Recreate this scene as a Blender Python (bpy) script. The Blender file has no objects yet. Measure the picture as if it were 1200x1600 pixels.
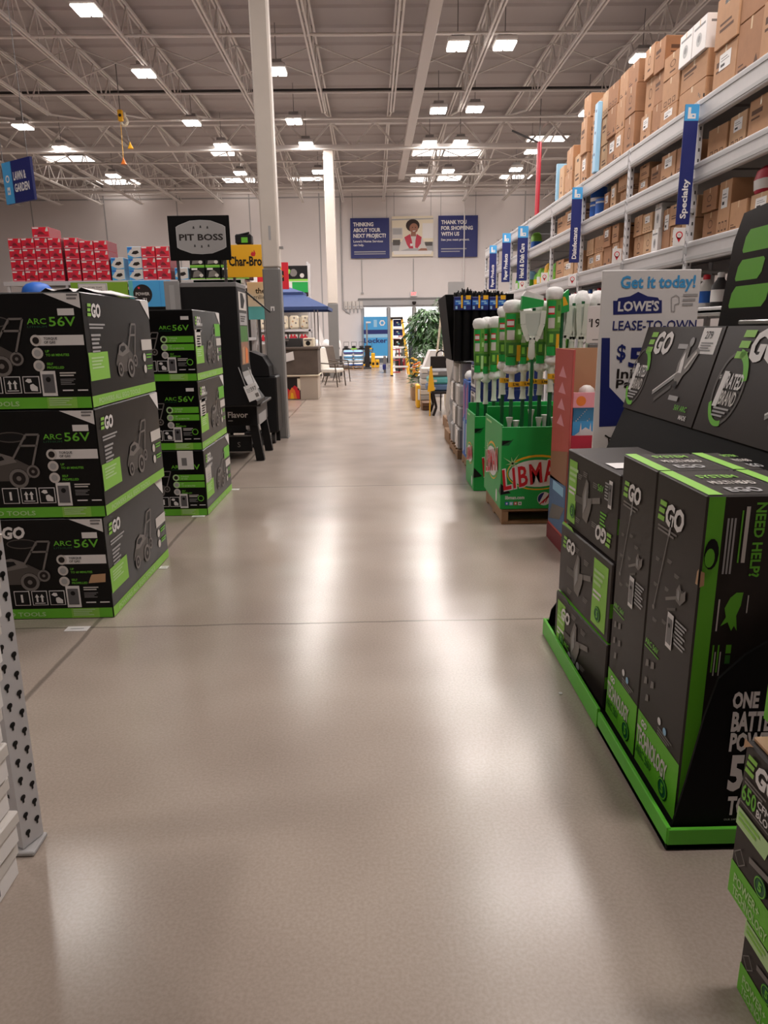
import bpy, math, random
from mathutils import Vector, Matrix
V = Vector
sc = bpy.context.scene
COL = sc.collection
random.seed(7)

# ---------------------------------------------------------------- camera
CAM_Z, FPX = 1.4, 1100.0
YAW, PITCH, ROLL = -0.0141014, 0.2528792, -0.014
cam_d = bpy.data.cameras.new('camera')
cam_d.sensor_fit = 'HORIZONTAL'; cam_d.sensor_width = 36.0; cam_d.lens = 36.0 * FPX / 1200.0
cam_d.clip_end = 200; cam_d.clip_start = 0.05
cam = bpy.data.objects.new('camera', cam_d); COL.objects.link(cam)
CAMR = Matrix.Rotation(YAW, 4, 'Z') @ Matrix.Rotation(math.pi/2 - PITCH, 4, 'X') @ Matrix.Rotation(ROLL, 4, 'Z')
cam.matrix_world = Matrix.Translation((0, 0, CAM_Z)) @ CAMR
sc.camera = cam

# ---------------------------------------------------------------- colour management, world
sc.view_settings.view_transform = 'Standard'
sc.view_settings.look = 'None'
sc.view_settings.gamma = 1.0
sc.view_settings.use_curve_mapping = False
sc.view_settings.exposure = 0.0
world = bpy.data.worlds.new('daylight'); sc.world = world
world.use_nodes = True
_wn = world.node_tree; _bg = _wn.nodes['Background']
_bg.inputs[0].default_value = (1.0, 0.95, 0.93, 1)
_tc = _wn.nodes.new('ShaderNodeTexCoord'); _sp = _wn.nodes.new('ShaderNodeSeparateXYZ'); _mr = _wn.nodes.new('ShaderNodeMapRange')
_wn.links.new(_tc.outputs['Generated'], _sp.inputs[0]); _wn.links.new(_sp.outputs[1], _mr.inputs[0])
_mr.inputs[1].default_value = 0.93; _mr.inputs[2].default_value = 0.985; _mr.inputs[3].default_value = 0.5; _mr.inputs[4].default_value = 2.6   # the sky is brightest beyond the entrance
_wn.links.new(_mr.outputs[0], _bg.inputs[1])
LAMP_W = 66.0          # watts of the high bay lamps over the near aisle
LAMP_FAR_W = 92.0     # watts of those over the far half of the shop
LAMP_COL = (1.0, 0.925, 0.885)

# ---------------------------------------------------------------- survey helpers (a sight line met with a plane of the shop)
def sight(px, py):
    d = CAMR.to_3x3() @ V(((px-600)/FPX, (800-py)/FPX, -1.0)); return d
def at(px, py, Y):
    d = sight(px, py); return V((0, 0, CAM_Z)) + d*(Y/d.y)
def atx(px, py, X):
    d = sight(px, py); return V((0, 0, CAM_Z)) + d*(X/d.x)

# ---------------------------------------------------------------- materials
def lin(c):
    return tuple((x/12.92 if x <= 0.04045 else ((x+0.055)/1.055)**2.4) for x in c)
def rgb(r, g, b): return lin((r/255, g/255, b/255))
MATS = {}
def material(name, col, rough=0.5, metal=0.0, emit=0.0, var=0.0, scale=30.0, bump=0.0, coat=0.0, trans=0.0):
    m = bpy.data.materials.new(name); m.use_nodes = True
    nt = m.node_tree; b = nt.nodes['Principled BSDF']
    c = rgb(*col)
    b.inputs['Base Color'].default_value = (*c, 1)
    b.inputs['Roughness'].default_value = rough
    b.inputs['Metallic'].default_value = metal
    if max(col) < 64 and rough > 0.24: b.inputs['Specular IOR Level'].default_value = 0.25
    if coat: b.inputs['Coat Weight'].default_value = coat; b.inputs['Coat Roughness'].default_value = 0.15
    if emit:
        b.inputs['Emission Color'].default_value = (*c, 1); b.inputs['Emission Strength'].default_value = emit
    if trans: b.inputs['Transmission Weight'].default_value = trans
    if var or bump:
        tc = nt.nodes.new('ShaderNodeTexCoord'); nz = nt.nodes.new('ShaderNodeTexNoise')
        nz.inputs['Scale'].default_value = scale; nz.inputs['Detail'].default_value = 3
        nt.links.new(tc.outputs['Object'], nz.inputs['Vector'])
        if var:
            mx = nt.nodes.new('ShaderNodeMix'); mx.data_type = 'RGBA'
            mx.inputs[6].default_value = (*[x*(1-var) for x in c], 1); mx.inputs[7].default_value = (*[min(1, x*(1+var)) for x in c], 1)
            nt.links.new(nz.outputs['Fac'], mx.inputs[0]); nt.links.new(mx.outputs[2], b.inputs['Base Color'])
        if bump:
            bp = nt.nodes.new('ShaderNodeBump'); bp.inputs['Strength'].default_value = bump; bp.inputs['Distance'].default_value = 0.01
            nt.links.new(nz.outputs['Fac'], bp.inputs['Height']); nt.links.new(bp.outputs[0], b.inputs['Normal'])
    MATS[name] = m
    return m
PALETTE = {
 'white': (226,222,220), 'black': (22,21,22), 'offwhite': (206,200,194), 'grey': (120,118,118), 'lightgrey': (168,166,166), 'darkgrey': (62,60,60),
 'green': (104,186,44), 'lime': (140,200,74), 'palegreen': (182,216,152), 'deepgreen': (18,92,50), 'red': (205,30,44), 'crimson': (186,36,62),
 'navy': (24,34,104), 'blue': (40,100,190), 'skyblue': (70,160,218), 'paleblue': (150,196,226), 'yellow': (238,178,28), 'orange': (226,120,40),
 'pink': (228,150,160), 'brown': (120,84,58), 'tan': (190,150,112), 'purple': (70,50,130), 'cream': (226,214,190), 'skin': (150,98,74), 'silver': (150,148,147),
 'ghost': (118,112,108), 'ghostdim': (78,72,68), 'teal': (90,170,170), 'sleevegreen': (104,160,62), 'sleevedark': (60,120,44), 'signgreen': (120,160,40), 'brightred': (214,30,52), 'clay': (150,104,80), 'sandgrey': (178,164,150), 'duct': (205,198,194), 'salmon': (190,84,78), 'ink': (40,34,32), 'wine': (120,30,40), 'hair': (52,36,30),
}
for k, c in PALETTE.items(): material(k, c, 0.5)
material('boxblack', (14,13,13), 0.30, var=0.06, scale=8, bump=0.02); MATS['boxblack'].node_tree.nodes['Principled BSDF'].inputs['Specular IOR Level'].default_value = 0.22
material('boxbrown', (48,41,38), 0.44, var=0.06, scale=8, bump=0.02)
material('panelblack', (12,11,11), 0.6); MATS['panelblack'].node_tree.nodes['Principled BSDF'].inputs['Specular IOR Level'].default_value = 0.12
material('glossblack', (30,29,31), 0.22)
material('traygreen', (92,190,46), 0.45, var=0.04, scale=10)
material('libgreen', (26,160,70), 0.45, var=0.04, scale=10)
material('wall_paint', (222,215,213), 0.75, var=0.04, scale=1.2, bump=0.02)
material('deck_paint', (168,160,158), 0.7, var=0.04, scale=1.5)
material('steel_paint', (222,216,212), 0.5)
material('column_white', (206,196,186), 0.5, var=0.05, scale=4)
material('column_grey', (120,118,116), 0.45, var=0.05, scale=4)
material('rackgrey', (190,186,186), 0.45, var=0.05, scale=12)
material('upright', (196,194,196), 0.45, var=0.04, scale=12)
material('card', (184,140,104), 0.8, var=0.12, scale=5, bump=0.03)
material('carddark', (164,118,84), 0.8, var=0.12, scale=5, bump=0.03)
material('cardlight', (200,162,126), 0.8, var=0.12, scale=5, bump=0.03)
material('cardprint', (96,66,48), 0.8)
material('tape', (206,176,132), 0.3)
material('wood', (150,116,84), 0.75, var=0.25, scale=9, bump=0.1)
material('woodgrey', (92,80,72), 0.6, var=0.3, scale=6, bump=0.05)
material('leaf', (58,98,44), 0.45, var=0.4, scale=5)
material('leafdark', (38,70,34), 0.45, var=0.4, scale=5)
material('bark', (96,76,58), 0.9, var=0.3, scale=20, bump=0.3)
material('plastic_wrap', (150,146,142), 0.15, coat=0.6, var=0.1, scale=6, bump=0.2)
material('mopwhite', (232,230,228), 0.85, var=0.06, scale=40, bump=0.4)
material('toolwhite', (212,218,206), 0.4)
material('greytoolwhite', (188,196,186), 0.35)
material('canopy', (54,74,122), 0.8, var=0.08, scale=20)
material('chairwhite', (214,208,198), 0.7, var=0.1, scale=20)
material('chairframe', (74,64,54), 0.5)
material('denim', (92,116,150), 0.85, var=0.1, scale=30)
material('chrome', (190,190,192), 0.2, metal=0.9)
material('redpipe', (150,26,40), 0.4)
material('lampglow', (255,248,240), 0.4, emit=14.0)
material('skylight', (255,246,238), 0.4, emit=3.2)
material('exitred', (240,90,96), 0.5, emit=1.2)
material('redglow', (250,60,70), 0.5, emit=1.0)
material('phonescreen', (96,94,96), 0.3)
material('outside_white', (250,250,252), 0.6)

def floor_material():
    m = bpy.data.materials.new('polished_concrete'); m.use_nodes = True
    nt = m.node_tree; N = nt.nodes; L = nt.links; b = N['Principled BSDF']
    tc = N.new('ShaderNodeTexCoord')
    def noise(scale, det):
        n = N.new('ShaderNodeTexNoise'); n.inputs['Scale'].default_value = scale; n.inputs['Detail'].default_value = det
        L.new(tc.outputs['Object'], n.inputs['Vector']); return n
    def ramp(n, p0, c0, p1, c1):
        r = N.new('ShaderNodeValToRGB'); e = r.color_ramp.elements
        e[0].position = p0; e[0].color = (*c0, 1); e[1].position = p1; e[1].color = (*c1, 1)
        L.new(n.outputs['Fac'], r.inputs['Fac']); return r
    def mixc(kind, fac, a, bb):
        x = N.new('ShaderNodeMix'); x.data_type = 'RGBA'; x.blend_type = kind; x.inputs[0].default_value = fac
        L.new(a, x.inputs[6]); L.new(bb, x.inputs[7]); return x.outputs[2]
    big = ramp(noise(1.3, 2), 0.1, rgb(143,128,117), 0.9, rgb(187,174,162))
    fine = ramp(noise(115, 4), 0.35, (0.87,0.86,0.85), 0.65, (1,1,1))
    c = mixc('MULTIPLY', 1, big.outputs[0], fine.outputs[0])
    # sawn control joints of the slab
    sx = N.new('ShaderNodeSeparateXYZ'); geo = N.new('ShaderNodeNewGeometry'); L.new(geo.outputs['Position'], sx.inputs[0])
    wob = noise(3, 3)
    def joint(sock, pos, half):
        s = N.new('ShaderNodeMath'); s.operation = 'SUBTRACT'; L.new(sock, s.inputs[0]); s.inputs[1].default_value = pos
        w = N.new('ShaderNodeMath'); w.operation = 'MULTIPLY_ADD'; L.new(wob.outputs['Fac'], w.inputs[0]); w.inputs[1].default_value = 0.03; L.new(s.outputs[0], w.inputs[2])
        a = N.new('ShaderNodeMath'); a.operation = 'ABSOLUTE'; L.new(w.outputs[0], a.inputs[0])
        d = N.new('ShaderNodeMapRange'); d.inputs[1].default_value = half*0.4; d.inputs[2].default_value = half; d.inputs[3].default_value = 0.55; d.inputs[4].default_value = 1.0
        L.new(a.outputs[0], d.inputs[0]); return d.outputs[0]
    for sock, pos, half in ((sx.outputs[1], 3.26, 0.009), (sx.outputs[1], 6.42, 0.012), (sx.outputs[1], 12.7, 0.02), (sx.outputs[1], 19.0, 0.03), (sx.outputs[0], -1.385, 0.016)):
        c = mixc('MULTIPLY', 1, c, joint(sock, pos, half))
    L.new(c, b.inputs['Base Color'])
    rr = N.new('ShaderNodeMapRange'); rr.inputs[3].default_value = 0.17; rr.inputs[4].default_value = 0.30
    L.new(noise(1.5, 2).outputs['Fac'], rr.inputs[0]); L.new(rr.outputs[0], b.inputs['Roughness'])
    bp = N.new('ShaderNodeBump'); bp.inputs['Strength'].default_value = 0.05; bp.inputs['Distance'].default_value = 0.002
    L.new(noise(60, 3).outputs['Fac'], bp.inputs['Height']); L.new(bp.outputs[0], b.inputs['Normal'])
    b.inputs['Specular IOR Level'].default_value = 0.42
    MATS['floor'] = m
floor_material()

# ---------------------------------------------------------------- mesh builder
EPS = 0.0012
LOCAL = {}
def frame(o, u, v):
    u = V(u).normalized(); v = V(v); v = (v - u*v.dot(u)).normalized()
    return (V(o), u, v, u.cross(v))
_TXT = {}
def text_geo(s, bold=0.0, shear=0.0, space=1.0):
    key = (s, bold, shear, space)
    if key not in _TXT:
        cu = bpy.data.curves.new('t', 'FONT'); cu.body = s; cu.resolution_u = 2; cu.offset = bold; cu.shear = shear; cu.space_character = space
        ob = bpy.data.objects.new('t', cu)
        me = ob.to_mesh()
        vs = [(v.co.x, v.co.y) for v in me.vertices]; fs = [tuple(p.vertices) for p in me.polygons]
        ob.to_mesh_clear(); bpy.data.objects.remove(ob); bpy.data.curves.remove(cu)
        xs = [a for a, _ in vs] or [0, 1]
        _TXT[key] = (vs, fs, min(xs), max(xs))
    return _TXT[key]

class MB:
    def __init__(s, M=None):
        s.v = []; s.f = []; s.mi = []; s.sl = []; s.sm = []; s.M = M
    def idx(s, m):
        if m not in s.sl: s.sl.append(m)
        return s.sl.index(m)
    def raw(s, vs, fs, mat, smooth=False):
        n = len(s.v); i = s.idx(mat)
        s.v += [V(p) if s.M is None else s.M @ V(p) for p in vs]
        for f in fs: s.f.append(tuple(n+k for k in f)); s.mi.append(i); s.sm.append(smooth)
    def poly(s, pts, mat): s.raw(pts, [tuple(range(len(pts)))], mat)
    def box(s, x0, y0, z0, x1, y1, z1, mat, b=0.0, mats=None):
        lo = (min(x0,x1), min(y0,y1), min(z0,z1)); hi = (max(x0,x1), max(y0,y1), max(z0,z1))
        c = [(lo[k]+hi[k])/2 for k in range(3)]; h = [(hi[k]-lo[k])/2 for k in range(3)]
        b = min(b, min(h)*0.49)
        if b <= 0:
            P = [(lo[0] if i & 1 == 0 else hi[0], lo[1] if i & 2 == 0 else hi[1], lo[2] if i & 4 == 0 else hi[2]) for i in range(8)]
            s.raw(P, [(0,2,3,1), (4,5,7,6), (0,1,5,4), (2,6,7,3), (0,4,6,2), (1,3,7,5)], mat); return
        P = []; ix = {}
        for sx in (-1, 1):
            for sy in (-1, 1):
                for sz in (-1, 1):
                    sg = (sx, sy, sz)
                    for a in range(3):
                        ix[sg, a] = len(P)
                        P.append(V([c[k] + sg[k]*(h[k] if k == a else h[k]-b) for k in range(3)]))
        F = []
        for a in range(3):
            o = [k for k in range(3) if k != a]
            for sg in (-1, 1):
                q = []
                for p, r in ((-1,-1), (1,-1), (1,1), (-1,1)):
                    t = [0,0,0]; t[a] = sg; t[o[0]] = p; t[o[1]] = r; q.append(ix[tuple(t), a])
                F.append(q)
            for p in (-1, 1):
                for r in (-1, 1):
                    t0 = [0,0,0]; t0[a] = -1; t0[o[0]] = p; t0[o[1]] = r; t1 = list(t0); t1[a] = 1
                    F.append([ix[tuple(t0), o[0]], ix[tuple(t1), o[0]], ix[tuple(t1), o[1]], ix[tuple(t0), o[1]]])
        for sx in (-1, 1):
            for sy in (-1, 1):
                for sz in (-1, 1): F.append([ix[(sx,sy,sz), a] for a in range(3)])
        cc = V(c); G = []
        for f in F:
            n = (P[f[1]]-P[f[0]]).cross(P[f[2]]-P[f[0]]); m = sum((P[k] for k in f), V())/len(f) - cc
            G.append(tuple(f) if n.dot(m) > 0 else tuple(reversed(f)))
        s.raw(P, G, mat)
    def cyl(s, p0, p1, r, mat, n=8, r1=None, cap=True, smooth=True):
        p0, p1 = V(p0), V(p1); r1 = r if r1 is None else r1
        d = (p1-p0).normalized(); a = d.orthogonal().normalized(); b = d.cross(a)
        P = []
        for p, q in ((p0, r), (p1, r1)):
            for i in range(n):
                t = 2*math.pi*i/n; P.append(p + (a*math.cos(t) + b*math.sin(t))*q)
        s.raw(P, [(i, (i+1) % n, n+(i+1) % n, n+i) for i in range(n)], mat, smooth)
        if cap: s.raw(P, [tuple(reversed(range(n))), tuple(range(n, 2*n))], mat)
    def tube(s, pts, r, mat, n=6):
        for i in range(len(pts)-1): s.cyl(pts[i], pts[i+1], r, mat, n)
    def bar(s, p0, p1, w, h, mat, up=(0,0,1)):
        p0, p1 = V(p0), V(p1); d = (p1-p0).normalized(); up = V(up)
        a = d.cross(up); a = d.orthogonal().normalized() if a.length < 1e-4 else a.normalized(); b = a.cross(d)
        P = [p + a*(i*w/2) + b*(j*h/2) for p in (p0, p1) for i, j in ((-1,-1), (1,-1), (1,1), (-1,1))]
        s.raw(P, [(0,1,5,4), (1,2,6,5), (2,3,7,6), (3,0,4,7), (3,2,1,0), (4,5,6,7)], mat)
    def lathe(s, prof, mat, n=12, o=(0,0,0), wob=0.0, sq=1.0):
        o = V(o); P = []
        for r, z in prof:
            for i in range(n):
                t = 2*math.pi*i/n; k = r*(1+wob*math.sin(3*t+z*40)+wob*0.7*math.sin(5*t-z*70)); P.append(o + V((math.cos(t)*k, math.sin(t)*k*sq, z)))
        F = []
        for j in range(len(prof)-1):
            for i in range(n): F.append((j*n+i, j*n+(i+1) % n, (j+1)*n+(i+1) % n, (j+1)*n+i))
        s.raw(P, F, mat, True)
        s.raw(P[:n], [tuple(reversed(range(n)))], mat); s.raw(P[-n:], [tuple(range(n))], mat)
    def prism(s, F, pts, depth, mat):
        # outline in the frame's u/v, pushed back by depth against its normal
        o, u, v, n = F; k = len(pts)
        ar = sum(pts[i][0]*pts[(i+1) % k][1] - pts[(i+1) % k][0]*pts[i][1] for i in range(k))
        if ar < 0: pts = pts[::-1]
        A = [o+u*x+v*y for x, y in pts]; B = [p-n*depth for p in A]
        s.raw(A+B, [tuple(range(k)), tuple(reversed(range(k, 2*k)))] + [(i, k+i, k+(i+1) % k, (i+1) % k) for i in range(k)], mat)
    # ---- flat printing on a face
    def pp(s, F, x, y, k): return F[0] + F[1]*x + F[2]*y + F[3]*(EPS*k)
    def pl(s, F, pts, mat, k=1): s.poly([s.pp(F, x, y, k) for x, y in pts], mat)
    def rect(s, F, x0, y0, x1, y1, mat, k=1): s.pl(F, ((x0,y0), (x1,y0), (x1,y1), (x0,y1)), mat, k)
    def disc(s, F, x, y, r, mat, k=1, n=16, ry=None):
        ry = r if ry is None else ry
        s.pl(F, [(x+r*math.cos(2*math.pi*i/n), y+ry*math.sin(2*math.pi*i/n)) for i in range(n)], mat, k)
    def ring(s, F, x, y, r, w, mat, k=1, n=20, ry=None, a0=0, a1=2*math.pi):
        ry = r if ry is None else ry; P = []
        for i in range(n+1):
            t = a0+(a1-a0)*i/n
            P += [s.pp(F, x+r*math.cos(t), y+ry*math.sin(t), k), s.pp(F, x+(r-w)*math.cos(t), y+(ry-w)*math.sin(t), k)]
        s.raw(P, [(2*i, 2*i+2, 2*i+3, 2*i+1) for i in range(n)], mat)
    def stroke(s, F, pts, w, mat, k=1):
        for (x0,y0), (x1,y1) in zip(pts[:-1], pts[1:]):
            d = V((x1-x0, y1-y0)); d = d.normalized() if d.length else V((1,0)); a, b = -d.y*w/2, d.x*w/2
            s.pl(F, ((x0-a,y0-b), (x1-a,y1-b), (x1+a,y1+b), (x0+a,y0+b)), mat, k)
    def text(s, F, t, x, y, h, mat, k=2, w=None, bold=0.0, shear=0.0, al='l', rot=0.0, space=1.0):
        vs, fs, a, b = text_geo(t, bold, shear, space)
        sy = h/0.72; sxx = sy if w is None else w/max(1e-5, b-a)
        ww = (b-a)*sxx; ox = x - (ww/2 if al == 'c' else ww if al == 'r' else 0)
        cr, sr = math.cos(rot), math.sin(rot); P = []
        for p, q in vs:
            lx, ly = ox+(p-a)*sxx - x, q*sy
            P.append(s.pp(F, x+lx*cr-ly*sr, y+lx*sr+ly*cr, k))
        s.raw(P, fs, mat)
    def mesh(s, name, off=None):
        me = bpy.data.meshes.new(name)
        vs = s.v if off is None else [off @ p for p in s.v]
        me.from_pydata(vs, [], s.f)
        for m in s.sl: me.materials.append(MATS[m])
        me.polygons.foreach_set('material_index', s.mi); me.polygons.foreach_set('use_smooth', s.sm)
        me.update(); return me
    def base(s):
        xs, ys, zs = zip(*s.v); return V(((min(xs)+max(xs))/2, (min(ys)+max(ys))/2, min(zs)))
    def build(s, name, parent=None):
        if parent is not None:
            L = LOCAL[parent]; o = bpy.data.objects.new(name, s.mesh(name, L.inverted())); COL.objects.link(o)
            o.parent = parent; LOCAL[o] = L; return o
        b = s.base(); T = Matrix.Translation(b)
        o = bpy.data.objects.new(name, s.mesh(name, T.inverted())); COL.objects.link(o); o.location = b; LOCAL[o] = T
        return o
def tag(o, label=None, cat=None, group=None, kind=None):
    if label: o['label'] = label
    if cat: o['category'] = cat
    if group: o['group'] = group
    if kind: o['kind'] = kind
    return o
def empty(name, loc, label, cat, group=None, rz=0.0):
    o = bpy.data.objects.new(name, None); COL.objects.link(o); o.location = loc; o.rotation_euler = (0,0,rz); o.empty_display_size = 0.1
    LOCAL[o] = Matrix.Translation(V(loc)) @ Matrix.Rotation(rz, 4, 'Z')
    return tag(o, label, cat, group)
def struct(m, name): return tag(m.build(name), kind='structure')
KIDS = {}
def copy_tree(o, parent=None):
    c = o.copy(); COL.objects.link(c)
    if parent is not None: c.parent = parent
    for ch in [x for x in LOCAL_CH(o)]: copy_tree(ch, c)
    return c
def LOCAL_CH(o): return list(o.children)
UX, UY, UZ = V((1,0,0)), V((0,1,0)), V((0,0,1))
def front(x, y, z): return frame((x,y,z), (1,0,0), (0,0,1))        # faces the camera side (-Y)
def west(x, y, z): return frame((x,y,z), (0,-1,0), (0,0,1))        # faces -X, u runs towards the camera
def east(x, y, z): return frame((x,y,z), (0,1,0), (0,0,1))         # faces +X, u runs away
ORD = ['lowest','second','third','fourth','fifth','sixth','seventh','eighth','ninth','tenth']
# ================================================================ SETTING
EW = 31.6                                        # end wall
m = MB(); m.poly([(-22,-6,0), (14,-6,0), (14,EW,0), (-22,EW,0)], 'floor'); struct(m, 'floor')
# ribbed steel deck
m = MB(); P = []; y = -6.0
while y < EW:
    for dy, dz in ((0,7.34), (0.52,7.34), (0.58,7.305), (0.84,7.305), (0.90,7.34)): P.append((y+dy, dz))
    y += 0.90
P = [p for i, p in enumerate(P) if i == 0 or p[0] > P[i-1][0]+1e-6]
vs = [(x, a, b) for a, b in P for x in (-22, 14)]
m.raw(vs, [(2*i, 2*i+1, 2*i+3, 2*i+2) for i in range(len(P)-1)], 'deck_paint'); struct(m, 'ceiling')
# end wall with the entrance opening (x -0.42 .. 4.6, to z 2.4)
DX0, DX1, DZ = -0.42, 4.6, 2.42
m = MB()
m.box(-22,EW,0, DX0,EW+0.3,7.34, 'wall_paint'); m.box(DX1,EW,0, 14,EW+0.3,7.34, 'wall_paint'); m.box(DX0,EW,DZ, DX1,EW+0.3,7.34, 'wall_paint')
for x in (-17,-14,-11,-8,-5,-2.1,6.5,9): m.box(x,EW-0.012,0, x+0.05,EW,7.3, 'lightgrey')
m.box(-22,EW-0.02,6.75, 14,EW,6.8, 'lightgrey'); m.box(-22,EW-0.05,6.92, 14,EW,7.05, 'steel_paint')
struct(m, 'wall_back')
m = MB(); m.box(13.9,-6,0, 14.1,EW,7.34, 'wall_paint'); struct(m, 'wall_right')
m = MB(); m.box(-22.1,-6,0, -22,EW,7.34, 'wall_paint'); struct(m, 'wall_left')
m = MB(); m.box(-22,-6.1,0, 14,-6,7.34, 'wall_paint'); struct(m, 'wall_front')
# joists along the shop
def joist(x, y0, y1, n):
    m = MB(); zt, zb = 7.2, 6.52
    for dx in (-0.035, 0.035):
        m.box(x+dx-0.018,y0,zt-0.05, x+dx+0.018,y1,zt, 'steel_paint')
        m.box(x+dx-0.018,y0+2.9 if y0 > 0 else y0+0.6,zb, x+dx+0.018,y1-2.9,zb+0.05, 'steel_paint')
    a, b = y0+2.9 if y0 > 0 else y0+0.6, y1-2.9; st = (b-a)/n
    for i in range(n):
        p, q, r = (x,a+i*st,zb+0.03), (x,a+(i+0.5)*st,zt-0.03), (x,a+(i+1)*st,zb+0.03)
        m.cyl(p, q, 0.018, 'steel_paint', 5); m.cyl(q, r, 0.018, 'steel_paint', 5)
        m.cyl((x,a+(i+0.5)*st,zb+0.03), q, 0.012, 'steel_paint', 4)
    m.bar((x,a,zb+0.03), (x,y0+0.1,zt-0.05), 0.035, 0.035, 'steel_paint'); m.bar((x,b,zb+0.03), (x,y1-0.1,zt-0.05), 0.035, 0.035, 'steel_paint')
    struct(m, 'roof_joist')
for i in range(-11, 7):
    x = -1.06+1.655*i
    joist(x, 9.6, 21.9, 7); joist(x, 22.1, EW+2.6, 6)
for y in (9.5, 22.0):                            # girders on the columns
    m = MB()
    m.box(-22,y-0.09,7.05, 14,y+0.09,7.2, 'steel_paint'); m.box(-22,y-0.09,6.38, 14,y+0.09,6.5, 'steel_paint')
    x = -21.5
    while x < 13:
        m.bar((x,y,6.45), (x+0.62,y,7.1), 0.05, 0.05, 'steel_paint', up=(0,1,0)); m.bar((x+0.62,y,7.1), (x+1.24,y,6.45), 0.05, 0.05, 'steel_paint', up=(0,1,0)); x += 1.24
    struct(m, 'roof_girder')
for y, z, r, mt in ((12.9,7.1,0.02,'steel_paint'), (14.4,6.56,0.022,'steel_paint'), (16.0,7.12,0.03,'steel_paint'), (17.6,6.56,0.022,'steel_paint'), (18.6,6.9,0.035,'darkgrey'),
                    (19.6,6.56,0.03,'steel_paint'), (24.2,6.56,0.03,'steel_paint'), (26.4,6.56,0.03,'steel_paint'), (28.2,6.56,0.025,'steel_paint'), (29.6,6.7,0.05,'steel_paint')):
    m = MB(); m.cyl((-22,y,z), (14,y,z), r, mt, 6); struct(m, 'ceiling_pipe')
m = MB()                                          # cross bridging between joists
for i in range(-6, 4):
    x = -1.06+1.655*i
    for y in (12.9, 16.6, 25.2, 28.4):
        m.cyl((x,y,6.56), (x+1.655,y,7.15), 0.014, 'steel_paint', 5); m.cyl((x,y,7.15), (x+1.655,y,6.56), 0.014, 'steel_paint', 5)
struct(m, 'joist_bridging')
m = MB(); m.box(1.02,9.6,6.44, 1.24,26.5,6.58, 'duct', 0.01); struct(m, 'ceiling_duct')
# columns
def column(x0, x1, y, zt, zpaint, plate):
    w = x1-x0; m = MB()
    m.box(x0,y,zpaint, x1,y+w,zt, 'column_white', 0.02); m.box(x0-0.004,y-0.004,0, x1+0.004,y+w+0.004,zpaint, 'column_grey', 0.02)
    m.box(x0-0.01,y-0.01,0, x1+0.01,y+w+0.01,0.012, 'grey')
    if plate:
        m.rect(front((x0+x1)/2-0.03,y-0.005,1.66), 0,0,0.05,0.055, 'white', 1); m.rect(front((x0+x1)/2-0.015,y-0.005,1.66), 0,0,0.02,0.035, 'grey', 2)
        m.rect(front((x0+x1)/2-0.01,y-0.0,2.52), 0,0,0.03,0.17, 'lightgrey', 1)
        m.box(x1,y+0.05,2.42, x1+0.05,y+0.09,2.45, 'silver')
    struct(m, 'column')
column(-1.375, -1.155, 9.5, 7.06, 2.19, True)
column(-1.285, -0.995, 22.0, 6.4, 2.19, False)
# entrance: frames, glass, sky outside
m = MB()
for x in (DX0, 0.72, 1.83, 2.95, 4.5): m.box(x,EW-0.03,0, x+0.09,EW+0.1,DZ, 'lightgrey', 0.005)
m.box(DX0-0.12,EW-0.06,DZ, DX1+0.1,EW,DZ+0.24, 'lightgrey', 0.01); m.box(DX0-0.12,EW-0.09,DZ+0.24, DX1+0.1,EW,DZ+0.31, 'grey')
m.box(DX0,EW,DZ-0.07, DX1,EW+0.08,DZ, 'lightgrey')
d1 = struct(m, 'door_1')
for x0, x1 in ((-0.33,0.72), (0.81,1.83), (1.92,2.95), (3.04,4.5)):
    m = MB(); m.box(x0,EW+0.03,0, x0+0.05,EW+0.07,DZ-0.08, 'silver'); m.box(x1-0.05,EW+0.03,0, x1,EW+0.07,DZ-0.08, 'silver'); m.box(x0,EW+0.03,0, x1,EW+0.07,0.22, 'silver'); m.build('door_leaf', d1)
m = MB(); m.poly([(-14,EW+0.3,-0.02), (18,EW+0.3,-0.02), (18,EW+30,-0.02), (-14,EW+30,-0.02)], 'outside_white'); struct(m, 'forecourt')
# glass panes of the doors
g = bpy.data.materials.new('glass'); g.use_nodes = True
gn = g.node_tree; gn.nodes.remove(gn.nodes['Principled BSDF'])
t = gn.nodes.new('ShaderNodeBsdfTransparent'); gl = gn.nodes.new('ShaderNodeBsdfGlossy'); gl.inputs['Roughness'].default_value = 0.03
mxs = gn.nodes.new('ShaderNodeMixShader'); mxs.inputs[0].default_value = 0.08
gn.links.new(t.outputs[0], mxs.inputs[1]); gn.links.new(gl.outputs[0], mxs.inputs[2]); gn.links.new(mxs.outputs[0], gn.nodes['Material Output'].inputs[0]); MATS['glass'] = g
for x0, x1 in ((-0.28,0.67), (0.86,1.78), (1.97,2.90), (3.09,4.45)):
    m = MB(); m.box(x0,EW+0.045,0.22, x1,EW+0.053,DZ-0.08, 'glass'); m.build('glass_pane', d1)
# sun on the forecourt
sun_d = bpy.data.lights.new('sun', 'SUN'); sun_d.energy = 3.2; sun_d.angle = 0.02; sun_d.color = (1, 0.96, 0.9)
sun = bpy.data.objects.new('sun', sun_d); COL.objects.link(sun); sun.rotation_euler = (math.radians(-38), math.radians(12), 0); sun.location = (0, 45, 20)

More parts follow.
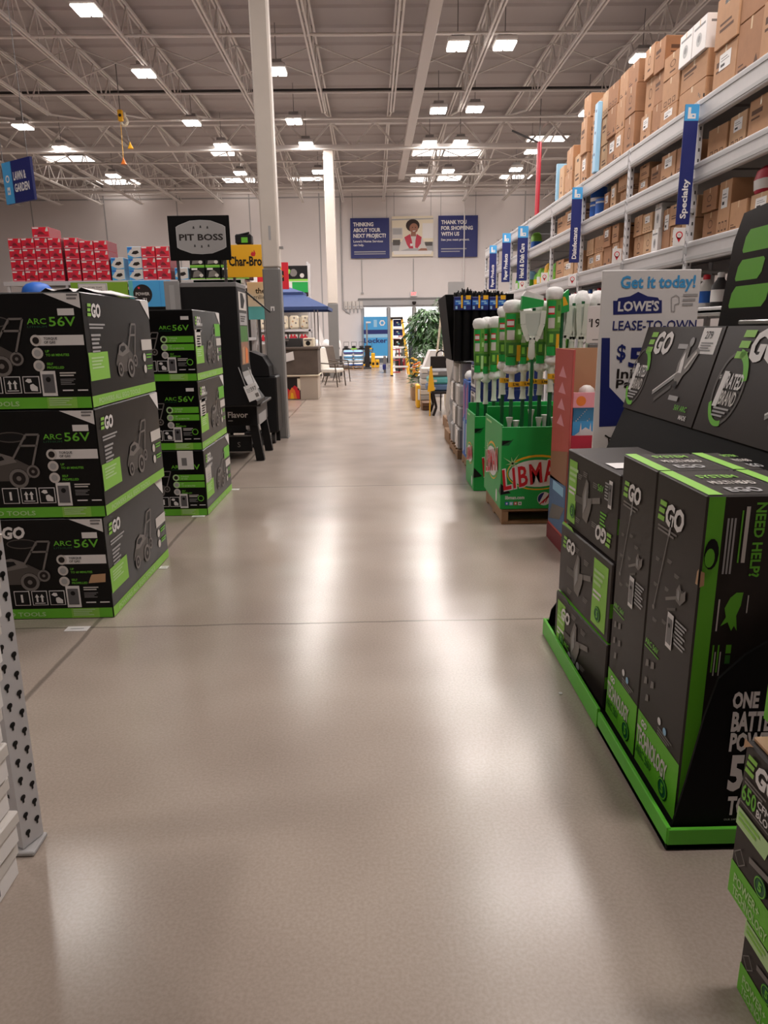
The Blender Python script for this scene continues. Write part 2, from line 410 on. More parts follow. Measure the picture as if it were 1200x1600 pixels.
# ---------------------------------------------------------------- lamps
def make_lamp(label, near=True):
    e = empty('high_bay_light', (0,0,0), label, 'ceiling light', None)
    m = MB(); m.box(-0.2,-0.24,0.05, 0.2,0.24,0.14, 'white', 0.02); m.box(-0.12,-0.1,0.14, 0.12,0.1,0.24, 'lightgrey', 0.01); m.build('housing', e)
    m = MB(); m.cyl((0,0,0.24), (0,0,0.90), 0.008, 'grey', 5); m.build('suspension_rod', e)
    for dx in (-0.1, 0.1):
        m = MB(); m.box(dx-0.085,-0.21,0.02, dx+0.085,0.21,0.052, 'lampglow', 0.01); m.build('diffuser', e)
    ld = LAMP_DATA if near else LAMP_FAR; lo = bpy.data.objects.new('lamp_beam', ld); COL.objects.link(lo); lo.parent = e; lo.location = (0,0,0.0)
    return e
def lamp_data(w):
    d = bpy.data.lights.new('lamp_beam', 'AREA'); d.shape = 'RECTANGLE'; d.size = 0.45; d.size_y = 0.5; d.energy = w; d.color = LAMP_COL; return d
LAMP_DATA, LAMP_FAR = lamp_data(LAMP_W), lamp_data(LAMP_FAR_W)
# (x, y, label) of every lamp; those at y < 12 hang above and behind the photographer
LZ = 6.42
spots = [(-4.5,13.1,'high bay lamp nearest the top edge, above the left joists'), (-4.48,16.0,'high bay lamp above and right of the yellow hook'), (-1.81,15.95,'high bay lamp just right of the front column'),
 (-8.66,19.7,'leftmost high bay lamp, near the hanging lawn sign'), (-4.38,19.5,'high bay lamp right of the yellow hook, second row'), (-1.83,19.45,'high bay lamp left of the far column, nearer of its pair'),
 (-8.6,21.85,'small high bay lamp far above the lawn sign'), (-4.1,21.75,'high bay lamp left of front column, third row'), (-1.73,21.7,'high bay lamp between both columns, third row'),
 (-8.45,25.5,'small far lamp above the red boxes'), (-4.22,25.3,'far lamp above the black grill sign'), (-1.65,25.25,'far lamp between both columns, lowest of its row'),
 (1.69,14.73,'bright high bay lamp right of the white beam'), (2.56,14.71,'bright high bay lamp, right one of the nearest pair'), (1.7,18.68,'high bay lamp above the worker portrait, second row, left'),
 (2.56,18.6,'high bay lamp above the worker portrait, second row, right'), (1.73,21.7,'high bay lamp above the worker portrait, third row, left'), (2.59,21.66,'high bay lamp above the worker portrait, third row, right'),
 (1.76,25.3,'lowest lamp above the worker portrait, left'), (2.64,25.35,'lowest lamp above the worker portrait, right'), (4.85,22.8,'high bay lamp beside the red pipe, upper'), (4.86,25.2,'high bay lamp beside the red pipe, lower'),
 (5.37,15.4,'high bay lamp behind the top shelf cartons'), (5.4,19.0,'high bay lamp behind the far top cartons')]
hidden = [(x, y, 'high bay lamp over the near aisle') for y in (1.2, 5.0, 8.4, 11.5) for x in (-4.3, 1.75, 2.65)]
lamp0 = {}
for x, y, lb in spots + hidden:
    nr = y < 14
    if nr not in lamp0: o = lamp0[nr] = make_lamp(lb, nr)
    else: o = copy_tree(lamp0[nr]); o['label'] = lb
    o.location = (x, y, LZ); o['group'] = 'high bay lights under the roof'
def skylight(px, py, w, d, lb):
    p = sight(px, py); p = V((0,0,CAM_Z)) + p*((7.2-CAM_Z)/p.z)
    m = MB(); m.box(p.x-w/2,p.y-d/2,7.24, p.x+w/2,p.y+d/2,7.275, 'skylight'); m.box(p.x-w/2-0.06,p.y-d/2-0.06,7.265, p.x+w/2+0.06,p.y+d/2+0.06,7.29, 'steel_paint')
    tag(m.build('roof_light_panel'), lb, 'roof light', 'bright panels in the roof deck')
for px, py, w, d, lb in ((108,251,1.5,0.7,'bright roof panel near the left edge, above the lawn sign'), (185,287,1.5,0.8,'bright roof panel above the red boxes, far left'), (353,243,0.9,0.5,'bright roof panel left of the front column, upper'),
        (376,284,1.3,0.8,'bright roof panel left of the front column, lower'), (477,281,1.3,0.8,'bright roof panel left of the far column'), (668,242,1.0,0.7,'bright roof panel above the worker portrait, upper left'),
        (722,241,1.2,0.9,'bright roof panel above the worker portrait, upper right'), (660,283,0.9,0.8,'bright roof panel above the worker portrait, lower left'), (702,281,0.9,0.8,'bright roof panel above the worker portrait, lower right'),
        (855,220,1.2,0.6,'bright roof panel right of the red pipe'), (806,278,1.2,0.8,'bright roof panel left of the red pipe, low')):
    skylight(px, py, w, d, lb)
# ================================================================ shared printing
def ego_logo(m, F, x, y, h, k=3, gap=1.0, dim=False):
    g, w = ('lime', 'white')
    for i in range(3):
        b = y+h*(0.02+0.36*i); sl = 0.20
        xs, xe = x+b*0-0+(b-y)*sl, x+h*(0.62 if i == 1 else 0.72)+(b-y)*sl
        hh = h*0.24
        m.pl(F, ((xs,b), (xe,b), (xe+hh*sl,b+hh), (xs+hh*sl,b+hh)), g, k)
    m.text(F, 'GO', x+h*0.86, y, h, w, k, w=h*1.95, bold=0.045, shear=0.18)
def lines(m, F, x, y, w, n, h, mat, k=2, ragged=True):
    for i in range(n):
        ww = w*(1-0.35*((i*37) % 5)/5 if ragged else 1); m.rect(F, x, y-i*h*1.9, x+ww, y-i*h*1.9+h, mat, k)
def mower_art(m, F, x, y, s, k=2, lite='ghost', dark='ghostdim'):
    # a walk-behind mower in grey print: deck, motor cover, wheels, folding handle
    m.pl(F, [(x+s*a, y+s*b) for a, b in ((0,0.2),(0.1,0.34),(0.35,0.42),(0.62,0.4),(0.8,0.3),(0.84,0.16),(0.7,0.08),(0.2,0.08))], dark, k)
    m.pl(F, [(x+s*a, y+s*b) for a, b in ((0.12,0.33),(0.2,0.46),(0.38,0.5),(0.56,0.44),(0.62,0.36),(0.3,0.3))], lite, k+1)
    m.pl(F, [(x+s*a, y+s*b) for a, b in ((0.2,0.4),(0.27,0.45),(0.42,0.45),(0.45,0.4),(0.3,0.36))], 'black', k+2)
    for cx, cy, r in ((0.16,0.12,0.11), (0.62,0.12,0.15), (0.84,0.22,0.1)):
        m.disc(F, x+s*cx, y+s*cy, s*r, 'ink', k+1); m.ring(F, x+s*cx, y+s*cy, s*r*0.95, s*r*0.3, lite, k+2); m.disc(F, x+s*cx, y+s*cy, s*r*0.25, lite, k+3, 8)
    m.stroke(F, [(x+s*0.55,y+s*0.38), (x+s*0.80,y+s*0.76), (x+s*0.99,y+s*0.76), (x+s*0.84,y+s*0.3)], s*0.03, lite, k+2)
    m.stroke(F, [(x+s*0.69,y+s*0.6), (x+s*0.94,y+s*0.6)], s*0.03, lite, k+2)
def phone_art(m, F, x, y, w, h, k=3):
    m.rect(F, x, y, x+w, y+h, 'white', k); m.rect(F, x+w*0.12, y+h*0.13, x+w*0.88, y+h*0.87, 'phonescreen', k+1); m.disc(F, x+w*0.5, y+h*0.66, w*0.17, 'black', k+2, 10)
def icon_box(m, F, x, y, s, kind, k=3):
    m.rect(F, x, y, x+s, y+s, 'white', k); m.rect(F, x+s*0.05, y+s*0.05, x+s*0.95, y+s*0.95, 'black', k+1)
    if kind == 'up':
        for dx in (0.34, 0.66):
            m.pl(F, [(x+s*a, y+s*b) for a, b in ((dx-0.14,0.56),(dx,0.78),(dx+0.14,0.56))], 'white', k+2); m.rect(F, x+s*(dx-0.06), y+s*0.24, x+s*(dx+0.06), y+s*0.58, 'white', k+2)
        m.rect(F, x+s*0.16, y+s*0.13, x+s*0.84, y+s*0.18, 'white', k+2)
    elif kind == 'one':
        m.text(F, '1', x+s*0.5, y+s*0.25, s*0.5, 'white', k+2, bold=0.05, al='c')
    else:
        m.pl(F, [(x+s*a, y+s*b) for a, b in ((0.15,0.72),(0.3,0.86),(0.5,0.84),(0.55,0.66),(0.36,0.6))], 'white', k+2)
        m.pl(F, [(x+s*a, y+s*b) for a, b in ((0.42,0.5),(0.6,0.56),(0.85,0.36),(0.84,0.12),(0.46,0.14),(0.4,0.3))], 'white', k+2)

# ---------------------------------------------------------------- cordless mower cartons: two stacks of three
def mower_box(xr, y0, z0, d, h, ego_u, style, label, rz=0.0, grp='boxed cordless lawn mowers'):
    w = 0.9; xl = xr-w
    e = empty('mower_box', (xr-w/2, y0+d/2, z0), label, 'mower box', grp, rz)
    M = LOCAL[e] @ Matrix.Translation((-(xr-w/2), -(y0+d/2), -z0))
    m = MB(M); m.box(xl,y0,z0, xr,y0+d,z0+h-0.002, 'boxblack', 0.006)
    F = front(xl, y0, z0); bt = 0.056
    m.rect(F, 0.004, 0.004, w-0.004, bt, 'green', 1); m.rect(F, w-0.21, 0.004, w-0.07, bt, 'lime', 2)
    m.text(F, 'POWERS ALL EGO TOOLS', 0.05, 0.017, 0.022, 'palegreen', 3, w=0.52 if style else 0.51, bold=0.02)
    lines(m, F, w-0.2, 0.046, 0.11, 4, 0.005, 'palegreen', 3)
    if style == 0:
        m.pl(F, ((w-0.165,h-0.008), (w-0.004,h-0.008), (w-0.004,h-0.075)), 'white', 2); lines(m, F, w-0.062, h-0.02, 0.05, 2, 0.008, 'grey', 3)
    m.text(F, 'ARC', w-0.255, h-0.142, 0.026, 'green', 3, w=0.088, bold=0.01); m.text(F, '56V', w-0.155, h-0.152, 0.042, 'green', 3, w=0.122, bold=0.012)
    m.text(F, 'LITHIUM', w-0.255, h-0.158, 0.009, 'deepgreen', 3, w=0.088)
    yy = h-0.215; tw = ('TORQUE OF GAS', 'UP TO 60 MINUTES', 'SELF PROPELLED')
    for i in range(3):
        cy = yy-i*0.057
        bar = 'white' if (style == 0 and i == 0) else 'green' if (style == 1 and i < 2) else None
        if bar: m.rect(F, w-0.23, cy-0.023, w-0.006, cy+0.023, bar, 2)
        m.disc(F, w-0.225, cy, 0.026, 'offwhite' if bar != 'green' else 'palegreen', 3); m.disc(F, w-0.225, cy, 0.016, 'ink' if i == 0 else 'lightgrey', 4, 10)
        a, b = tw[i].split(' ', 1)
        c = 'ink' if bar == 'white' else 'palegreen' if bar else 'green'
        m.text(F, a, w-0.188, cy+0.003, 0.011, c, 4, bold=0.02); m.text(F, b, w-0.188, cy-0.014, 0.011, c, 4, bold=0.02)
    phone_art(m, F, w-0.225 if style == 0 else w-0.21, bt+0.006 if style == 0 else bt+0.008, 0.07 if style == 0 else 0.062, 0.115)
    lines(m, F, w-0.135, bt+0.108, 0.075, 2, 0.006, 'offwhite', 3); lines(m, F, w-0.135, bt+0.08, 0.07, 4, 0.004, 'grey', 3)
    m.rect(F, w-0.13, bt+0.028, w-0.08, bt+0.034, 'white', 3); m.rect(F, w-0.06, bt+0.028, w-0.012, bt+0.034, 'white', 3)
    if style == 1: m.ring(F, w-0.045, bt+0.085, 0.024, 0.006, 'green', 3)
    icon_box(m, F, w-0.31 if style == 0 else w-0.29, bt+0.02, 0.078, 'hand'); icon_box(m, F, w-0.398 if style == 0 else w-0.375, bt+0.02, 0.078, 'up' if style == 0 else 'one')
    if style == 0: icon_box(m, F, w-0.486, bt+0.02, 0.078, 'one')
    mower_art(m, F, w-0.60 if style == 0 else w-0.52, bt+0.105, 0.33 if style == 0 else 0.26)
    ego_logo(m, F, w-ego_u-0.15, h-0.1, 0.058)
    # right hand side, towards the aisle
    G = east(xr, y0, z0)
    m.rect(G, 0.004, 0.004, d-0.004, bt, 'lime', 1); m.text(G, 'POWERS ALL EGO TOOLS', 0.08, 0.017, 0.024, 'palegreen', 2, w=d*0.62, bold=0.02)
    ego_logo(m, G, 0.05, h-0.11, 0.06); lines(m, G, 0.06, h-0.15, 0.2, 2, 0.008, 'lightgrey', 2)
    lines(m, G, 0.07, h-0.2, 0.12, 5, 0.01, 'lightgrey', 2); m.rect(G, 0.01, bt+0.07, 0.26, bt+0.2, 'lime', 2); lines(m, G, 0.04, bt+0.17, 0.16, 4, 0.008, 'palegreen', 3)
    mower_art(m, G, 0.36, bt+0.06, 0.36)
    m.rect(G, d-0.2, bt+0.19, d-0.01, bt+0.25, 'offwhite', 2); m.pl(G, ((d-0.16,h-0.008), (d-0.006,h-0.008), (d-0.006,h-0.11)), 'white', 2)
    for i in range(2): m.disc(G, d-0.17, bt+0.15-i*0.065, 0.024, 'offwhite', 3)
    for i in range(2): lines(m, G, d-0.13, bt+0.16-i*0.065, 0.1, 2, 0.008, 'green', 3)
    if style == 1: m.rect(G, d-0.24, h-0.2, d-0.02, h-0.1, 'green', 2); m.rect(G, 0.02, bt+0.2, 0.2, bt+0.32, 'offwhite', 2); lines(m, G, 0.08, h-0.12, 0.2, 2, 0.02, 'lightgrey', 2)
    m.build('carton', e)
    m = MB(M); u = w-0.41                                        # punched carrying grip
    m.disc(F, u, h-0.13, 0.072, 'black', 1, 16, 0.022); m.ring(F, u, h-0.13, 0.076, 0.006, 'ghostdim', 2, 18, 0.026); m.build('hand_hole', e)
    m = MB(M)
    if style == 0: m.rect(F, w-0.11, h-0.105, w-0.035, h-0.075, 'white', 4); m.build('price_sticker', e)
    else:
        if z0 < 0.1: m.box(xr-0.2,y0-0.006,z0+h-0.15, xr-0.08,y0-0.001,z0+h-0.005, 'white'); m.rect(front(xr-0.17,y0-0.006,z0+h-0.12), 0,0,0.04,0.06,'grey',1)
        else: m.rect(F, w-0.09, h-0.075, w-0.03, h-0.05, 'white', 4)
        m.build('price_sticker', e)
    m = MB(M); m.rect(frame((xl,y0,z0+h-0.002),(1,0,0),(0,1,0)), 0, d/2-0.03, w, d/2+0.03, 'tape', 1); m.build('packing_tape', e)
    return e
mower_box(-1.335,3.363,0.0,1.0,0.53,0.40,0,'black mower carton on the floor, bottom of the nearest left stack')
mower_box(-1.315,3.363,0.53,1.0,0.53,0.49,0,'black mower carton in the middle of the nearest left stack')
mower_box(-1.318,3.363,1.06,1.0,0.53,0.60,0,'black mower carton with white scrap on top, nearest left stack')
mower_box(-1.31,5.41,0.0,0.94,0.523,0.6,1,'black mower carton on the floor, bottom of the farther left stack',-0.01)
mower_box(-1.318,5.41,0.523,0.94,0.523,0.6,1,'black mower carton in the middle of the farther left stack')
mower_box(-1.315,5.41,1.046,0.94,0.523,0.6,1,'topmost black mower carton of the farther left stack')
# torn corner patch on the lowest near carton
m = MB(); m.pl(front(-1.44,3.361,0.19), ((0,0),(0.085,0.005),(0.09,0.05),(0.02,0.045),(0.012,0.03)), 'tan', 3); 
tag(m.build('torn_tape_scrap'), 'tan scrap of torn tape on the lowest near mower carton', 'tape scrap')
# crumpled white wrapping on the top near carton
m = MB(); random.seed(3); P = []
for j in range(5):
    for i in range(9): P.append((-1.62+i*0.037+0.012*random.uniform(-1,1), 3.62+j*0.15, 1.592+0.03*abs(math.sin(i*1.3+j))*(1 if 0 < i < 8 else 0.2)))
m.raw(P, [(j*9+i, j*9+i+1, (j+1)*9+i+1, (j+1)*9+i) for j in range(4) for i in range(8)], 'white', True)
m.raw([V(p)-V((0,0,0.004)) for p in P], [((j+1)*9+i, (j+1)*9+i+1, j*9+i+1, j*9+i) for j in range(4) for i in range(8)], 'white', True)
tag(m.build('packing_foam_sheet'), 'crumpled white wrapping lying on the topmost near mower carton', 'wrapping')
# paper scraps on the floor
for px, py, w, d, lb in ((121,983,0.11,0.055,'white paper tag on floor in front of near mower stack'), (256,887,0.05,0.05,'white paper scrap beside near mower stack, aisle side'), (366,765,0.09,0.05,'white paper scrap at far corner of farther mower stack'),
                      (310,807,0.1,0.04,'white paper strip at front foot of farther mower stack'), (876,1084,0.012,0.014,'tiny white speck of paper beside green display tray')):
    p = sight(px, py); p = V((0,0,CAM_Z)) + p*(-CAM_Z/p.z)
    m = MB(); m.box(p.x-w/2,p.y-d/2,0.0005, p.x+w/2,p.y+d/2,0.003, 'white'); m.rect(frame((p.x-w*0.3,p.y-d*0.1,0.003),(1,0,0),(0,1,0)), 0,0,w*0.6,d*0.15,'lightgrey',1)
    tag(m.build('paper_scrap'), lb, 'paper scrap')

# ---------------------------------------------------------------- near left shelf upright and the white cartons beside it
e = empty('shelf_upright', (-1.0,1.70,0), 'grey steel shelf upright with keyhole slots at left edge', 'shelf upright')
A, B = V((-0.990,1.674,0)), V((-0.963,1.738,0)); up = V((0.024,0,1)); u = (B-A).normalized()
FR = frame(A, u, up); wd = (B-A).length; n = FR[3]
if n.x < 0: FR = frame(B, -u, up); n = FR[3]
m = MB(); m.prism(FR, ((0,0.02),(wd,0.02),(wd,1.42),(0,1.42)), 0.004, 'upright')
side = V((-1,0.55,0)).normalized()
FS = frame(A + side*0.06, -side, up)
m.prism(FS, ((0,0.02),(0.06,0.02),(0.06,1.42),(0,1.42)), 0.004, 'upright')
FB = frame(B, side, up); m.prism(FB, ((0,0.02),(0.06,0.02),(0.06,1.42),(0,1.42)), 0.004, 'upright')
for i in range(24):
    z = 0.06+i*0.056
    for j, uu in enumerate((wd*0.3, wd*0.78)):
        zz = z + (0.022 if j else 0)
        m.disc(FR, uu, zz, 0.0085, 'black', 1, 10); m.pl(FR, ((uu-0.004,zz), (uu+0.004,zz), (uu+0.0025,zz-0.017), (uu-0.0025,zz-0.017)), 'black', 1)
    m.rect(FS, 0.025, z, 0.035, z+0.011, 'black', 1)
m.build('post', e)
m = MB(); m.box(-1.03,1.665,0.002, -0.958,1.75,0.016, 'lightgrey', 0.004); m.build('foot_plate', e)
for z, lb in ((0.9,'hook bracket'), (1.03,''), (1.15,'')):
    m = MB(); p = A + u*0.05 + V((0,0,z)) + n*0.004; m.tube([p, p+n*0.03, p+n*0.035+V((0,0,0.02))], 0.004, 'offwhite', 6); m.build('shelf_clip', e)
cz = [0.0, 0.105, 0.2, 0.3, 0.40, 0.50, 0.62, 0.74, 0.86]
for i in range(8):
    off = (0.064, 0.07, 0.068, 0.075, 0.085, 0.09, 0.115, 0.125)[i]
    m = MB(Matrix.Translation((-1.09+off,1.385,cz[i])) @ Matrix.Rotation((0.02,-0.03,0.015,-0.01,0.04,-0.02,0.03,0)[i], 4, 'Z')); h = cz[i+1]-cz[i]-0.004
    m.box(-0.22,-0.30,0, 0.06,0.22,h*0.62, 'white', 0.004); m.box(-0.225,-0.305,h*0.6, 0.066,0.226,h, 'offwhite', 0.004)
    E_ = east(0.061,-0.1,0); m.rect(E_, 0.0, h*0.15, 0.14, h*0.5, 'lightgrey', 1); m.rect(E_, 0.16, h*0.2, 0.22, h*0.45, 'grey', 1)
    o = m.build('lidded_carton')
    tag(o, ('white lidded carton on the floor at the left edge', 'white lidded carton second from the floor at left edge', 'white lidded carton third from the floor at left edge', 'white lidded carton fourth from the floor at left edge',
            'white lidded carton fifth from the floor at left edge', 'white lidded carton sixth from the floor at left edge', 'white lidded carton seventh from the floor at left edge', 'topmost white lidded carton at the left edge')[i], 'carton', 'white lidded cartons at the left edge')
# ================================================================ green and black tool display, right foreground
e = empty('tool_display', (1.15,2.35,0), 'large black cardboard tool display with bright green tray, right foreground', 'display')
TX0, TX1, TY0, TY1 = 0.785, 1.62, 1.63, 3.06
m = MB(); T = 0.012
m.box(TX0,TY0,0.004, TX1,TY1,0.02, 'panelblack')
m.box(TX0,TY0+0.004,0.004, TX0+T,2.24,0.072, 'traygreen', 0.002); m.box(TX0-0.002,2.244,0.004, TX0+T-0.002,TY1,0.082, 'traygreen', 0.002)
m.box(TX0+0.003,TY0,0.004, TX1,TY0+T,0.068, 'traygreen', 0.002); m.box(TX0,TY1-T,0.004, TX1,TY1,0.08, 'traygreen', 0.002); m.box(TX1-T,TY0,0.004, TX1,TY1,0.08, 'traygreen', 0.002)
m.build('tray', e)
pts = [(0.802,0.05),(0.83,0.2),(0.862,0.40),(0.888,0.51),(0.95,0.575),(1.03,0.63),(1.15,0.76),(1.28,0.98),(1.40,1.39),(1.6,1.39),(1.6,0.05)]
for Y, nm in ((1.648,'side_panel'), (3.04,'side_panel')):
    m = MB(); F = frame((0,Y,0), (1,0,0), (0,0,1)); m.prism(F, pts if Y < 2 else [(0.802,0.05),(0.815,0.13),(0.86,0.2),(0.95,0.24),(1.6,0.26),(1.6,0.05)], 0.008, 'panelblack')
    if Y < 2:
        for t, px, py, hpx, wpx in (('ONE',1143,1105,24,41), ('BATTERY',1141,1141,29,88), ('POWERS',1138,1172,27,83), ('50+',1135,1232,52,75), ('TOOLS',1134,1271,27,70)):
            p = at(px, py, Y); q = at(px, py-hpx, Y); r = at(px+wpx, py, Y)
            m.text(F, t, p.x, p.z, q.z-p.z, 'white', 2, w=r.x-p.x, bold=0.045)
        p = at(1130,1281,Y); m.text(F, 'OUR SAFEST POWER FOR EVERY TOOL', p.x, p.z, 0.006, 'lightgrey', 2, bold=0.01)
    m.build(nm, e)
# leaning lids over the stock, with black riser below
def lean(z): return 1.25 + (z-1.015)*0.253
m = MB(); m.raw([(1.168,1.7,0.8),(1.252,1.7,1.02),(1.34,1.7,1.39),(1.6,1.7,1.39),(1.6,1.7,0.8),(1.168,3.49,0.8),(1.252,3.49,1.02),(1.34,3.49,1.39),(1.6,3.49,1.39),(1.6,3.49,0.8)],
      [(0,1,2,3,4),(9,8,7,6,5),(0,5,6,1),(1,6,7,2),(2,7,8,3),(3,8,9,4),(4,9,5,0)], 'panelblack'); m.build('riser', e)
for k, (ya, yb) in enumerate(((2.715,3.485), (1.72,2.70))):
    m = MB(); a, b = V((1.25,yb,1.015)), V((1.348,yb,1.397)); F = frame(a - V((0.012,0,0)), (0,-1,0), b-a); W, Hh = yb-ya, (b-a).length
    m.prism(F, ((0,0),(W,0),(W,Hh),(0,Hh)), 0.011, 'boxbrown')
    s = Hh/0.395
    ego_logo(m, F, 0.075*s if k == 0 else 0.13, Hh*0.70, 0.095 if k == 0 else 0.105)
    cx, cy = (0.075, 0.16) if k == 0 else (0.16, 0.17)
    m.ring(F, cx, cy, 0.105, 0.012, 'ghostdim', 2, 26, 0.135); m.ring(F, cx, cy, 0.11, 0.03, 'green', 3, 10, 0.142, 0.25, 1.5); m.ring(F, cx, cy, 0.11, 0.02, 'green', 3, 10, 0.14, 3.6, 5.0)
    m.text(F, '1', cx-0.045, cy-0.062, 0.12, 'white', 4, bold=0.05, shear=0.1, al='c'); m.text(F, 'RATED', cx-0.025, cy+0.0, 0.055, 'white', 4, w=0.115, bold=0.02, shear=0.1); m.text(F, 'BRAND', cx-0.03, cy-0.06, 0.052, 'offwhite', 4, w=0.11, bold=0.02, shear=0.1)
    m.text(F, '#', cx-0.075, cy+0.03, 0.02, 'white', 4, al='c'); lines(m, F, cx-0.05, cy-0.078, 0.11, 3, 0.007, 'lightgrey', 4)
    ox = 0.30 if k == 0 else 0.45                                  # printed trimmer head
    m.stroke(F, [(ox,0.1),(ox+0.2,0.2)], 0.022, 'silver', 2); m.stroke(F, [(ox,0.106),(ox+0.2,0.206)], 0.006, 'white', 3); m.stroke(F, [(ox+0.04,0.07),(ox+0.17,0.14)], 0.016, 'ghostdim', 2)
    m.pl(F, [(ox+a, b) for a, b in ((0.18,0.17),(0.17,0.24),(0.2,0.31),(0.235,0.32),(0.24,0.26),(0.31,0.31),(0.33,0.29),(0.29,0.22),(0.25,0.19),(0.23,0.15))], 'ghost', 3)
    m.pl(F, [(ox+a, b) for a, b in ((0.2,0.2),(0.19,0.25),(0.21,0.29),(0.225,0.24),(0.23,0.2))], 'white', 4); m.stroke(F, [(ox+0.25,0.22),(ox+0.31,0.29)], 0.014, 'offwhite', 4); m.disc(F, ox+0.235, 0.33, 0.02, 'silver', 3, 10); m.disc(F, ox+0.21, 0.15, 0.016, 'black', 4, 10)
    m.rect(F, ox+0.12, 0.30, ox+0.21, 0.32, 'lightgrey', 4); m.rect(F, ox+0.19, 0.085, ox+0.28, 0.105, 'lightgrey', 4)
    m.text(F, '56V ARC', W-0.2, 0.05, 0.022, 'green', 3, bold=0.02); m.text(F, 'MADE', W-0.13, 0.018, 0.018, 'white', 3, bold=0.02)
    o = m.build('lid', e)
    if k == 0:
        m = MB(); m.prism((F[0]+F[3]*0.002, F[1], F[2], F[3]), ((0.60,0.285),(0.745,0.285),(0.745,0.388),(0.60,0.388)), 0.002, 'white'); G = (F[0]+F[3]*0.003, F[1], F[2], F[3])
        m.text(G, '279', 0.635, 0.345, 0.03, 'ink', 1, bold=0.01); lines(m, G, 0.62, 0.325, 0.1, 4, 0.005, 'grey', 1); m.build('price_label', o)
m = MB(); F = west(1.42,3.0,1.39)                                  # header board with giant bars
m.prism(F, ((0.04,0.0),(1.3,0.0),(1.3,0.50),(0.16,0.42),(0.10,0.32)), 0.02, 'boxblack')
def bar(x0, x1, z0, z1):
    sl = 0.25; r = (z1-z0)*0.3; P = []
    base = ((x0,z0),(x1,z0),(x1+(z1-z0)*sl,z1),(x0+(z1-z0)*sl,z1))
    P = [(x0+r*0.3,z0),(x1-r,z0),(x1+r*0.2,z0+r),(x1+(z1-z0)*sl,z1-r*0.4),(x1+(z1-z0)*sl-r*0.5,z1),(x0+(z1-z0)*sl+r,z1),(x0+(z1-z0)*sl-r*0.2,z1-r),(x0,z0+r*0.4)]
    m.pl(F, P, 'green', 1)
bar(0.115,0.38,0.075,0.155); bar(0.145,0.33,0.175,0.25); bar(0.18,0.46,0.275,0.355); m.text(F, 'GO', 0.42, 0.075, 0.29, 'white', 1, w=0.62, bold=0.05, shear=0.2)
m.build('header_board', e)
m = MB(); m.box(1.36,1.9,1.40, 1.46,2.68,1.418, 'plastic_wrap', 0.004); m.build('clear_shelf_strip', e)

# ---------------------------------------------------------------- tall trimmer cartons standing in the tray
def trimmer_art(m, F, x, y, s, k=2):
    m.stroke(F, [(x+s*0.05,y), (x+s*0.28,y+s*0.9)], s*0.018, 'ghost', k); m.pl(F, [(x+s*0.27,y+s*0.86),(x+s*0.31,y+s*1.1),(x+s*0.34,y+s*1.08),(x+s*0.32,y+s*0.9)], 'silver', k+1)
    m.disc(F, x+s*0.05, y-s*0.03, s*0.03, 'ghost', k+1, 8)
    x0_, y0_ = x, y; x, y = x+s*0.34, y+s*0.60
    m.stroke(F, [(x,y-s*0.42), (x+s*0.28,y-s*0.30)], s*0.035, 'ghost', k); m.stroke(F, [(x+s*0.06,y-s*0.52), (x+s*0.26,y-s*0.44)], s*0.03, 'ghostdim', k)
    m.pl(F, [(x+s*a, y+s*b) for a, b in ((0.26,-0.34),(0.25,-0.22),(0.31,-0.14),(0.38,-0.22),(0.46,-0.16),(0.47,-0.26),(0.36,-0.36))], 'ghost', k+1)
    m.pl(F, [(x+s*a, y+s*b) for a, b in ((0.29,-0.3),(0.29,-0.2),(0.34,-0.22),(0.35,-0.32))], 'silver', k+2)
    x, y = x0_, y0_
    for a, b, w in ((0,0.55,0.1),(0.3,0.62,0.12),(0,0.25,0.1),(0.3,0.3,0.1),(0.05,-0.16,0.12),(0.3,-0.08,0.12),(0.5,0.52,0.12),(0.62,0.4,0.12),(0.55,-0.12,0.14)): lines(m, F, x+s*a, y+s*b, s*w, 3, s*0.008, 'ghost', k)
def badge(m, F, x, y, r, k=3):
    m.disc(F, x, y, r, 'deepgreen', k, 18); m.ring(F, x, y, r*0.92, r*0.12, 'green', k+1); m.text(F, '5', x, y-r*0.42, r*0.9, 'green', k+1, bold=0.04, al='c')
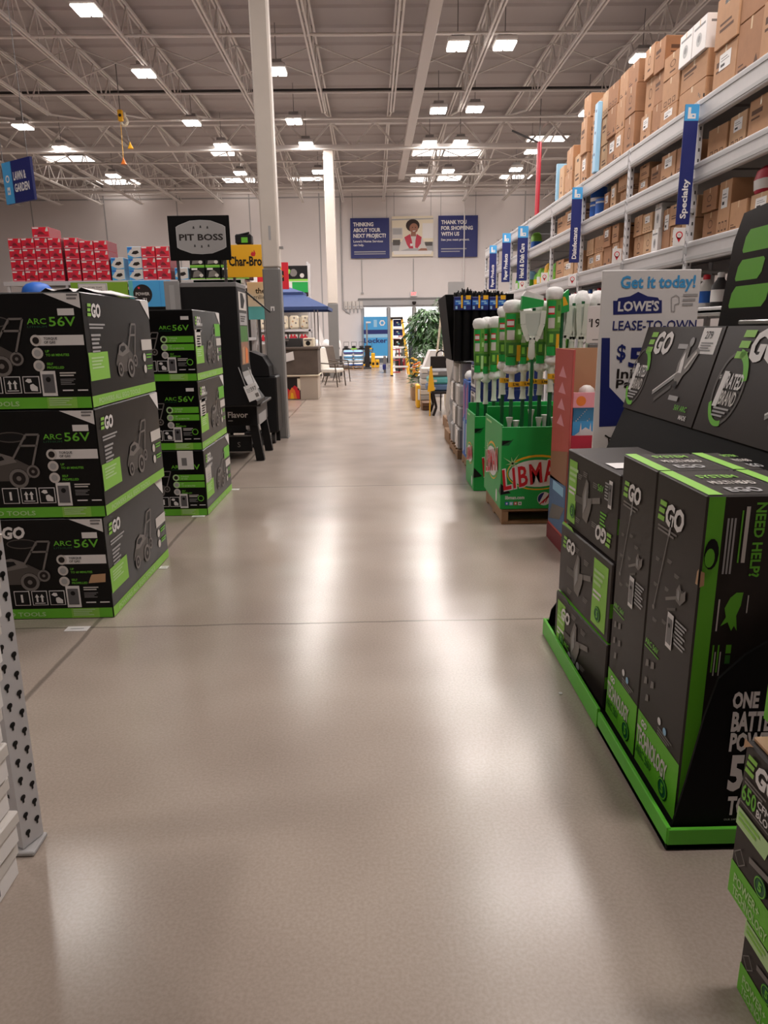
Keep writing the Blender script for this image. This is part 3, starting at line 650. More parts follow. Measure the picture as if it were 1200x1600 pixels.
def tall_box(x0, x1, y0, y1, z1, label, open_near):
    z0 = 0.022; ee = empty('trimmer_box', ((x0+x1)/2,(y0+y1)/2,z0), label, 'trimmer box', 'tall trimmer boxes in the green tray')
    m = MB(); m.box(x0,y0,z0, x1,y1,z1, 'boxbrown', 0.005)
    W, Hh = y1-y0, z1-z0; F = west(x0, y1, z0)
    m.rect(F, 0.004, 0.004, W-0.003, 0.185, 'green', 1)
    ego_logo(m, F, 0.03, Hh-0.135, 0.062 if W > 0.3 else 0.055); lines(m, F, 0.035, Hh-0.155, 0.13, 2, 0.006, 'ghost', 2)
    trimmer_art(m, F, 0.04, 0.565, 0.27*W/0.32)
    phone_art(m, F, W*0.5, 0.48, 0.04, 0.105); lines(m, F, W*0.5+0.05, 0.575, 0.07, 7, 0.006, 'lightgrey', 2); m.text(F, 'ARC 56V', 0.015, 0.425, 0.018, 'green', 2, bold=0.02); m.rect(F, 0.012, 0.413, 0.12, 0.417, 'green', 2)
    for a, b in ((0.03,0.35),(0.07,0.36),(0.03,0.29),(0.08,0.30),(0.05,0.24)): m.pl(F, ((a,b),(a+0.025,b+0.01),(a+0.022,b+0.03),(a+0.004,b+0.025)), 'ghost', 2)
    ego_logo(m, F, 0.02, 0.15, 0.022); m.text(F, 'TECHNOLOGY', 0.012, 0.082, 0.056, 'offwhite', 3, w=W*0.74, bold=0.035); m.text(F, 'ARC 56V', 0.012, 0.04, 0.03, 'sleevedark', 3, w=W*0.4, bold=0.02); badge(m, F, W*0.72, 0.05, 0.034)
    m.disc(F, W*0.52, 0.235, 0.012, 'white', 2, 10); m.disc(F, W*0.65, 0.225, 0.012, 'paleblue', 2, 10); lines(m, F, W*0.5, 0.21, 0.1, 3, 0.005, 'ghost', 2)
    # near end and top carry the green edge band
    G = front(x0, y0, z0); m.rect(G, 0.004, 0.01, 0.046, Hh-0.004, 'green', 1)
    Tp = frame((x0,y0,z1), (1,0,0), (0,1,0)); m.rect(Tp, 0.003, 0.003, 0.04, W-0.003, 'lime', 1); wx = x1-x0
    m.text(Tp, 'EGO', 0.075, 0.03, 0.05, 'lightgrey', 2, w=wx*0.4, bold=0.03, rot=0); m.text(Tp, 'MULTI HEAD', 0.07, 0.12, 0.04, 'offwhite', 2, w=wx*0.55, bold=0.02); m.text(Tp, 'SYSTEM', 0.07, 0.2, 0.04, 'lime', 2, w=wx*0.5, bold=0.02)
    if open_near:
        m.text(G, 'NEED HELP?', 0.128, Hh-0.02, 0.026, 'green', 2, w=0.2, bold=0.03, rot=-math.pi/2)
        for i in range(3): m.rect(G, 0.056+i*0.009, Hh-0.21, 0.061+i*0.009, Hh-0.06, 'lightgrey', 2)
        m.rect(G, 0.092, Hh-0.18, 0.096, Hh-0.04, 'green', 2); m.rect(G, 0.102, Hh-0.18, 0.112, Hh-0.03, 'offwhite', 2)
        us = ((0.0,0.02),(0.02,0.055),(0.01,0.09),(0.03,0.13),(0.055,0.15),(0.085,0.15),(0.08,0.1),(0.065,0.06),(0.075,0.0),(0.06,0.02),(0.05,0.0),(0.03,0.035))
        m.pl(G, [(0.068+a*0.6, Hh-0.37+b*0.72) for a, b in us], 'green', 2); m.rect(G, 0.056, Hh-0.37, 0.06, Hh-0.28, 'offwhite', 2); m.rect(G, 0.132, Hh-0.32, 0.135, Hh-0.27, 'offwhite', 2)
        for i in range(2): m.rect(G, 0.054+i*0.014, Hh-0.49, 0.058+i*0.014, Hh-0.41, 'green', 2); m.rect(G, 0.061+i*0.014, Hh-0.5, 0.064+i*0.014, Hh-0.43, 'offwhite', 2)
        m.rect(G, 0.09, Hh-0.435, 0.104, Hh-0.41, 'green', 2); m.rect(G, 0.09, Hh-0.465, 0.104, Hh-0.44, 'sleevedark', 2)
    o = m.build('carton', ee)
    if open_near:
        m = MB(); m.disc(G, 0.023, Hh-0.155, 0.019, 'black', 3, 14, 0.042); m.disc(G, 0.019, Hh-0.165, 0.013, 'green', 4, 14, 0.026); m.build('grip_hole', ee)
        m = MB(); m.pl(F, ((W-0.012,Hh-0.24),(W+0.0,Hh-0.24),(W+0.0,Hh-0.195),(W-0.008,Hh-0.205)), 'tan', 3); m.pl(G, ((0,Hh-0.245),(0.012,Hh-0.24),(0.01,Hh-0.205),(0,Hh-0.2)), 'tan', 4); m.build('torn_edge', ee)
    return ee
tall_box(0.842,1.062,1.715,2.03,0.985,'nearest tall trimmer carton with green edge, at the aisle side',True)
tall_box(0.842,1.062,2.036,2.325,0.985,'tall trimmer carton behind the nearest one, beside the short cartons',False)
tall_box(1.066,1.162,1.715,2.03,0.985,'tall trimmer carton behind the near one, under the leaning lid',True)
tall_box(1.066,1.162,2.036,2.325,0.985,'tall trimmer carton at the back row, farther from camera',False)
# ---------------------------------------------------------------- three short cartons at the far end of the tray
def short_box(z0, h, rz, dx, upside, side_green, label):
    L, D = 0.56, 0.3
    ee = empty('blower_box', (0.985+dx,2.63,z0), label, 'blower box', 'short tool boxes stacked in the green tray', rz); M = LOCAL[ee]
    m = MB(M); x0, x1, y0, y1 = -D/2, D/2, -L/2, L/2
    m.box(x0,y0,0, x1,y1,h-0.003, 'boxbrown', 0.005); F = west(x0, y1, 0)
    if upside == 0: ego_logo(m, F, 0.04, h-0.095, 0.052)
    else:
        o, u, v, n = F; G = (o+u*L+v*h, -u, -v, n); ego_logo(m, G, 0.04, h-0.09, 0.055)
    m.rect(F, L-0.17 if side_green else 0.03, 0.02, L-0.03 if side_green else 0.125, h-0.03 if upside == 0 else h-0.04, 'lime', 1)
    gx = L-0.16 if side_green else 0.04
    lines(m, F, gx, h-0.08, 0.1, 3, 0.012, 'palegreen', 2); lines(m, F, gx, h-0.16, 0.08, 2, 0.01, 'white', 2); badge(m, F, gx+0.055, 0.07, 0.03)
    bx = 0.2 if side_green else 0.22; by = h*0.42                    # blower: round body, long nozzle
    m.stroke(F, [(bx-0.1,by),(bx+0.03,by+0.005)], 0.028, 'ghostdim', 2); m.stroke(F, [(bx+0.05,by+0.02),(bx+0.17,by+0.05)], 0.022, 'ghost', 2)
    m.pl(F, [(bx+a, by+b) for a, b in ((0,-0.06),(-0.015,0.03),(0.02,0.1),(0.045,0.09),(0.05,0.03),(0.09,0.04),(0.085,0.0),(0.05,-0.07))], 'ghost', 3); m.pl(F, [(bx+a, by+b) for a, b in ((0.005,-0.04),(0.005,0.03),(0.03,0.08),(0.038,0.0))], 'silver', 4)
    for a, b in ((-0.08,0.1),(0.09,0.1),(-0.08,-0.08),(0.1,-0.05),(-0.02,0.12)): lines(m, F, bx+a, by+b, 0.05, 3, 0.004, 'ghost', 2)
    if upside == 1: phone_art(m, F, L-0.09, h-0.14, 0.032, 0.1); lines(m, F, L-0.13, h-0.06, 0.035, 6, 0.006, 'lightgrey', 2); m.text(F, '56V', L-0.2, h-0.1, 0.025, 'green', 2, bold=0.02); lines(m, F, L-0.16, 0.14, 0.06, 5, 0.007, 'green', 2)
    if z0 < 0.1:
        for i in range(3): m.disc(F, 0.2+i*0.05, 0.045, 0.017, 'lightgrey', 3, 12)
        m.text(F, 'ARC', 0.13, 0.06, 0.022, 'green', 3, bold=0.02); m.rect(frame((x0,y0,h-0.003),(1,0,0),(0,1,0)), 0.002, 0.0, 0.02, L, 'green', 1)
    G = front(x0, y0, 0); m.rect(G, 0.0, h*0.32, D, h*0.5, 'green', 1)
    Tp = frame((x0,y0,h-0.003), (1,0,0), (0,1,0))
    if upside: lines(m, Tp, 0.05, 0.12, 0.1, 3, 0.012, 'lightgrey', 1)
    m.build('carton', ee)
    if upside: m = MB(M); m.rect(Tp, 0.02, 0.1, 0.1, 0.2, 'white', 3); m.build('shipping_label', ee)
    else: m = MB(M); m.pl(F, ((0.01,h-0.002),(0.16,h-0.002),(0.13,h+0.012),(0.03,h+0.012)), 'lime' if z0 > 0.1 else 'boxblack', 2); m.build('top_flap', ee)
short_box(0.022,0.262,0.075,-0.02,0,False,'short blower carton at the bottom, beside the green tray wall')
short_box(0.287,0.305,0.06,-0.015,0,True,'short blower carton in the middle, green strip on right')
short_box(0.595,0.318,0.05,-0.005,1,False,'topmost short blower carton, standing upside down')
# ---------------------------------------------------------------- blower cartons at the right edge of the frame
def corner_box(x0, y1, z0, h, label):
    ee = empty('leaf_blower_box', (x0+0.25,y1-0.25,z0), label, 'leaf blower box', 'blower boxes stacked at the right edge')
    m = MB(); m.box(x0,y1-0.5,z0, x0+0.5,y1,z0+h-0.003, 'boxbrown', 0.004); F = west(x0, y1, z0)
    m.rect(F, 0.003, 0.003, 0.497, 0.075, 'green', 1); m.text(F, 'POWER+', 0.02, 0.038, 0.02, 'palegreen', 2, w=0.09, bold=0.02); m.text(F, 'TECHNOLOGY', 0.02, 0.012, 0.02, 'palegreen', 2, w=0.12, bold=0.02); m.text(F, 'BATTERY', 0.2, 0.02, 0.03, 'palegreen', 2, w=0.2, bold=0.02)
    ego_logo(m, F, 0.012, h-0.06, 0.04); lines(m, F, 0.015, h-0.075, 0.07, 2, 0.004, 'ghost', 2)
    m.text(F, '650', 0.01, h-0.118, 0.034, 'green', 2, w=0.048, bold=0.02); m.text(F, 'CFM CORDLESS', 0.062, h-0.10, 0.015, 'white', 2, bold=0.02); m.text(F, 'BLOWER', 0.062, h-0.12, 0.015, 'white', 2, bold=0.02); m.rect(F, 0.01, h-0.127, 0.12, h-0.124, 'ghost', 2)
    m.pl(F, ((0.004,h-0.178),(0.105,h-0.178),(0.118,h-0.14),(0.004,h-0.14)), 'palegreen', 2); lines(m, F, 0.012, h-0.153, 0.07, 2, 0.006, 'lime', 3)
    m.ring(F, 0.03, 0.098, 0.02, 0.003, 'ghost', 2, 4); m.stroke(F, [(0.06,0.12),(0.3,0.16)], 0.012, 'ghost', 2); badge(m, F, 0.105, 0.1, 0.02)
    G = frame((x0,y1,z0+h-0.003),(1,0,0),(0,-1,0))
    m.build('carton', ee)
    m = MB(); m.pl(F, ((0.0,h-0.02),(0.02,h-0.005),(0.03,h),(0.0,h)), 'tan', 3); m.box(x0+0.01,y1-0.06,z0+h-0.003, x0+0.09,y1-0.004,z0+h+0.006, 'tan', 0.002); m.build('torn_corner', ee)
corner_box(0.772,1.215,0.0,0.325,'leaf blower carton on the floor at the right edge')
corner_box(0.682,1.145,0.325,0.335,'leaf blower carton above the floor one, at right edge')
corner_box(0.735,1.19,0.672,0.325,'topmost leaf blower carton at the right edge')
# ================================================================ lease sign behind the tool display
SY = 3.72
e = empty('sign_board', (1.42,SY,0), 'large white lease-to-own sign board behind the black display', 'sign')
a, b = at(942,424,SY), at(1097,419,SY); zt = (a.z+b.z)/2; x0, x1 = a.x, b.x
m = MB(); m.box(x0,SY,0.45, x1,SY+0.012,zt, 'white', 0.003); F = frame((0,SY,0), (1,0,0), (0,0,1))
def tpx(t, px, py, hpx, wpx, mat, bold=0.0, Y=SY, shear=0.0, k=2):
    p = at(px, py, Y); q = at(px, py-hpx, Y); r = at(px+wpx, py, Y); m.text(F, t, p.x, p.z, q.z-p.z, mat, k, w=r.x-p.x, bold=bold, shear=shear)
def ppx(pts, mat, k=1, Y=SY): m.pl(F, [(at(x,y,Y).x, at(x,y,Y).z) for x, y in pts], mat, k)
tpx('Get it today!', 969,450,19,117, 'skyblue', 0.03)
ppx(((958,492),(958,470),(964,470),(966,466),(984,463),(997,456),(1012,463),(1028,465),(1030,469),(1034,469),(1034,489)), 'navy')
tpx("LOWE'S", 965,486,15,64, 'white', 0.035); tpx('LEASE-TO-OWN', 957,516,15,130, 'navy', 0.012)
m.stroke(F, [(at(x,y,SY).x, at(x,y,SY).z) for x, y in ((1049,486),(1049,465),(1056,461),(1061,465),(1061,474),(1054,476),(1054,487),(1049,486))], 0.004, 'lightgrey', 2)
lines(m, F, at(1067,463,SY).x, at(1067,463,SY).z, 0.075, 3, 0.012, 'lightgrey', 2)
ppx(((940,528),(953,528),(952,605),(968,622),(985,640),(975,665),(936,667)), 'navy')
tpx('$', 963,562,24,14, 'navy', 0.02); tpx('50', 981,573,30,60, 'navy', 0.03); tpx('Initial', 963,591,15,58, 'ink', 0.02); tpx('Payment', 962,606,13,90, 'ink', 0.02)
m.stroke(F, [(at(x,y,SY).x, at(x,y,SY).z) for x, y in ((945,680),(951,684),(951,698),(962,698),(962,686),(951,684))], 0.008, 'ink', 2)
m.build('panel', e)
for x in (x0+0.05, x1-0.08):
    m = MB(); m.box(x,SY+0.013,0.0, x+0.03,SY+0.035,1.5, 'lightgrey'); m.box(x-0.01,SY-0.1,0.0, x+0.04,SY+0.2,0.02, 'grey'); m.build('stand_leg', e)

# ================================================================ red gift display
RY = 4.25
e = empty('gift_display', (1.6,RY+0.3,0), 'red cardboard gift display between white sign and green mop bin', 'display')
rx0 = at(896,560,RY).x; zt = at(880,547,RY).z; rx1 = rx0+0.72
m = MB(); m.box(rx0,RY,0.1, rx0+0.012,RY+0.42,zt, 'salmon'); F = west(rx0,RY+0.42,0)
m.rect(F, 0.004,0.62, 0.416,zt-0.005, 'salmon', 1); m.pl(F, ((0.01,0.42),(0.41,0.44),(0.41,0.66),(0.01,0.6)), 'clay', 2); m.rect(F, 0.01,0.12,0.41,0.44, 'denim', 2); m.pl(F, ((0.02,0.14),(0.3,0.2),(0.4,0.3),(0.1,0.26)), 'ghost', 3); m.rect(F, 0.1,0.36,0.36,0.42,'paleblue',3)
for i in range(4): m.pl(F, ((0.12,0.8+i*0.1),(0.3,0.8+i*0.1),(0.21,0.87+i*0.1)), 'pink', 2)
m.build('side_panel', e)
m = MB(); m.box(rx1,RY,0.1, rx1+0.012,RY+0.42,zt, 'salmon'); m.build('side_panel', e)
m = MB(); m.box(rx0+0.013,RY+0.40,0.1, rx1-0.001,RY+0.42,zt, 'tan'); m.build('back_panel', e)
for z in (0.4, 0.76, 1.02):
    m = MB(); m.box(rx0+0.013,RY,z-0.09, rx1-0.001,RY+0.012,z, 'pink' if z > 1 else 'crimson'); m.box(rx0+0.013,RY+0.013,z-0.09, rx1-0.001,RY+0.399,z-0.075, 'wine')
    if 0.7 < z < 0.8: m.text(front(rx0+0.14,RY,z-0.065), 'LIMITED EDITION', 0,0,0.03, 'white', 1, bold=0.02)
    if z > 1: m.disc(front(rx0+0.06,RY,z-0.05), 0,0,0.03,'orange',1); m.rect(front(rx0+0.15,RY,z-0.05),0,0,0.4,0.02,'salmon',1)
    m.build('shelf_tray', e)
m = MB(); m.box(rx0-0.005,RY-0.005,0, rx1+0.017,RY+0.425,0.1, 'wine'); m.build('base', e)
for i in range(4):
    m = MB(); m.lathe([(0.0,0),(0.045,0.01),(0.055,0.05),(0.045,0.09),(0.02,0.11),(0.0,0.112)], 'pink' if i % 2 else 'offwhite', 12, (rx0+0.12+i*0.12,RY+0.1,0.945))
    tag(m.build('bath_bomb'), ('pink wrapped ball on top gift tray, leftmost','white wrapped ball on top gift tray, second from left','pink wrapped ball on top gift tray, third from left','white wrapped ball on top gift tray, behind the sign')[i], 'gift ball', 'wrapped balls on the gift display')
for i in range(3):
    x = rx0+0.03+i*0.19; m = MB(); m.box(x,RY+0.05,0.685, x+0.16,RY+0.11,0.93, 'blue' if i != 1 else 'crimson', 0.004); F = front(x,RY+0.05,0.685)
    m.rect(F, 0.0,0.0,0.16,0.245, 'skyblue' if i != 1 else 'red', 1); m.pl(F, ((0,0.0),(0.16,0),(0.16,0.07),(0.08,0.12),(0,0.06)), 'white', 2)
    for q in (0.05, 0.11): m.pl(F, ((q-0.012,0.06),(q+0.012,0.06),(q,0.15)), 'white', 3)
    for q in range(9): m.disc(F, 0.02+(q*53 % 13)*0.01, 0.16+(q*29 % 7)*0.011, 0.004, 'white', 3, 6)
    tag(m.build('gift_box'), ('blue gift box with snowy trees on the lower gift tray','red gift box on lower gift tray behind the white sign','blue gift box on lower gift tray, right end')[i], 'gift box', 'gift boxes on the red display')

# ================================================================ pallets and green mop bins
def pallet(x0, x1, y0, y1, h, label, grp='wooden pallets on the floor'):
    e = empty('pallet', ((x0+x1)/2,(y0+y1)/2,0), label, 'pallet', grp)
    for i in range(5):
        yy = y0+(y1-y0-0.09)*i/4; m = MB(); m.box(x0,yy,h-0.018, x1,yy+0.09,h, 'wood', 0.003); m.build('deck_board', e)
    for i in range(3):
        xx = x0+(x1-x0-0.05)*i/2; m = MB(); m.box(xx,y0+0.002,0.018, xx+0.05,y1-0.002,h-0.018, 'wood', 0.003); m.build('stringer', e)
    for yy in (y0, (y0+y1)/2-0.04, y1-0.08):
        m = MB(); m.box(x0,yy,0, x1,yy+0.08,0.018, 'wood', 0.002); m.build('base_board', e)
    return e
def lib_logo(m, F, cx, cy, s, k=1):
    m.disc(F, cx, cy, 0.46*s, 'yellow', k, 30, 0.26*s); m.disc(F, cx+0.005*s, cy-0.006*s, 0.45*s, 'libgreen', k+1, 30, 0.235*s); m.disc(F, cx-0.01*s, cy-0.012*s, 0.42*s, 'white', k+2, 30, 0.2*s)
    for bold, mat, kk in ((0.06,'white',k+3), (0.022,'red',k+4)): m.text(F, 'LIBMAN', cx-0.50*s, cy-0.25*s, 0.30*s, mat, kk, w=1.02*s, bold=bold, shear=0.15, rot=0.20, space=1.12)
    for t in range(8):
        an = t*math.pi/4+0.2; r = (0.16 if t % 2 else 0.1)*s; bx, by = cx-0.38*s, cy+0.14*s
        m.pl(F, ((bx-0.012*s*math.sin(an),by+0.012*s*math.cos(an)), (bx+0.012*s*math.sin(an),by-0.012*s*math.cos(an)), (bx+r*math.cos(an),by+r*math.sin(an))), 'palegreen', k+3)
def bin_(x0, x1, y0, y1, z0, z1, label, big):
    e = empty('mop_bin', ((x0+x1)/2,(y0+y1)/2,z0), label, 'display bin', 'green cardboard mop bins'); t = 0.012
    m = MB(); m.box(x0,y0,z0, x1,y0+t,z1, 'libgreen', 0.003); F = front(x0,y0,z0); W, Hh = x1-x0, z1-z0
    m.pl(F, ((0.0,Hh*0.78),(0.085,Hh*0.86),(0.05,Hh*0.78)), 'deepgreen', 1); m.pl(F, ((0.0,Hh*0.84),(0.0,Hh*0.78),(0.07,Hh*0.84)), 'black', 2); m.pl(F, ((0.0,Hh*0.32),(0.0,Hh*0.18),(0.075,Hh*0.2)), 'black', 2)
    if big:
        lib_logo(m, F, 0.27, 0.27, 0.50); m.text(F, 'libman.com', 0.035, 0.075, 0.026, 'white', 2, w=0.14, bold=0.03)
        for i, c in enumerate(('blue','paleblue','salmon','white')): m.rect(F, 0.035+i*0.032, 0.03, 0.06+i*0.032, 0.055, c, 2); m.rect(F, 0.042+i*0.032, 0.036, 0.053+i*0.032, 0.049, 'white' if i != 3 else 'grey', 3)
        cx, cy = 0.32, 0.075; m.disc(F, cx, cy, 0.05, 'white', 2, 20); m.pl(F, [(cx+0.046*math.cos(q), cy+0.046*math.sin(q)) for q in [math.pi*(0.5+i/10*0.72) for i in range(11)]] , 'navy', 3)
        for i in range(3): m.stroke(F, [(cx-0.03+i*0.02,cy-0.04+i*0.006),(cx+0.005+i*0.012,cy-0.005+i*0.012),(cx+0.035,cy+0.015+i*0.011)], 0.008, 'red', 3)
        for i, w in enumerate((0.07,0.085,0.06)): m.rect(F, cx+0.055, cy+0.02-i*0.022, cx+0.055+w, cy+0.034-i*0.022, 'salmon', 2)
    else: lib_logo(m, F, 0.36, 0.27, 0.55)
    m.build('front_wall', e)
    m = MB(); m.box(x0,y0+t,z0, x0+t,y1,z1+0.012, 'libgreen', 0.003); G = west(x0,y1,z0); L = y1-y0
    lib_logo(m, G, L*0.5, 0.30, L*0.72); m.rect(G, L*0.1, z1-z0-0.03, L*0.4, z1-z0-0.015, 'palegreen', 1); m.pl(G, ((L,0.2),(L,0.1),(L*0.9,0.12)), 'black', 1); m.disc(G, L*0.78, 0.07, 0.03, 'white', 1, 14, 0.05)
    m.build('side_wall', e)
    m = MB(); m.box(x1-t,y0+t,z0, x1,y1,z1+0.012, 'libgreen', 0.003); m.build('side_wall', e)
    m = MB(); m.box(x0+t,y1-t,z0, x1-t,y1,z1+0.07, 'libgreen', 0.003); m.build('back_wall', e)
    m = MB(); m.box(x0+t,y0+t,z0, x1-t,y1-t,z0+0.05, 'libgreen'); m.build('bottom', e)
pallet(0.935,2.0,4.99,5.72,0.115,'wooden pallet under the nearer green mop bin')
bin_(0.92,2.0,4.98,5.74,0.118,0.72,'green cardboard mop bin with red and white logo, nearer one',True)
bin_(0.885,1.9,6.10,6.62,0.003,0.665,'green cardboard mop bin behind the nearer one, on the floor',False)
def mop(px, pt, pc, ps, pk, pg, Y, r, label, zb=0.17, tagc=True, grp='green and white mops in the bins', lean=0.0):
    # px: axis; pt top, pc cap end, ps sleeve end, pk collar end, pg grip end (all measured heights at depth Y)
    z = lambda py: at(px, py, Y).z
    x = at(px, (pt+pg)/2, Y).x; e = empty('mop', (x,Y,zb), label, 'mop', grp); M = LOCAL[e]
    zt, zc, zs, zk, zg = [z(q)-zb for q in (pt,pc,ps,pk,pg)]
    m = MB(M); h = zt-zc; m.lathe([(r*0.75,zc-0.01),(r*1.08,zc+h*0.1),(r*1.22,zc+h*0.45),(r*1.15,zc+h*0.75),(r*0.8,zt-0.006),(r*0.2,zt)], 'mopwhite', 18, wob=0.05); m.build('mop_head', e)
    m = MB(M); m.lathe([(r*0.6,zs),(r*0.82,zs+0.03),(r*0.98,(zs+zc)/2),(r,zc)], 'sleevegreen', 14)
    for i in range(14):
        an = -2.6+i*0.16; 
    Fs = frame((-r*0.6,-r*0.86,zs), (1,0,0), (0,0,1)); hh = zc-zs
    def band(a0, a1, z0, z1, mat, q=1.03):
        n = 6; P = []
        for i in range(n+1):
            t = a0+(a1-a0)*i/n; P += [(math.cos(t)*r*q,math.sin(t)*r*q,z0), (math.cos(t)*r*q,math.sin(t)*r*q,z1)]
        m.raw(P, [(2*i,2*i+2,2*i+3,2*i+1) for i in range(n)], mat, True)
    f = lambda k: zs+hh*k
    band(-2.7,-1.5,f(0.68),f(0.98),'libgreen'); band(-2.55,-1.65,f(0.74),f(0.88),'red',1.05); band(-2.5,-1.7,f(0.77),f(0.85),'white',1.07); band(-2.5,-1.6,f(0.5),f(0.68),'offwhite'); band(-2.6,-0.6,f(0.2),f(0.45),'sleevedark'); band(-2.2,-1.7,f(0.25),f(0.4),'lime',1.05); band(-1.4,-0.4,f(0.5),f(0.95),'sleevegreen'); band(-1.2,-0.7,f(0.6),f(0.7),'palegreen',1.05); band(-1.25,-0.8,f(0.8),f(0.9),'sleevedark',1.05); band(-2.6,-1.4,f(0.02),f(0.18),'libgreen'); band(-1.3,-0.7,f(0.1),f(0.4),'yellow' if px % 2 else 'palegreen')
    m.build('printed_sleeve', e)
    m = MB(M); m.lathe([(r*0.5,zk),(r*0.95,zk+0.015),(r*1.02,(zk+zs)/2),(r*0.75,zs+0.01)], 'mopwhite', 14, wob=0.08); m.build('collar', e)
    m = MB(M); m.lathe([(0.027,zg),(0.024,zg+0.01),(0.02,zg+0.04),(0.021,zk+0.01)], 'toolwhite', 12); m.build('grip', e)
    m = MB(M); m.cyl((0,0,0), (0,0,zg+0.01), 0.015, 'deepgreen', 10); m.build('handle', e)
    if tagc:
        zz = zk-(zk-zg)*0.42; m = MB(M); m.lathe([(0.0245,zz-0.018),(0.0245,zz+0.018)], 'yellow', 10); m.box(0.0,-0.03,zz-0.018, 0.055,-0.026,zz+0.018, 'yellow'); m.text(front(0.004,-0.03,zz-0.009), '5.98', 0,0,0.018, 'ink', 1, bold=0.03); m.build('price_tag', e)
mop(748,497,514,583,594,628,6.26,0.046,'white topped mop, leftmost in the farther green bin',0.06,False)
mop(760,495,513,585,598,631,6.37,0.046,'white topped mop, second from left in farther bin',0.06,False)
mop(773,494,512,582,593,626,6.26,0.047,'white topped mop, third from left in farther bin',0.06,False)
mop(784,496,513,580,592,622,6.52,0.044,'white topped mop, rightmost in the farther green bin',0.06,False)
mop(801,468,489,572,584,623,5.22,0.062,'thick white topped mop, leftmost in the nearer green bin')
mop(787,478,496,566,578,616,5.52,0.046,'thin mop behind the leftmost one in nearer bin')
mop(819,480,500,570,582,623,5.34,0.042,'mop just left of the white dustpan, nearer bin')
mop(846,470,490,569,581,617,5.26,0.048,'dark sleeved mop just right of the white dustpan')
mop(832,474,492,567,579,618,5.56,0.045,'mop directly behind the white dustpan')
mop(863,448,468,557,570,612,5.08,0.050,'tallest mop in the nearer green bin, right side')
mop(862,470,486,570,580,614,5.6,0.042,'mop standing behind the tallest one in nearer bin')
mop(884,462,482,560,574,612,5.68,0.05,'mop behind the red display, left of the price sign')
# loose white cone tips standing in the bin
for i, (px, pt, Y) in enumerate(((796,652,5.06),(806,657,5.07),(830,640,5.12),(842,652,5.06),(851,648,5.1),(866,652,5.05),(874,647,5.05))):
    p = at(px, pt, Y); m = MB(); m.lathe([(0.016,0),(0.014,p.z-0.171-0.05),(0.026,p.z-0.171)], 'greytoolwhite', 12, (p.x,Y,0.171))
    tag(m.build('mop_handle_tip'), 'pale handle tip %s in the nearer green bin' % ('first from left','second from left','third from left','fourth from left','fifth from left','sixth from left','last on the right')[i], 'handle tip', 'handle tips in the nearer mop bin')
def dustpan(px0, px1, pt, pm, pb, Y, label, brush=True):
    a, b = at(px0,pt,Y), at(px1,pt,Y); xc = (a.x+b.x)/2; w = (b.x-a.x)/2; zt = a.z; zm = at(px0,pm,Y).z; zb = at(px0,pb,Y).z
    e = empty('dustpan', (xc,Y,0.17), label, 'dustpan', 'dustpans with brooms in the mop bin')
    m = MB(); F = frame((xc,Y,0), (1,0,0), (0,0,1)); h = zt-zm
    out = [(-w,zt),(w,zt),(w*0.92,zt-h*0.45),(w*0.55,zm+h*0.15),(0.02,zm),(-0.02,zm),(-w*0.55,zm+h*0.15),(-w*0.92,zt-h*0.45)]
    m.prism(F, out, 0.012, 'toolwhite'); m.pl(F, [(x*0.82, zm+(z-zm)*0.86+0.012) for x, z in out], 'greytoolwhite', 1)
    for i in range(len(out)):
        (x_, z_), (x2, z2) = out[i], out[(i+1) % len(out)]
        if i not in (0,): m.bar((xc+x_,Y-0.012,z_), (xc+x2,Y-0.012,z2), 0.035, 0.008, 'toolwhite', up=(0,1,0))
    m.build('pan', e)
    m = MB(); m.lathe([(0.012,zb),(0.026,zb+0.02),(0.022,zb+0.1),(0.016,zm+0.03)], 'toolwhite', 10, (xc,Y-0.004,0), sq=0.6); m.build('pan_handle', e)
    m = MB(); m.cyl((xc+0.02,Y+0.05,0.17), (xc+0.02,Y+0.05,zt+0.02), 0.012, 'deepgreen', 8); m.build('broom_stick', e)
    if brush:
        m = MB(); m.prism(frame((xc,Y+0.03,0),(1,0,0),(0,0,1)), [(-w*1.0,zt+0.01),(w*1.1,zt+0.03),(w*1.12,zt+0.07),(-w*0.95,zt+0.1)], 0.05, 'libgreen'); m.build('brush_cover', e)
        m = MB(); m.prism(frame((xc,Y+0.035,0),(1,0,0),(0,0,1)), [(-w*0.93,zt+0.1),(w*1.1,zt+0.07),(w*1.08,zt+0.1),(w*0.3,zt+0.115),(-w*0.6,zt+0.135)], 0.04, 'mopwhite'); m.build('bristles', e)
dustpan(816,849,486,532,562,5.02,'white dustpan hanging in the middle of the nearer mop bin')
dustpan(874,889,485,528,560,5.18,'white dustpan with tilted green broom, right of the tallest mop')
dustpan(890,901,478,530,566,5.25,'pale narrow dustpan right of the tilted green broom',False)
dustpan(904,916,475,530,570,5.22,'pale narrow dustpan next to the price sign',False)
m = MB(); p = at(876,490,5.12); q = at(888,452,5.12); F = frame((0,5.12,0),(1,0,0),(0,0,1)); m.prism(F, ((p.x,p.z),(p.x+0.06,p.z+0.015),(q.x+0.005,q.z),(q.x-0.05,q.z-0.045),(p.x-0.01,p.z+0.07)), 0.05, 'libgreen'); m.pl(F, ((p.x+0.015,p.z+0.05),(p.x+0.05,p.z+0.06),(q.x-0.02,q.z-0.05),(q.x-0.035,q.z-0.05)), 'yellow', 1)
m.cyl((p.x+0.02,5.15,0.17), (p.x+0.02,5.15,p.z+0.02), 0.012, 'deepgreen', 8); tag(m.build('broom'), 'green wrapped broom head tilted beside the tallest mop', 'broom')
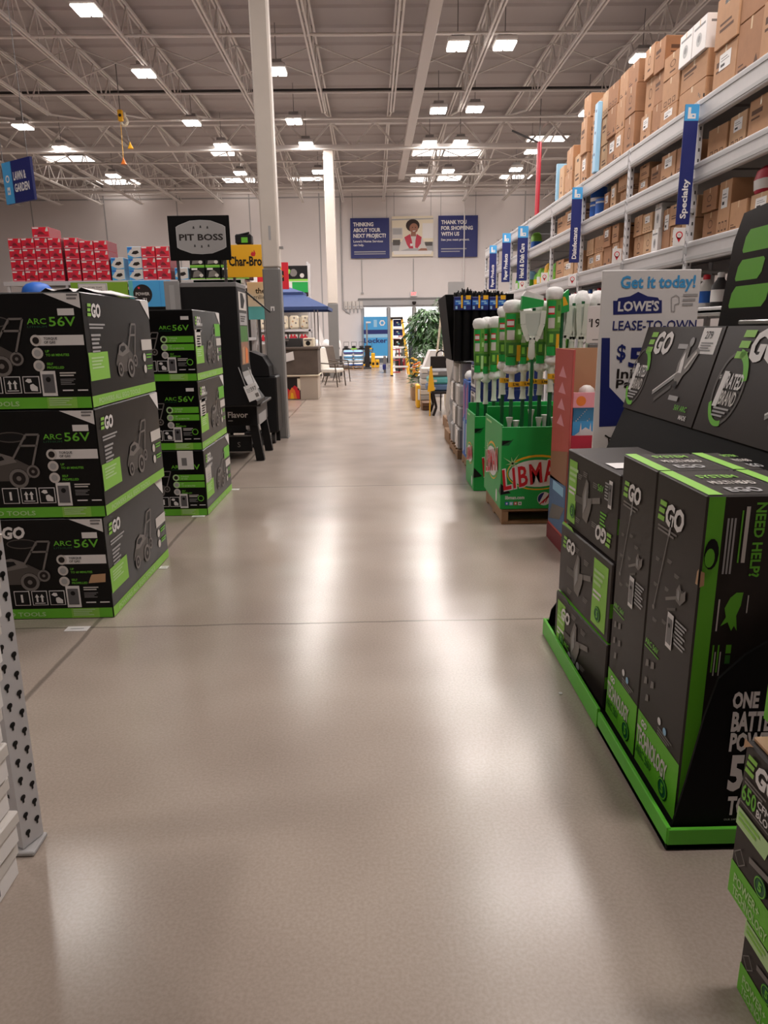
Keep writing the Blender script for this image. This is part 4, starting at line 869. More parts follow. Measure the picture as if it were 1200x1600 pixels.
for i, px in enumerate((898,909,921,933)):
    FY = 5.4 if i % 2 else 5.62; p = at(px, 478, FY); m = MB(); m.lathe([(0.03,p.z-0.06),(0.055,p.z-0.03),(0.062,p.z+0.02),(0.055,p.z+0.06),(0.03,p.z+0.085+0.02*(i % 2)),(0.005,p.z+0.09+0.02*(i % 2))], 'mopwhite', 14, (p.x,FY,0), wob=0.07); m.cyl((p.x,FY,0.17), (p.x,FY,p.z-0.05), 0.014, 'toolwhite', 8)
    tag(m.build('mop'), 'fluffy white mop head %s of the row behind price sign' % ('first','second','third','fourth')[i], 'mop', 'fluffy mops behind the price sign')
# price sign
PY = 4.85
a, b = at(919,478,PY), at(943,536,PY)
e = empty('price_sign', ((a.x+b.x)/2,PY,0.0), 'white nineteen dollar price sign beside the lease sign', 'price sign')
m = MB(); m.box(a.x,PY,b.z, b.x+0.02,PY+0.006,a.z, 'white', 0.002); F = front(a.x,PY,b.z); m.text(F, '19', 0.026, 0.105, 0.055, 'ink', 1, w=0.062, bold=0.012); m.text(F, '$', 0.01, 0.14, 0.02, 'ink', 1); m.text(F, '98', 0.09, 0.14, 0.02, 'ink', 1); m.rect(F, 0.04,0.02,0.08,0.026,'grey',1); m.rect(F, 0.06, 0.245, 0.11, 0.255, 'ink', 1); m.build('card', e)
m = MB(); m.box(a.x+0.03,PY+0.01,0.725, b.x-0.02,PY+0.03,b.z+0.05, 'lightgrey', 0.004); m.box(a.x+0.02,PY-0.01,b.z-0.035, b.x,PY+0.04,b.z-0.005, 'grey', 0.004); m.cyl((a.x+0.05,PY+0.02,0.0),(a.x+0.05,PY+0.02,0.75),0.01,'grey',8); m.build('holder', e)

# ================================================================ carton stacks and hanging goods along the right of the aisle
def goods_box(x0, y0, z0, w, d, h, base, face, label, cat, grp, art=None):
    m = MB(); m.box(x0,y0,z0, x0+w,y0+d,z0+h-0.003, base, 0.004); G = west(x0,y0+d,z0); F = front(x0,y0,z0)
    if art == 'window': m.rect(G, 0.0,0.02,d,h-0.03, 'white', 1); m.rect(G, d*0.15,h*0.18, d*0.85,h*0.72, 'grey', 2); m.rect(G, d*0.4,h*0.25,d*0.6,h*0.66,'darkgrey',3); m.rect(G, d*0.2,h*0.8,d*0.7,h*0.86,'ink',2)
    if art == 'paint': m.rect(G, d*0.1,h*0.1,d*0.9,h*0.9, base, 1); m.pl(G, ((d*0.15,h*0.5),(d*0.35,h*0.5),(d*0.38,h*0.92),(d*0.22,h*0.9)), 'pink', 2); m.pl(G, ((d*0.55,h*0.55),(d*0.7,h*0.55),(d*0.72,h*0.95),(d*0.58,h*0.95)), 'red', 2); m.rect(G, d*0.2,h*0.05,d*0.4,h*0.45,'white',2); m.rect(G, d*0.55,h*0.08,d*0.8,h*0.5,'paleblue',2); m.rect(F, 0.02,h*0.2,w-0.02,h*0.8,'paleblue',1)
    return tag(m.build('carton'), label, cat, grp)
pallet(0.975,1.7,6.72,7.06,0.09,'pallet under the navy and white cartons')
for i in range(4):
    goods_box(0.978,6.74,0.09+i*0.25,0.6,0.3,0.25,'navy','white','navy carton with white printed side, %s of its stack' % ('lowest','second from floor','third from floor','topmost')[i],'carton','navy and white cartons beside the mop bins','window')
pallet(0.965,1.7,7.1,7.58,0.09,'pallet under the tall blue cartons')
for i in range(2):
    goods_box(0.968,7.12+i*0.225,0.09,0.6,0.22,0.80,'blue','blue','tall blue carton with red and white print, %s' % ('nearer of the pair','farther of the pair')[i],'carton','tall blue cartons','paint')
pallet(0.93,1.7,7.7,8.5,0.1,'pallet under the clear wrapped grey load')
m = MB(); random.seed(5)
for i in range(4):
    for j in range(3): m.box(0.935+0.02*((i+j) % 2),7.72+j*0.25,0.1+i*0.24, 1.6,7.72+j*0.25+0.24,0.1+i*0.24+0.235, ('plastic_wrap','offwhite','lightgrey')[(i*2+j) % 3], 0.02)
tag(m.build('wrapped_load'), 'clear wrapped grey load on a pallet past the blue cartons', 'wrapped load')
for i, x in enumerate((1.0,1.1,1.22,1.33)):
    m = MB(); m.lathe([(0.02,0),(0.05,0.02),(0.06,0.05),(0.03,0.09),(0.005,0.1)], ('mopwhite','salmon','offwhite','pink')[i], 10, (x,7.3,0.891), wob=0.1)
    tag(m.build('wrapped_bundle'), ('white','reddish','off-white','pink')[i]+' wrapped bundle lying on the tall blue cartons', 'bundle', 'bundles on the blue cartons')
# black tower of upturned brushes
e = empty('brush_rack', (1.15,7.9,1.065), 'tall black perforated rack holding dark brushes above the cartons', 'brush rack')
m = MB(); m.raw([(0.78,7.68,1.75),(0.78,8.5,1.73),(0.86,8.48,1.075),(0.86,7.7,1.075),(1.5,7.68,1.75),(1.5,8.5,1.73),(1.5,8.48,1.075),(1.5,7.7,1.075)], [(0,1,2,3),(7,6,5,4),(0,4,5,1),(3,2,6,7),(1,5,6,2),(0,3,7,4)], 'panelblack')
for i in range(7):
    for j in range(5): m.disc(frame((0.776,8.42,1.12),(0.0,-1,0),(-0.12,0,1)), 0.1+i*0.09, 0.08+j*0.11, 0.012, 'grey' if (i*3+j) % 4 == 0 else 'black', 1, 8)
m.build('body', e)
for x in (0.9, 1.44):
    m = MB(); m.box(x,7.9,1.06, x+0.03,7.93,1.08, 'panelblack'); m.build('foot', e)
for i in range(6):
    px = (716,729,743,756,770,783)[i]; Y = 7.52; p = at(px, 470, Y); zt = at(px, (457,452,456,455,456,457)[i], Y).z; zc0 = at(px,480,Y).z; zc1 = at(px,464,Y).z; zb = 1.075
    e2 = empty('brush', (p.x,Y,zb), 'upturned black brush with blue and yellow wrap, %s of the row' % ('leftmost','second','third','fourth','fifth','rightmost')[i], 'brush', 'dark brushes with blue and yellow wraps'); M = LOCAL[e2]
    m = MB(M); m.lathe([(0.043,0.0),(0.044,0.3),(0.043,zc0-zb)], 'panelblack', 10, (0,0,0), sq=0.8); m.build('sleeve', e2)
    m = MB(M); m.box(-0.043,-0.045,zc0-zb-0.03, 0.043,0.04,zc1-zb, 'navy', 0.004); F = front(-0.043,-0.045,zc0-zb-0.03); m.rect(F, 0.004,0.05,0.08,0.10, 'blue', 1); m.rect(F, 0.03,0.105,0.08,0.145,'yellow',2) if i % 2 else m.rect(F, 0.066,0.02,0.084,0.145,'yellow',2); m.rect(F, 0.01,0.01,0.03,0.04,'paleblue',2); m.rect(F, 0.04,0.06,0.07,0.075,'paleblue',2); m.rect(F, 0.012,0.08,0.06,0.092,'paleblue',2); m.build('card_wrap', e2)
    m = MB(M); random.seed(i)
    for q in range(10):
        xx = -0.04+q*0.009; m.cyl((xx,0,zc1-zb-0.005), (xx*1.05+random.uniform(-0.005,0.005),random.uniform(-0.03,0.03),zt-zb+random.uniform(-0.015,0.02)), 0.012, 'black', 5, 0.006)
    m.build('bristles', e2)
p = at(714,449,7.9); m = MB(); m.box(p.x-0.09,7.95,1.735, p.x+0.09,7.96,p.z+0.06, 'white'); m.box(p.x-0.02,7.96,1.735, p.x+0.02,7.98,1.8, 'lightgrey'); tag(m.build('sign_card'), 'blank white card standing above the dark brushes', 'sign card')
# ================================================================ warehouse racking along the right
RX = 3.0; UP = [5.3,7.05,8.78,10.65,12.36,14.15,15.88,17.6,19.3]; LV = [(3.37,0.21),(2.84,0.18),(2.165,0.19),(1.56,0.08),(0.85,0.08),(0.14,0.14)]
e = empty('pallet_rack', (RX+0.55,12.3,0), 'long grey steel pallet rack full of brown cartons, right side', 'rack')
for y in UP:
    for x in (RX, RX+1.05):
        m = MB(); m.box(x,y-0.04,0, x+0.05,y+0.04,3.375, 'upright', 0.004)
        if x == RX:
            F = front(x,y-0.04,0); G = west(x,y+0.04,0)
            for i in range(22): z = 1.5+i*0.09; m.rect(F, 0.018,z,0.032,z+0.03,'darkgrey',1); m.rect(G, 0.02,z+0.02,0.034,z+0.05,'darkgrey',1); m.rect(G, 0.05,z,0.064,z+0.03,'darkgrey',1)
        m.build('upright', e)
    m = MB(); 
    for k in range(4): m.cyl((RX+0.04,y,0.3+k*0.8), (RX+1.06,y,0.3+k*0.8+(0.7 if k % 2 else 0.0)), 0.014, 'rackgrey', 6)
    m.build('frame_brace', e)
for z, h in LV:
    for i in range(len(UP)-1):
        y0, y1 = UP[i]+0.042, UP[i+1]-0.042
        if i >= 7 and z > 3: pass
        for x in (RX-0.005, RX+1.06):
            m = MB(); m.box(x,y0,z-h, x+0.05,y1,z, 'rackgrey', 0.006)
            if x < RX+0.5: m.box(x-0.006,y0,z-h+0.02, x,y1,z-h+0.05, 'lightgrey'); m.box(x-0.006,y0,z-0.05, x,y1,z-0.02, 'lightgrey')
            m.build('beam', e)
        m = MB(); m.box(RX+0.05,y0,z-0.04, RX+1.05,y1,z-0.012, 'grey'); m.build('shelf_deck', e)
# cartons: one mesh per pattern, copied
def carton_mesh(base, pat):
    m = MB(); w = d = h = 1.0
    m.box(-0.5,-0.5,0, 0.5,0.5,1, base, 0.012); F = west(-0.5,0.5,0); G = front(-0.5,-0.5,0)
    m.rect(F, 0.0,0.495,1.0,0.505,'carddark',1) if pat == 5 else m.rect(F, 0.47,0.78,0.53,1.0,'tape',1)
    m.rect(frame((-0.5,-0.5,1),(1,0,0),(0,1,0)), 0,0.47,1,0.53,'tape',1)
    for q in (F, G):
        if pat == 0: m.rect(q, 0.1,0.12,0.45,0.17,'cardprint',1); m.rect(q, 0.1,0.22,0.3,0.25,'cardprint',1); m.pl(q, ((0.7,0.1),(0.88,0.1),(0.79,0.28)),'cardprint',1)
        if pat == 1: m.ring(q, 0.5,0.55,0.15,0.03,'cardprint',1,14); m.rect(q, 0.35,0.2,0.65,0.27,'cardprint',1)
        if pat == 2: m.rect(q, 0.12,0.6,0.6,0.72,'cardprint',1); m.rect(q, 0.12,0.48,0.5,0.53,'cardprint',1)
        if pat == 3:
            for k in range(3): m.rect(q, 0.15+k*0.26,0.08,0.32+k*0.26,0.26,'cardprint',1); m.rect(q, 0.18+k*0.26,0.11,0.29+k*0.26,0.23,base,2)
        if pat == 4: m.rect(q, 0.2,0.3,0.8,0.36,'cardprint',1); m.rect(q, 0.2,0.42,0.7,0.47,'cardprint',1); m.rect(q, 0.35,0.8,0.65,0.88,'ink',1)
        if pat == 5: m.rect(q, 0.06,0.08,0.4,0.2,'cardprint',1); m.disc(q, 0.75,0.3,0.1,'cardprint',1,12)
        if pat == 6: m.rect(q, 0.1,0.75,0.9,0.82,'grey',1); m.disc(q, 0.5,0.4,0.2,'lightgrey',1,16); m.disc(q, 0.5,0.42,0.1,'grey',2,12)
        if pat == 7: m.rect(q, 0,0.1,1,0.5,'crimson',1); m.rect(q, 0.2,0.55,0.8,0.85,'red',1)
    return m
CM = {}
def place_carton(yc, z, w, d, h, pat, base, label, grp, xf=RX+0.06, lab=False, rz=0.0):
    key = (base, pat)
    if key not in CM: CM[key] = carton_mesh(base, pat).mesh('carton')
    o = bpy.data.objects.new('carton', CM[key]); COL.objects.link(o)
    o.location = (xf+d/2, yc, z); o.scale = (d, w, h); o.rotation_euler.z = rz
    tag(o, label, 'carton', grp)
    if lab:
        if 'lab' not in CM:
            m = MB(); F = west(-0.502,0.5,0); m.rect(F, 0.25,0.5,0.75,0.85,'white',1); m.rect(F, 0.32,0.56,0.5,0.62,'ink',2); m.rect(F, 0.32,0.68,0.68,0.7,'grey',2); m.rect(F, 0.32,0.74,0.6,0.76,'grey',2); CM['lab'] = m.mesh('shipping_label')
        c = bpy.data.objects.new('shipping_label', CM['lab']); COL.objects.link(c); c.parent = o
BAY = ['right of Specialty sign','left of Specialty sign','right of Disinfectants sign','left of Disinfectants sign','right of dish care sign','left of dish care sign','near paper products sign','beyond paper products sign']
NTH = ['first','second','third','fourth','fifth','sixth','seventh','eighth']
UPW = ['bottom','second','third','fourth']
random.seed(21)
def fill(bay, lvl, zb, stacks, name, ya=None, yb=None):
    # stacks listed from far (left in the picture) to near: (width, [heights], pattern, base)
    y0, y1 = UP[bay]+0.06, yb or UP[bay+1]-0.06
    tot = sum(s[0] for s in stacks); sc_ = min(1.0, (y1-y0)/tot); gap = max(0, (y1-y0-tot)/(len(stacks)+1)); y = y1-gap*0.6
    for k, (w, hs, pat, base) in enumerate(stacks):
        w *= sc_; z = zb
        for j, h in enumerate(hs):
            lb = '%s carton, %s in %s stack from left, %s shelf, %s' % ('white' if base == 'white' else 'brown', UPW[j], NTH[k], name, BAY[bay])
            place_carton(y-w/2, z, w*0.97, random.uniform(0.42,0.55), h-0.004, pat if random.random() < 0.6 else random.choice((0,1,2,3,4)) if base != 'white' else 6, base, lb, 'cartons on the %s rack shelf' % name, RX+0.06+random.uniform(0,0.05), random.random() < 0.25 and base != 'white', random.uniform(-0.05,0.05) if j == len(hs)-1 else 0.0)
            z += h
        y -= w+gap*0.8
C1, C2, C3, WH = 'card', 'carddark', 'cardlight', 'white'
# top shelf
fill(0,0,3.37,[(0.42,[0.36,0.4,0.36],4,C1),(0.42,[0.42,0.40],2,C2),(0.40,[0.42,0.42,0.35],0,C1),(0.4,[0.5,0.5],1,C2)],'top')
fill(1,0,3.37,[(0.3,[0.3,0.36,0.3],1,C1),(0.26,[0.32,0.3,0.3],2,C2),(0.42,[0.2,0.27,0.22],3,C1),(0.6,[0.23,0.23],2,C1)],'top')
fill(2,0,3.37,[(0.32,[0.45,0.4,0.12],2,C1),(0.26,[0.34,0.34,0.3],3,C3),(0.36,[0.36,0.34,0.26],5,C2),(0.3,[0.34,0.34,0.3],0,C1),(0.34,[0.42,0.3,0.25],1,C2)],'top')
fill(3,0,3.37,[(0.3,[0.5],2,C3),(0.42,[0.32,0.36],0,C1),(0.34,[0.5],4,C3),(0.3,[0.42,0.45,0.3],1,C1)],'top')
# middle shelf
fill(0,1,2.84,[(0.34,[0.26],5,C1),(0.3,[0.27],3,C3),(0.36,[0.3],2,C1),(0.42,[0.33],4,C1)],'middle')
fill(1,1,2.84,[(0.28,[0.16,0.16],3,C1),(0.34,[0.24],2,C2),(0.34,[0.27],1,C1),(0.4,[0.26],0,C2)],'middle')
fill(2,1,2.84,[(0.22,[0.26],4,C2),(0.24,[0.30],1,C3),(0.3,[0.16,0.17],3,C1)],'middle',yb=10.06)
fill(3,1,2.84,[(0.5,[0.28],2,C1),(0.55,[0.3],4,C1),(0.45,[0.28],0,C3)],'middle')
# lower shelf
fill(0,2,2.165,[(0.3,[0.24,0.2],4,C2),(0.24,[0.45],2,C1),(0.26,[0.24],0,C1),(0.34,[0.25],1,C3),(0.32,[0.25],0,C1)],'lower')
fill(1,2,2.165,[(0.3,[0.24,0.22],1,C1),(0.28,[0.24,0.2],3,C3),(0.17,[0.25,0.25],6,WH),(0.24,[0.42],2,C2),(0.24,[0.22,0.2],4,C1),(0.26,[0.24,0.2],1,C3)],'lower')
fill(2,2,2.165,[(0.36,[0.21,0.21],3,C3),(0.36,[0.21,0.21],3,C1),(0.3,[0.24,0.24],5,C2),(0.26,[0.26,0.22],1,C1),(0.3,[0.3],2,C2)],'lower')
fill(3,2,2.165,[(0.5,[0.3],4,C1),(0.5,[0.24],2,C3),(0.5,[0.32],0,C1)],'lower')
# white appliance cartons on top and pale blue strapped case
for k, y in enumerate((7.3, 7.59)): place_carton(y, 3.832, 0.28, 0.4, 0.28, 6, 'white', 'white printed carton high on the rack, %s of the pair' % ('right one','left one')[k], 'white cartons on the top shelf')
m = MB(); m.box(RX-0.02,10.05,3.38, RX+0.04,10.19,4.22, 'paleblue', 0.01)
for i in range(3): m.disc(west(RX-0.02,10.19,3.5), 0.07,0.1+i*0.26,0.02,'navy',1,8)
tag(m.build('blue_strip'), 'pale blue wrapped strip standing before the top shelf cartons', 'strip')
place_carton(12.42, 3.37, 0.05, 0.4, 0.6, 9, 'paleblue', 'thin pale blue case at far end of the top shelf cartons', 'cases on the top shelf')
# tubs, bags and bottles
def tub(x, y, z, r, h, body, band, label, grp):
    e = empty('tub', (x,y,z), label, 'tub', grp); M = LOCAL[e]
    m = MB(M); m.lathe([(r*0.95,0),(r,0.02),(r,h*0.15),(r,h*0.2)], body, 14); m.lathe([(r*1.01,h*0.2),(r*1.01,h*0.75)], band, 14); m.lathe([(r,h*0.75),(r*0.98,h*0.85)], body, 14); m.build('body', e)
    m = MB(M); m.lathe([(r*1.03,h*0.85),(r*1.03,h*0.97),(r*0.9,h)], 'blue', 14); m.build('lid', e)
for k, (y, z) in enumerate(((10.47,2.84), (10.22,2.84), (10.47,3.08))): tub(RX+0.18, y, z, 0.11, 0.235, 'white', 'blue', ('blue banded white tub beside the Disinfectants sign, lower left','blue banded white tub beside Disinfectants sign, lower right','blue banded white tub stacked above the lower left tub')[k], 'blue and white tubs')
def bag(x, y, z, w, d, h, c1, c2, label, grp):
    m = MB(); hx, hy = d/2, w/2; P = []
    for zz, k in ((0,0.9),(h*0.12,1.0),(h*0.5,1.05),(h*0.85,0.9),(h,0.55)):
        for i in range(10):
            t = 2*math.pi*i/10; P.append((x+hx*k*math.copysign(abs(math.cos(t))**0.6, math.cos(t)), y+hy*k*math.copysign(abs(math.sin(t))**0.6, math.sin(t)), z+zz))
    for j in range(4): m.raw(P[j*10:(j+2)*10], [(i,(i+1) % 10,10+(i+1) % 10,10+i) for i in range(10)], c2 if j == 1 else c1, True)
    m.raw(P[40:], [tuple(range(10))], c1); m.raw(P[:10], [tuple(reversed(range(10)))], c1)
    tag(m.build('bag'), label, 'bag', grp)
for k in range(6):
    bag(RX+0.2, 13.95-k*0.27, 2.165, 0.24, 0.2, (0.24,0.3,0.25,0.34,0.26,0.3)[k], ('green','lime','green','yellow','lime','green')[k], ('yellow','white','yellow','green','palegreen','lime')[k], 'green and yellow bag, %s from left, lower shelf right of dish care sign' % NTH[k], 'green and yellow bags on the lower shelf')
for k in range(6):
    bag(RX+0.2, 15.7-k*0.27, (2.165,2.165,2.84)[k % 3], 0.24, 0.2, 0.32, ('green','paleblue','lime')[k % 3], ('white','green','blue')[k % 3], 'mixed coloured bag, number %s from left, beyond dish care sign' % NTH[k], 'bags beyond the dish care sign')
for k in range(3):
    bag(RX+0.2, 6.02-k*0.22, 2.418, 0.2, 0.22, 0.2, ('crimson','white','crimson')[k], ('white','crimson','pink')[k], 'crimson and white bag, %s from left, on lower shelf cartons near frame edge' % NTH[k], 'crimson bags right of the Specialty sign')
def bottle(x, y, z, r, h, c, cap, label, grp):
    e = empty('bottle', (x,y,z), label, 'bottle', grp); M = LOCAL[e]
    m = MB(M); m.lathe([(r*0.9,0),(r,0.01),(r,h*0.62),(r*0.45,h*0.8),(r*0.4,h*0.86)], c, 10); m.lathe([(r*1.02,h*0.15),(r*1.02,h*0.5)], 'white' if c != 'white' else 'blue', 10); m.build('body', e)
    m = MB(M); m.lathe([(r*0.45,h*0.85),(r*0.45,h*0.98),(r*0.3,h)], cap, 8); m.build('cap', e)
cols = ('navy','blue','navy','blue','white','orange','teal','pink','navy','yellow','white','green')
for bay, n, z, pal in ((0,6,1.56,('white','darkgrey','pink','white','orange','teal')), (1,6,1.56,('lightgrey','white','pink','darkgrey','orange','white')), (2,8,1.56,('yellow','white','blue','yellow','white','blue','yellow','white')), (3,8,1.56,('navy','navy','blue','navy','navy','blue','navy','navy')), (4,8,1.56,('red','white','blue','white','red','paleblue','white','orange')), (5,7,1.56,('white','palegreen','white','teal','white','palegreen','white'))):
    for k in range(n):
        y = UP[bay+1]-0.2-k*(1.4/(n-1)) ; bottle(RX+0.14, y, z, 0.075 if bay != 3 else 0.08, 0.36 if bay > 1 else 0.3, pal[k], ('red','white','blue','white')[(k+bay) % 4], '%s bottle, %s from left, product shelf %s' % (pal[k].replace('darkgrey','dark grey').replace('lightgrey','light grey').replace('palegreen','pale green').replace('paleblue','pale blue'), NTH[k], BAY[bay]), 'bottles on the product shelf')
# sign blades on the uprights
def blade(Y, px0, px1, pt, pb, txt, label, hx):
    a, b = at(px0, pt, Y), at(px1, pt, Y); zb = at(px0, pb, Y).z; zt = a.z; w = b.x-a.x; x0 = RX-0.012-w
    e = empty('aisle_sign', (x0+w/2,Y,zb), label, 'aisle sign', 'blue blade signs on the rack'); m = MB()
    m.box(x0,Y-0.06,zb, x0+w,Y-0.048,zt, 'navy', 0.003); F = front(x0,Y-0.06,zb); H_ = zt-zb
    m.rect(F, 0.0,H_-w*1.05,w,H_, 'skyblue', 1); m.rect(F, w*0.22,H_-w*0.92,w*0.42,H_-w*0.2, 'white', 2); m.rect(F, w*0.42,H_-w*0.92,w*0.78,H_-w*0.6,'white',2); m.rect(F, w*0.52,H_-w*0.8,w*0.68,H_-w*0.7,'skyblue',3)
    m.text(F, txt, w*0.66, 0.05, w*0.42, 'white', 2, w=hx, bold=0.03, rot=math.pi/2); m.build('panel', e)
    m = MB(); m.box(x0+w,Y-0.06,zb+0.1, RX+0.02,Y-0.03,zb+0.14, 'lightgrey'); m.box(x0+w,Y-0.06,zt-0.14, RX+0.02,Y-0.03,zt-0.1, 'lightgrey'); m.build('bracket', e)
blade(7.05,1074,1096,166,352,'Specialty','tall navy blade sign reading Specialty',0.34)
blade(10.65,895,911,294,411,'Disinfectants','navy blade sign reading Disinfectants',0.42)
blade(14.15,814,830,354,439,'Hand & Dish Care','navy blade sign reading Hand and Dish Care',0.62)
blade(15.88,788,801,365,441,'Paper Products','navy Paper Products sign, nearer one',0.52)
blade(17.6,768,779,384,452,'Paper Products','navy Paper Products sign, farthest along the rack',0.5)
for k, y in enumerate((7.05,8.78,10.65,12.36,14.15)):
    m = MB(); x0 = RX-0.15; m.box(x0,y-0.055,2.13 if k != 2 else 1.98, x0+0.11,y-0.05,2.29 if k != 2 else 2.14, 'white', 0.002); F = front(x0,y-0.055,2.13 if k != 2 else 1.98); m.ring(F, 0.055,0.095,0.033,0.010,'red',1,18); m.pl(F, ((0.03,0.075),(0.08,0.075),(0.055,0.03)),'red',1); m.disc(F,0.055,0.095,0.023,'white',2,14); m.text(F, '15', 0.055,0.088,0.014,'ink',3,al='c'); m.box(x0+0.105,y-0.05,2.06, RX+0.01,y-0.045,2.12,'lightgrey')
    tag(m.build('bay_marker'), 'white bay marker with red pin, %s' % ('under the Specialty sign','between Specialty and Disinfectants signs','under the Disinfectants sign','left of the Disinfectants sign','under the dish care sign')[k], 'bay marker', 'red pin bay markers')
# red riser pipe beyond the rack
m = MB(); PYY = 19.75; a, b = at(843,222,PYY), at(842,335,PYY); m.cyl((a.x,PYY,a.z), (a.x,PYY,3.4), 0.06, 'redpipe', 10); m.cyl((a.x,PYY,a.z-0.05), (a.x,PYY,7.0), 0.012, 'grey', 6); c = at(800,204,PYY); m.cyl((a.x,PYY,a.z-0.02), (c.x,PYY,c.z), 0.025, 'darkgrey', 8)
m.cyl((a.x,PYY,3.4), (a.x,PYY,0.0), 0.06, 'redpipe', 10); tag(m.build('sprinkler_pipe'), 'dark red upright pipe rising behind the far rack', 'pipe')
# ================================================================ black pellet grill display past the mower cartons
GX = -1.345
e = empty('grill_display', (-1.7,7.8,0), 'tall black grill display with curved stand, behind the farther mower stack', 'display')
m = MB(); F = frame((0,7.4,0), (1,0,0), (0,0,1))
m.prism(F, ((-1.90,0.66),(-1.90,1.84),(GX,1.865),(GX,1.10),(-1.33,0.95),(-1.27,0.80),(-1.20,0.70),(-1.20,0.66),(-1.5,0.66)), 0.55, 'black'); m.build('body', e)
m = MB(); m.box(-1.905,7.395,1.84, GX+0.003,7.955,1.885, 'grey', 0.004); m.build('top_rim', e)
G = east(GX+0.002,7.42,0)
m = MB(); m.rect(G, 0.02,1.05,0.52,1.83, 'darkgrey', 1); m.rect(G, 0.06,1.62,0.48,1.8,'offwhite',2); m.pl(G, ((0.16,1.64),(0.3,1.64),(0.4,1.72),(0.3,1.79),(0.16,1.79)),'black',3); m.rect(G, 0.06,1.47,0.48,1.59,'lightgrey',2); lines(m, G, 0.1,1.55,0.3,3,0.012,'darkgrey',3); m.rect(G, 0.06,1.3,0.48,1.46,'sleevedark',2); m.rect(G, 0.06,1.07,0.48,1.3,'clay',2); m.pl(G, ((0.1,1.08),(0.2,1.08),(0.24,1.26),(0.13,1.24)),'tan',3); m.pl(G, ((0.26,1.08),(0.4,1.08),(0.42,1.22),(0.3,1.25)),'orange',3); m.build('picture_panel', e)
m = MB(); m.raw([(GX+0.004,7.42,1.03),(-1.325,7.42,0.95),(-1.255,7.42,0.80),(GX+0.004,7.93,1.03),(-1.325,7.93,0.95),(-1.255,7.93,0.80)], [(0,1,4,3),(1,2,5,4)], 'silver'); m.build('brushed_plate', e)
m = MB(); m.cyl((GX,7.95,1.82), (-1.17,8.5,1.62), 0.01, 'black', 6); m.build('stay_rod', e)
# grill table in front
e = empty('display_table', (-1.6,8.15,0), 'black display table with angled legs and printed Flavor apron', 'table')
m = MB(); m.box(-2.2,7.75,0.61, -1.22,8.6,0.64, 'darkgrey', 0.006); m.build('table_top', e)
m = MB(); m.box(-2.2,7.78,0.40, -1.27,7.80,0.608, 'black', 0.004); m.text(front(-1.66,7.78,0.49), 'Flavor', 0.07,0,0.065, 'white', 1, w=0.22, bold=0.02); m.rect(front(-1.66,7.78,0.45),0.07,0,0.12,0.012,'lightgrey',1); m.build('apron', e)
m = MB(); m.box(-1.29,7.80,0.40, -1.27,8.56,0.608, 'darkgrey', 0.004); m.rect(east(-1.27,7.84,0.37),0.05,0.02,0.6,0.14,'silver',1); m.build('apron', e)
for x, y in ((-1.30,7.84),(-1.30,8.52),(-2.1,7.84),(-2.1,8.52)):
    m = MB(); m.bar((x-0.05,y,0.61), (x+0.035,y,0.0), 0.09, 0.07, 'black', up=(0,1,0)); m.build('leg', e)
m = MB(); m.box(-2.15,7.9,0.17, -1.36,8.5,0.19, 'darkgrey', 0.004); m.rect(front(-1.66,7.9,0.175),0,0,0.2,0.01,'grey',1); m.build('lower_shelf', e)
m = MB(); m.box(-2.15,7.86,0.1, -1.36,7.88,0.27, 'black'); m.text(front(-1.62,7.86,0.15),'S',0.1,0,0.06,'ghost',1); m.box(-2.15,7.85,0.27,-1.36,7.89,0.285,'grey'); m.build('lower_apron', e)
e = empty('price_sign', (-1.24,7.37,0.70), 'white tilted price card on rods at the black grill table', 'price sign')
m = MB(); F = frame((-1.268,7.34,0.70), V((0.12,0.0,0.045)), V((-0.05,0.02,0.16))); m.prism(F, ((0,0),(0.13,0),(0.13,0.165),(0,0.165)), 0.004, 'white'); lines(m, F, 0.015,0.12,0.05,3,0.008,'lightgrey',1); m.text(F, '397', 0.06,0.09,0.045,'ink',1,w=0.06); m.rect(F, 0.085,0.02,0.12,0.06,'ghost',1); m.build('card', e)
for dy in (0.0, 0.10):
    m = MB(); m.cyl((-1.30+dy,7.36,0.85), (-1.37+dy,7.392,1.05), 0.005, 'lightgrey', 6); m.build('rod', e)
m = MB(); m.box(-2.05,7.36,1.50, -1.90,7.38,1.90, 'silver', 0.004); m.rect(front(-2.05,7.36,1.5),0.03,0.02,0.12,0.1,'darkgrey',1); m.rect(front(-2.05,7.36,1.5),0.05,0.1,0.1,0.36,'lightgrey',1); m.box(-2.0,7.37,0.0,-1.97,7.39,1.5,'grey'); tag(m.build('metal_panel'), 'brushed silver metal panel left of the black grill display', 'panel')
# black barbecue behind the front column, with chimney tool
e = empty('barbecue', (-1.55,9.3,0), 'black barbecue grill behind the display table, left of the front column', 'barbecue')
m = MB(); m.box(-1.95,8.98,0.15, -1.20,9.42,0.86, 'black', 0.02); m.rect(front(-2.1,9.0,0.15),0.1,0.5,0.66,0.52,'grey',1); m.build('cabinet', e)
m = MB(); P = [(-0.34,0),( -0.33,0.12),(-0.26,0.24),(-0.12,0.30),(0.12,0.30),(0.26,0.24),(0.33,0.12),(0.34,0)]; m.prism(front(-1.62,8.98,0.862), P, 0.42, 'black'); m.build('hood', e)
m = MB(); m.box(-2.3,9.02,0.82, -1.955,9.4,0.85, 'grey', 0.006); m.build('side_shelf', e)
for x in (-1.9,-1.3):
    m = MB(); m.cyl((x,9.1,0.075),(x+0.04,9.1,0.075),0.075,'darkgrey',12); m.build('wheel', e)
for x in (-1.9,-1.28):
    m = MB(); m.box(x,9.3,0,x+0.05,9.35,0.15,'black'); m.build('leg', e)
e = empty('charcoal_bag_stack', (-1.5,8.82,0), 'white and black small bag beside the front column foot', 'bag'); 
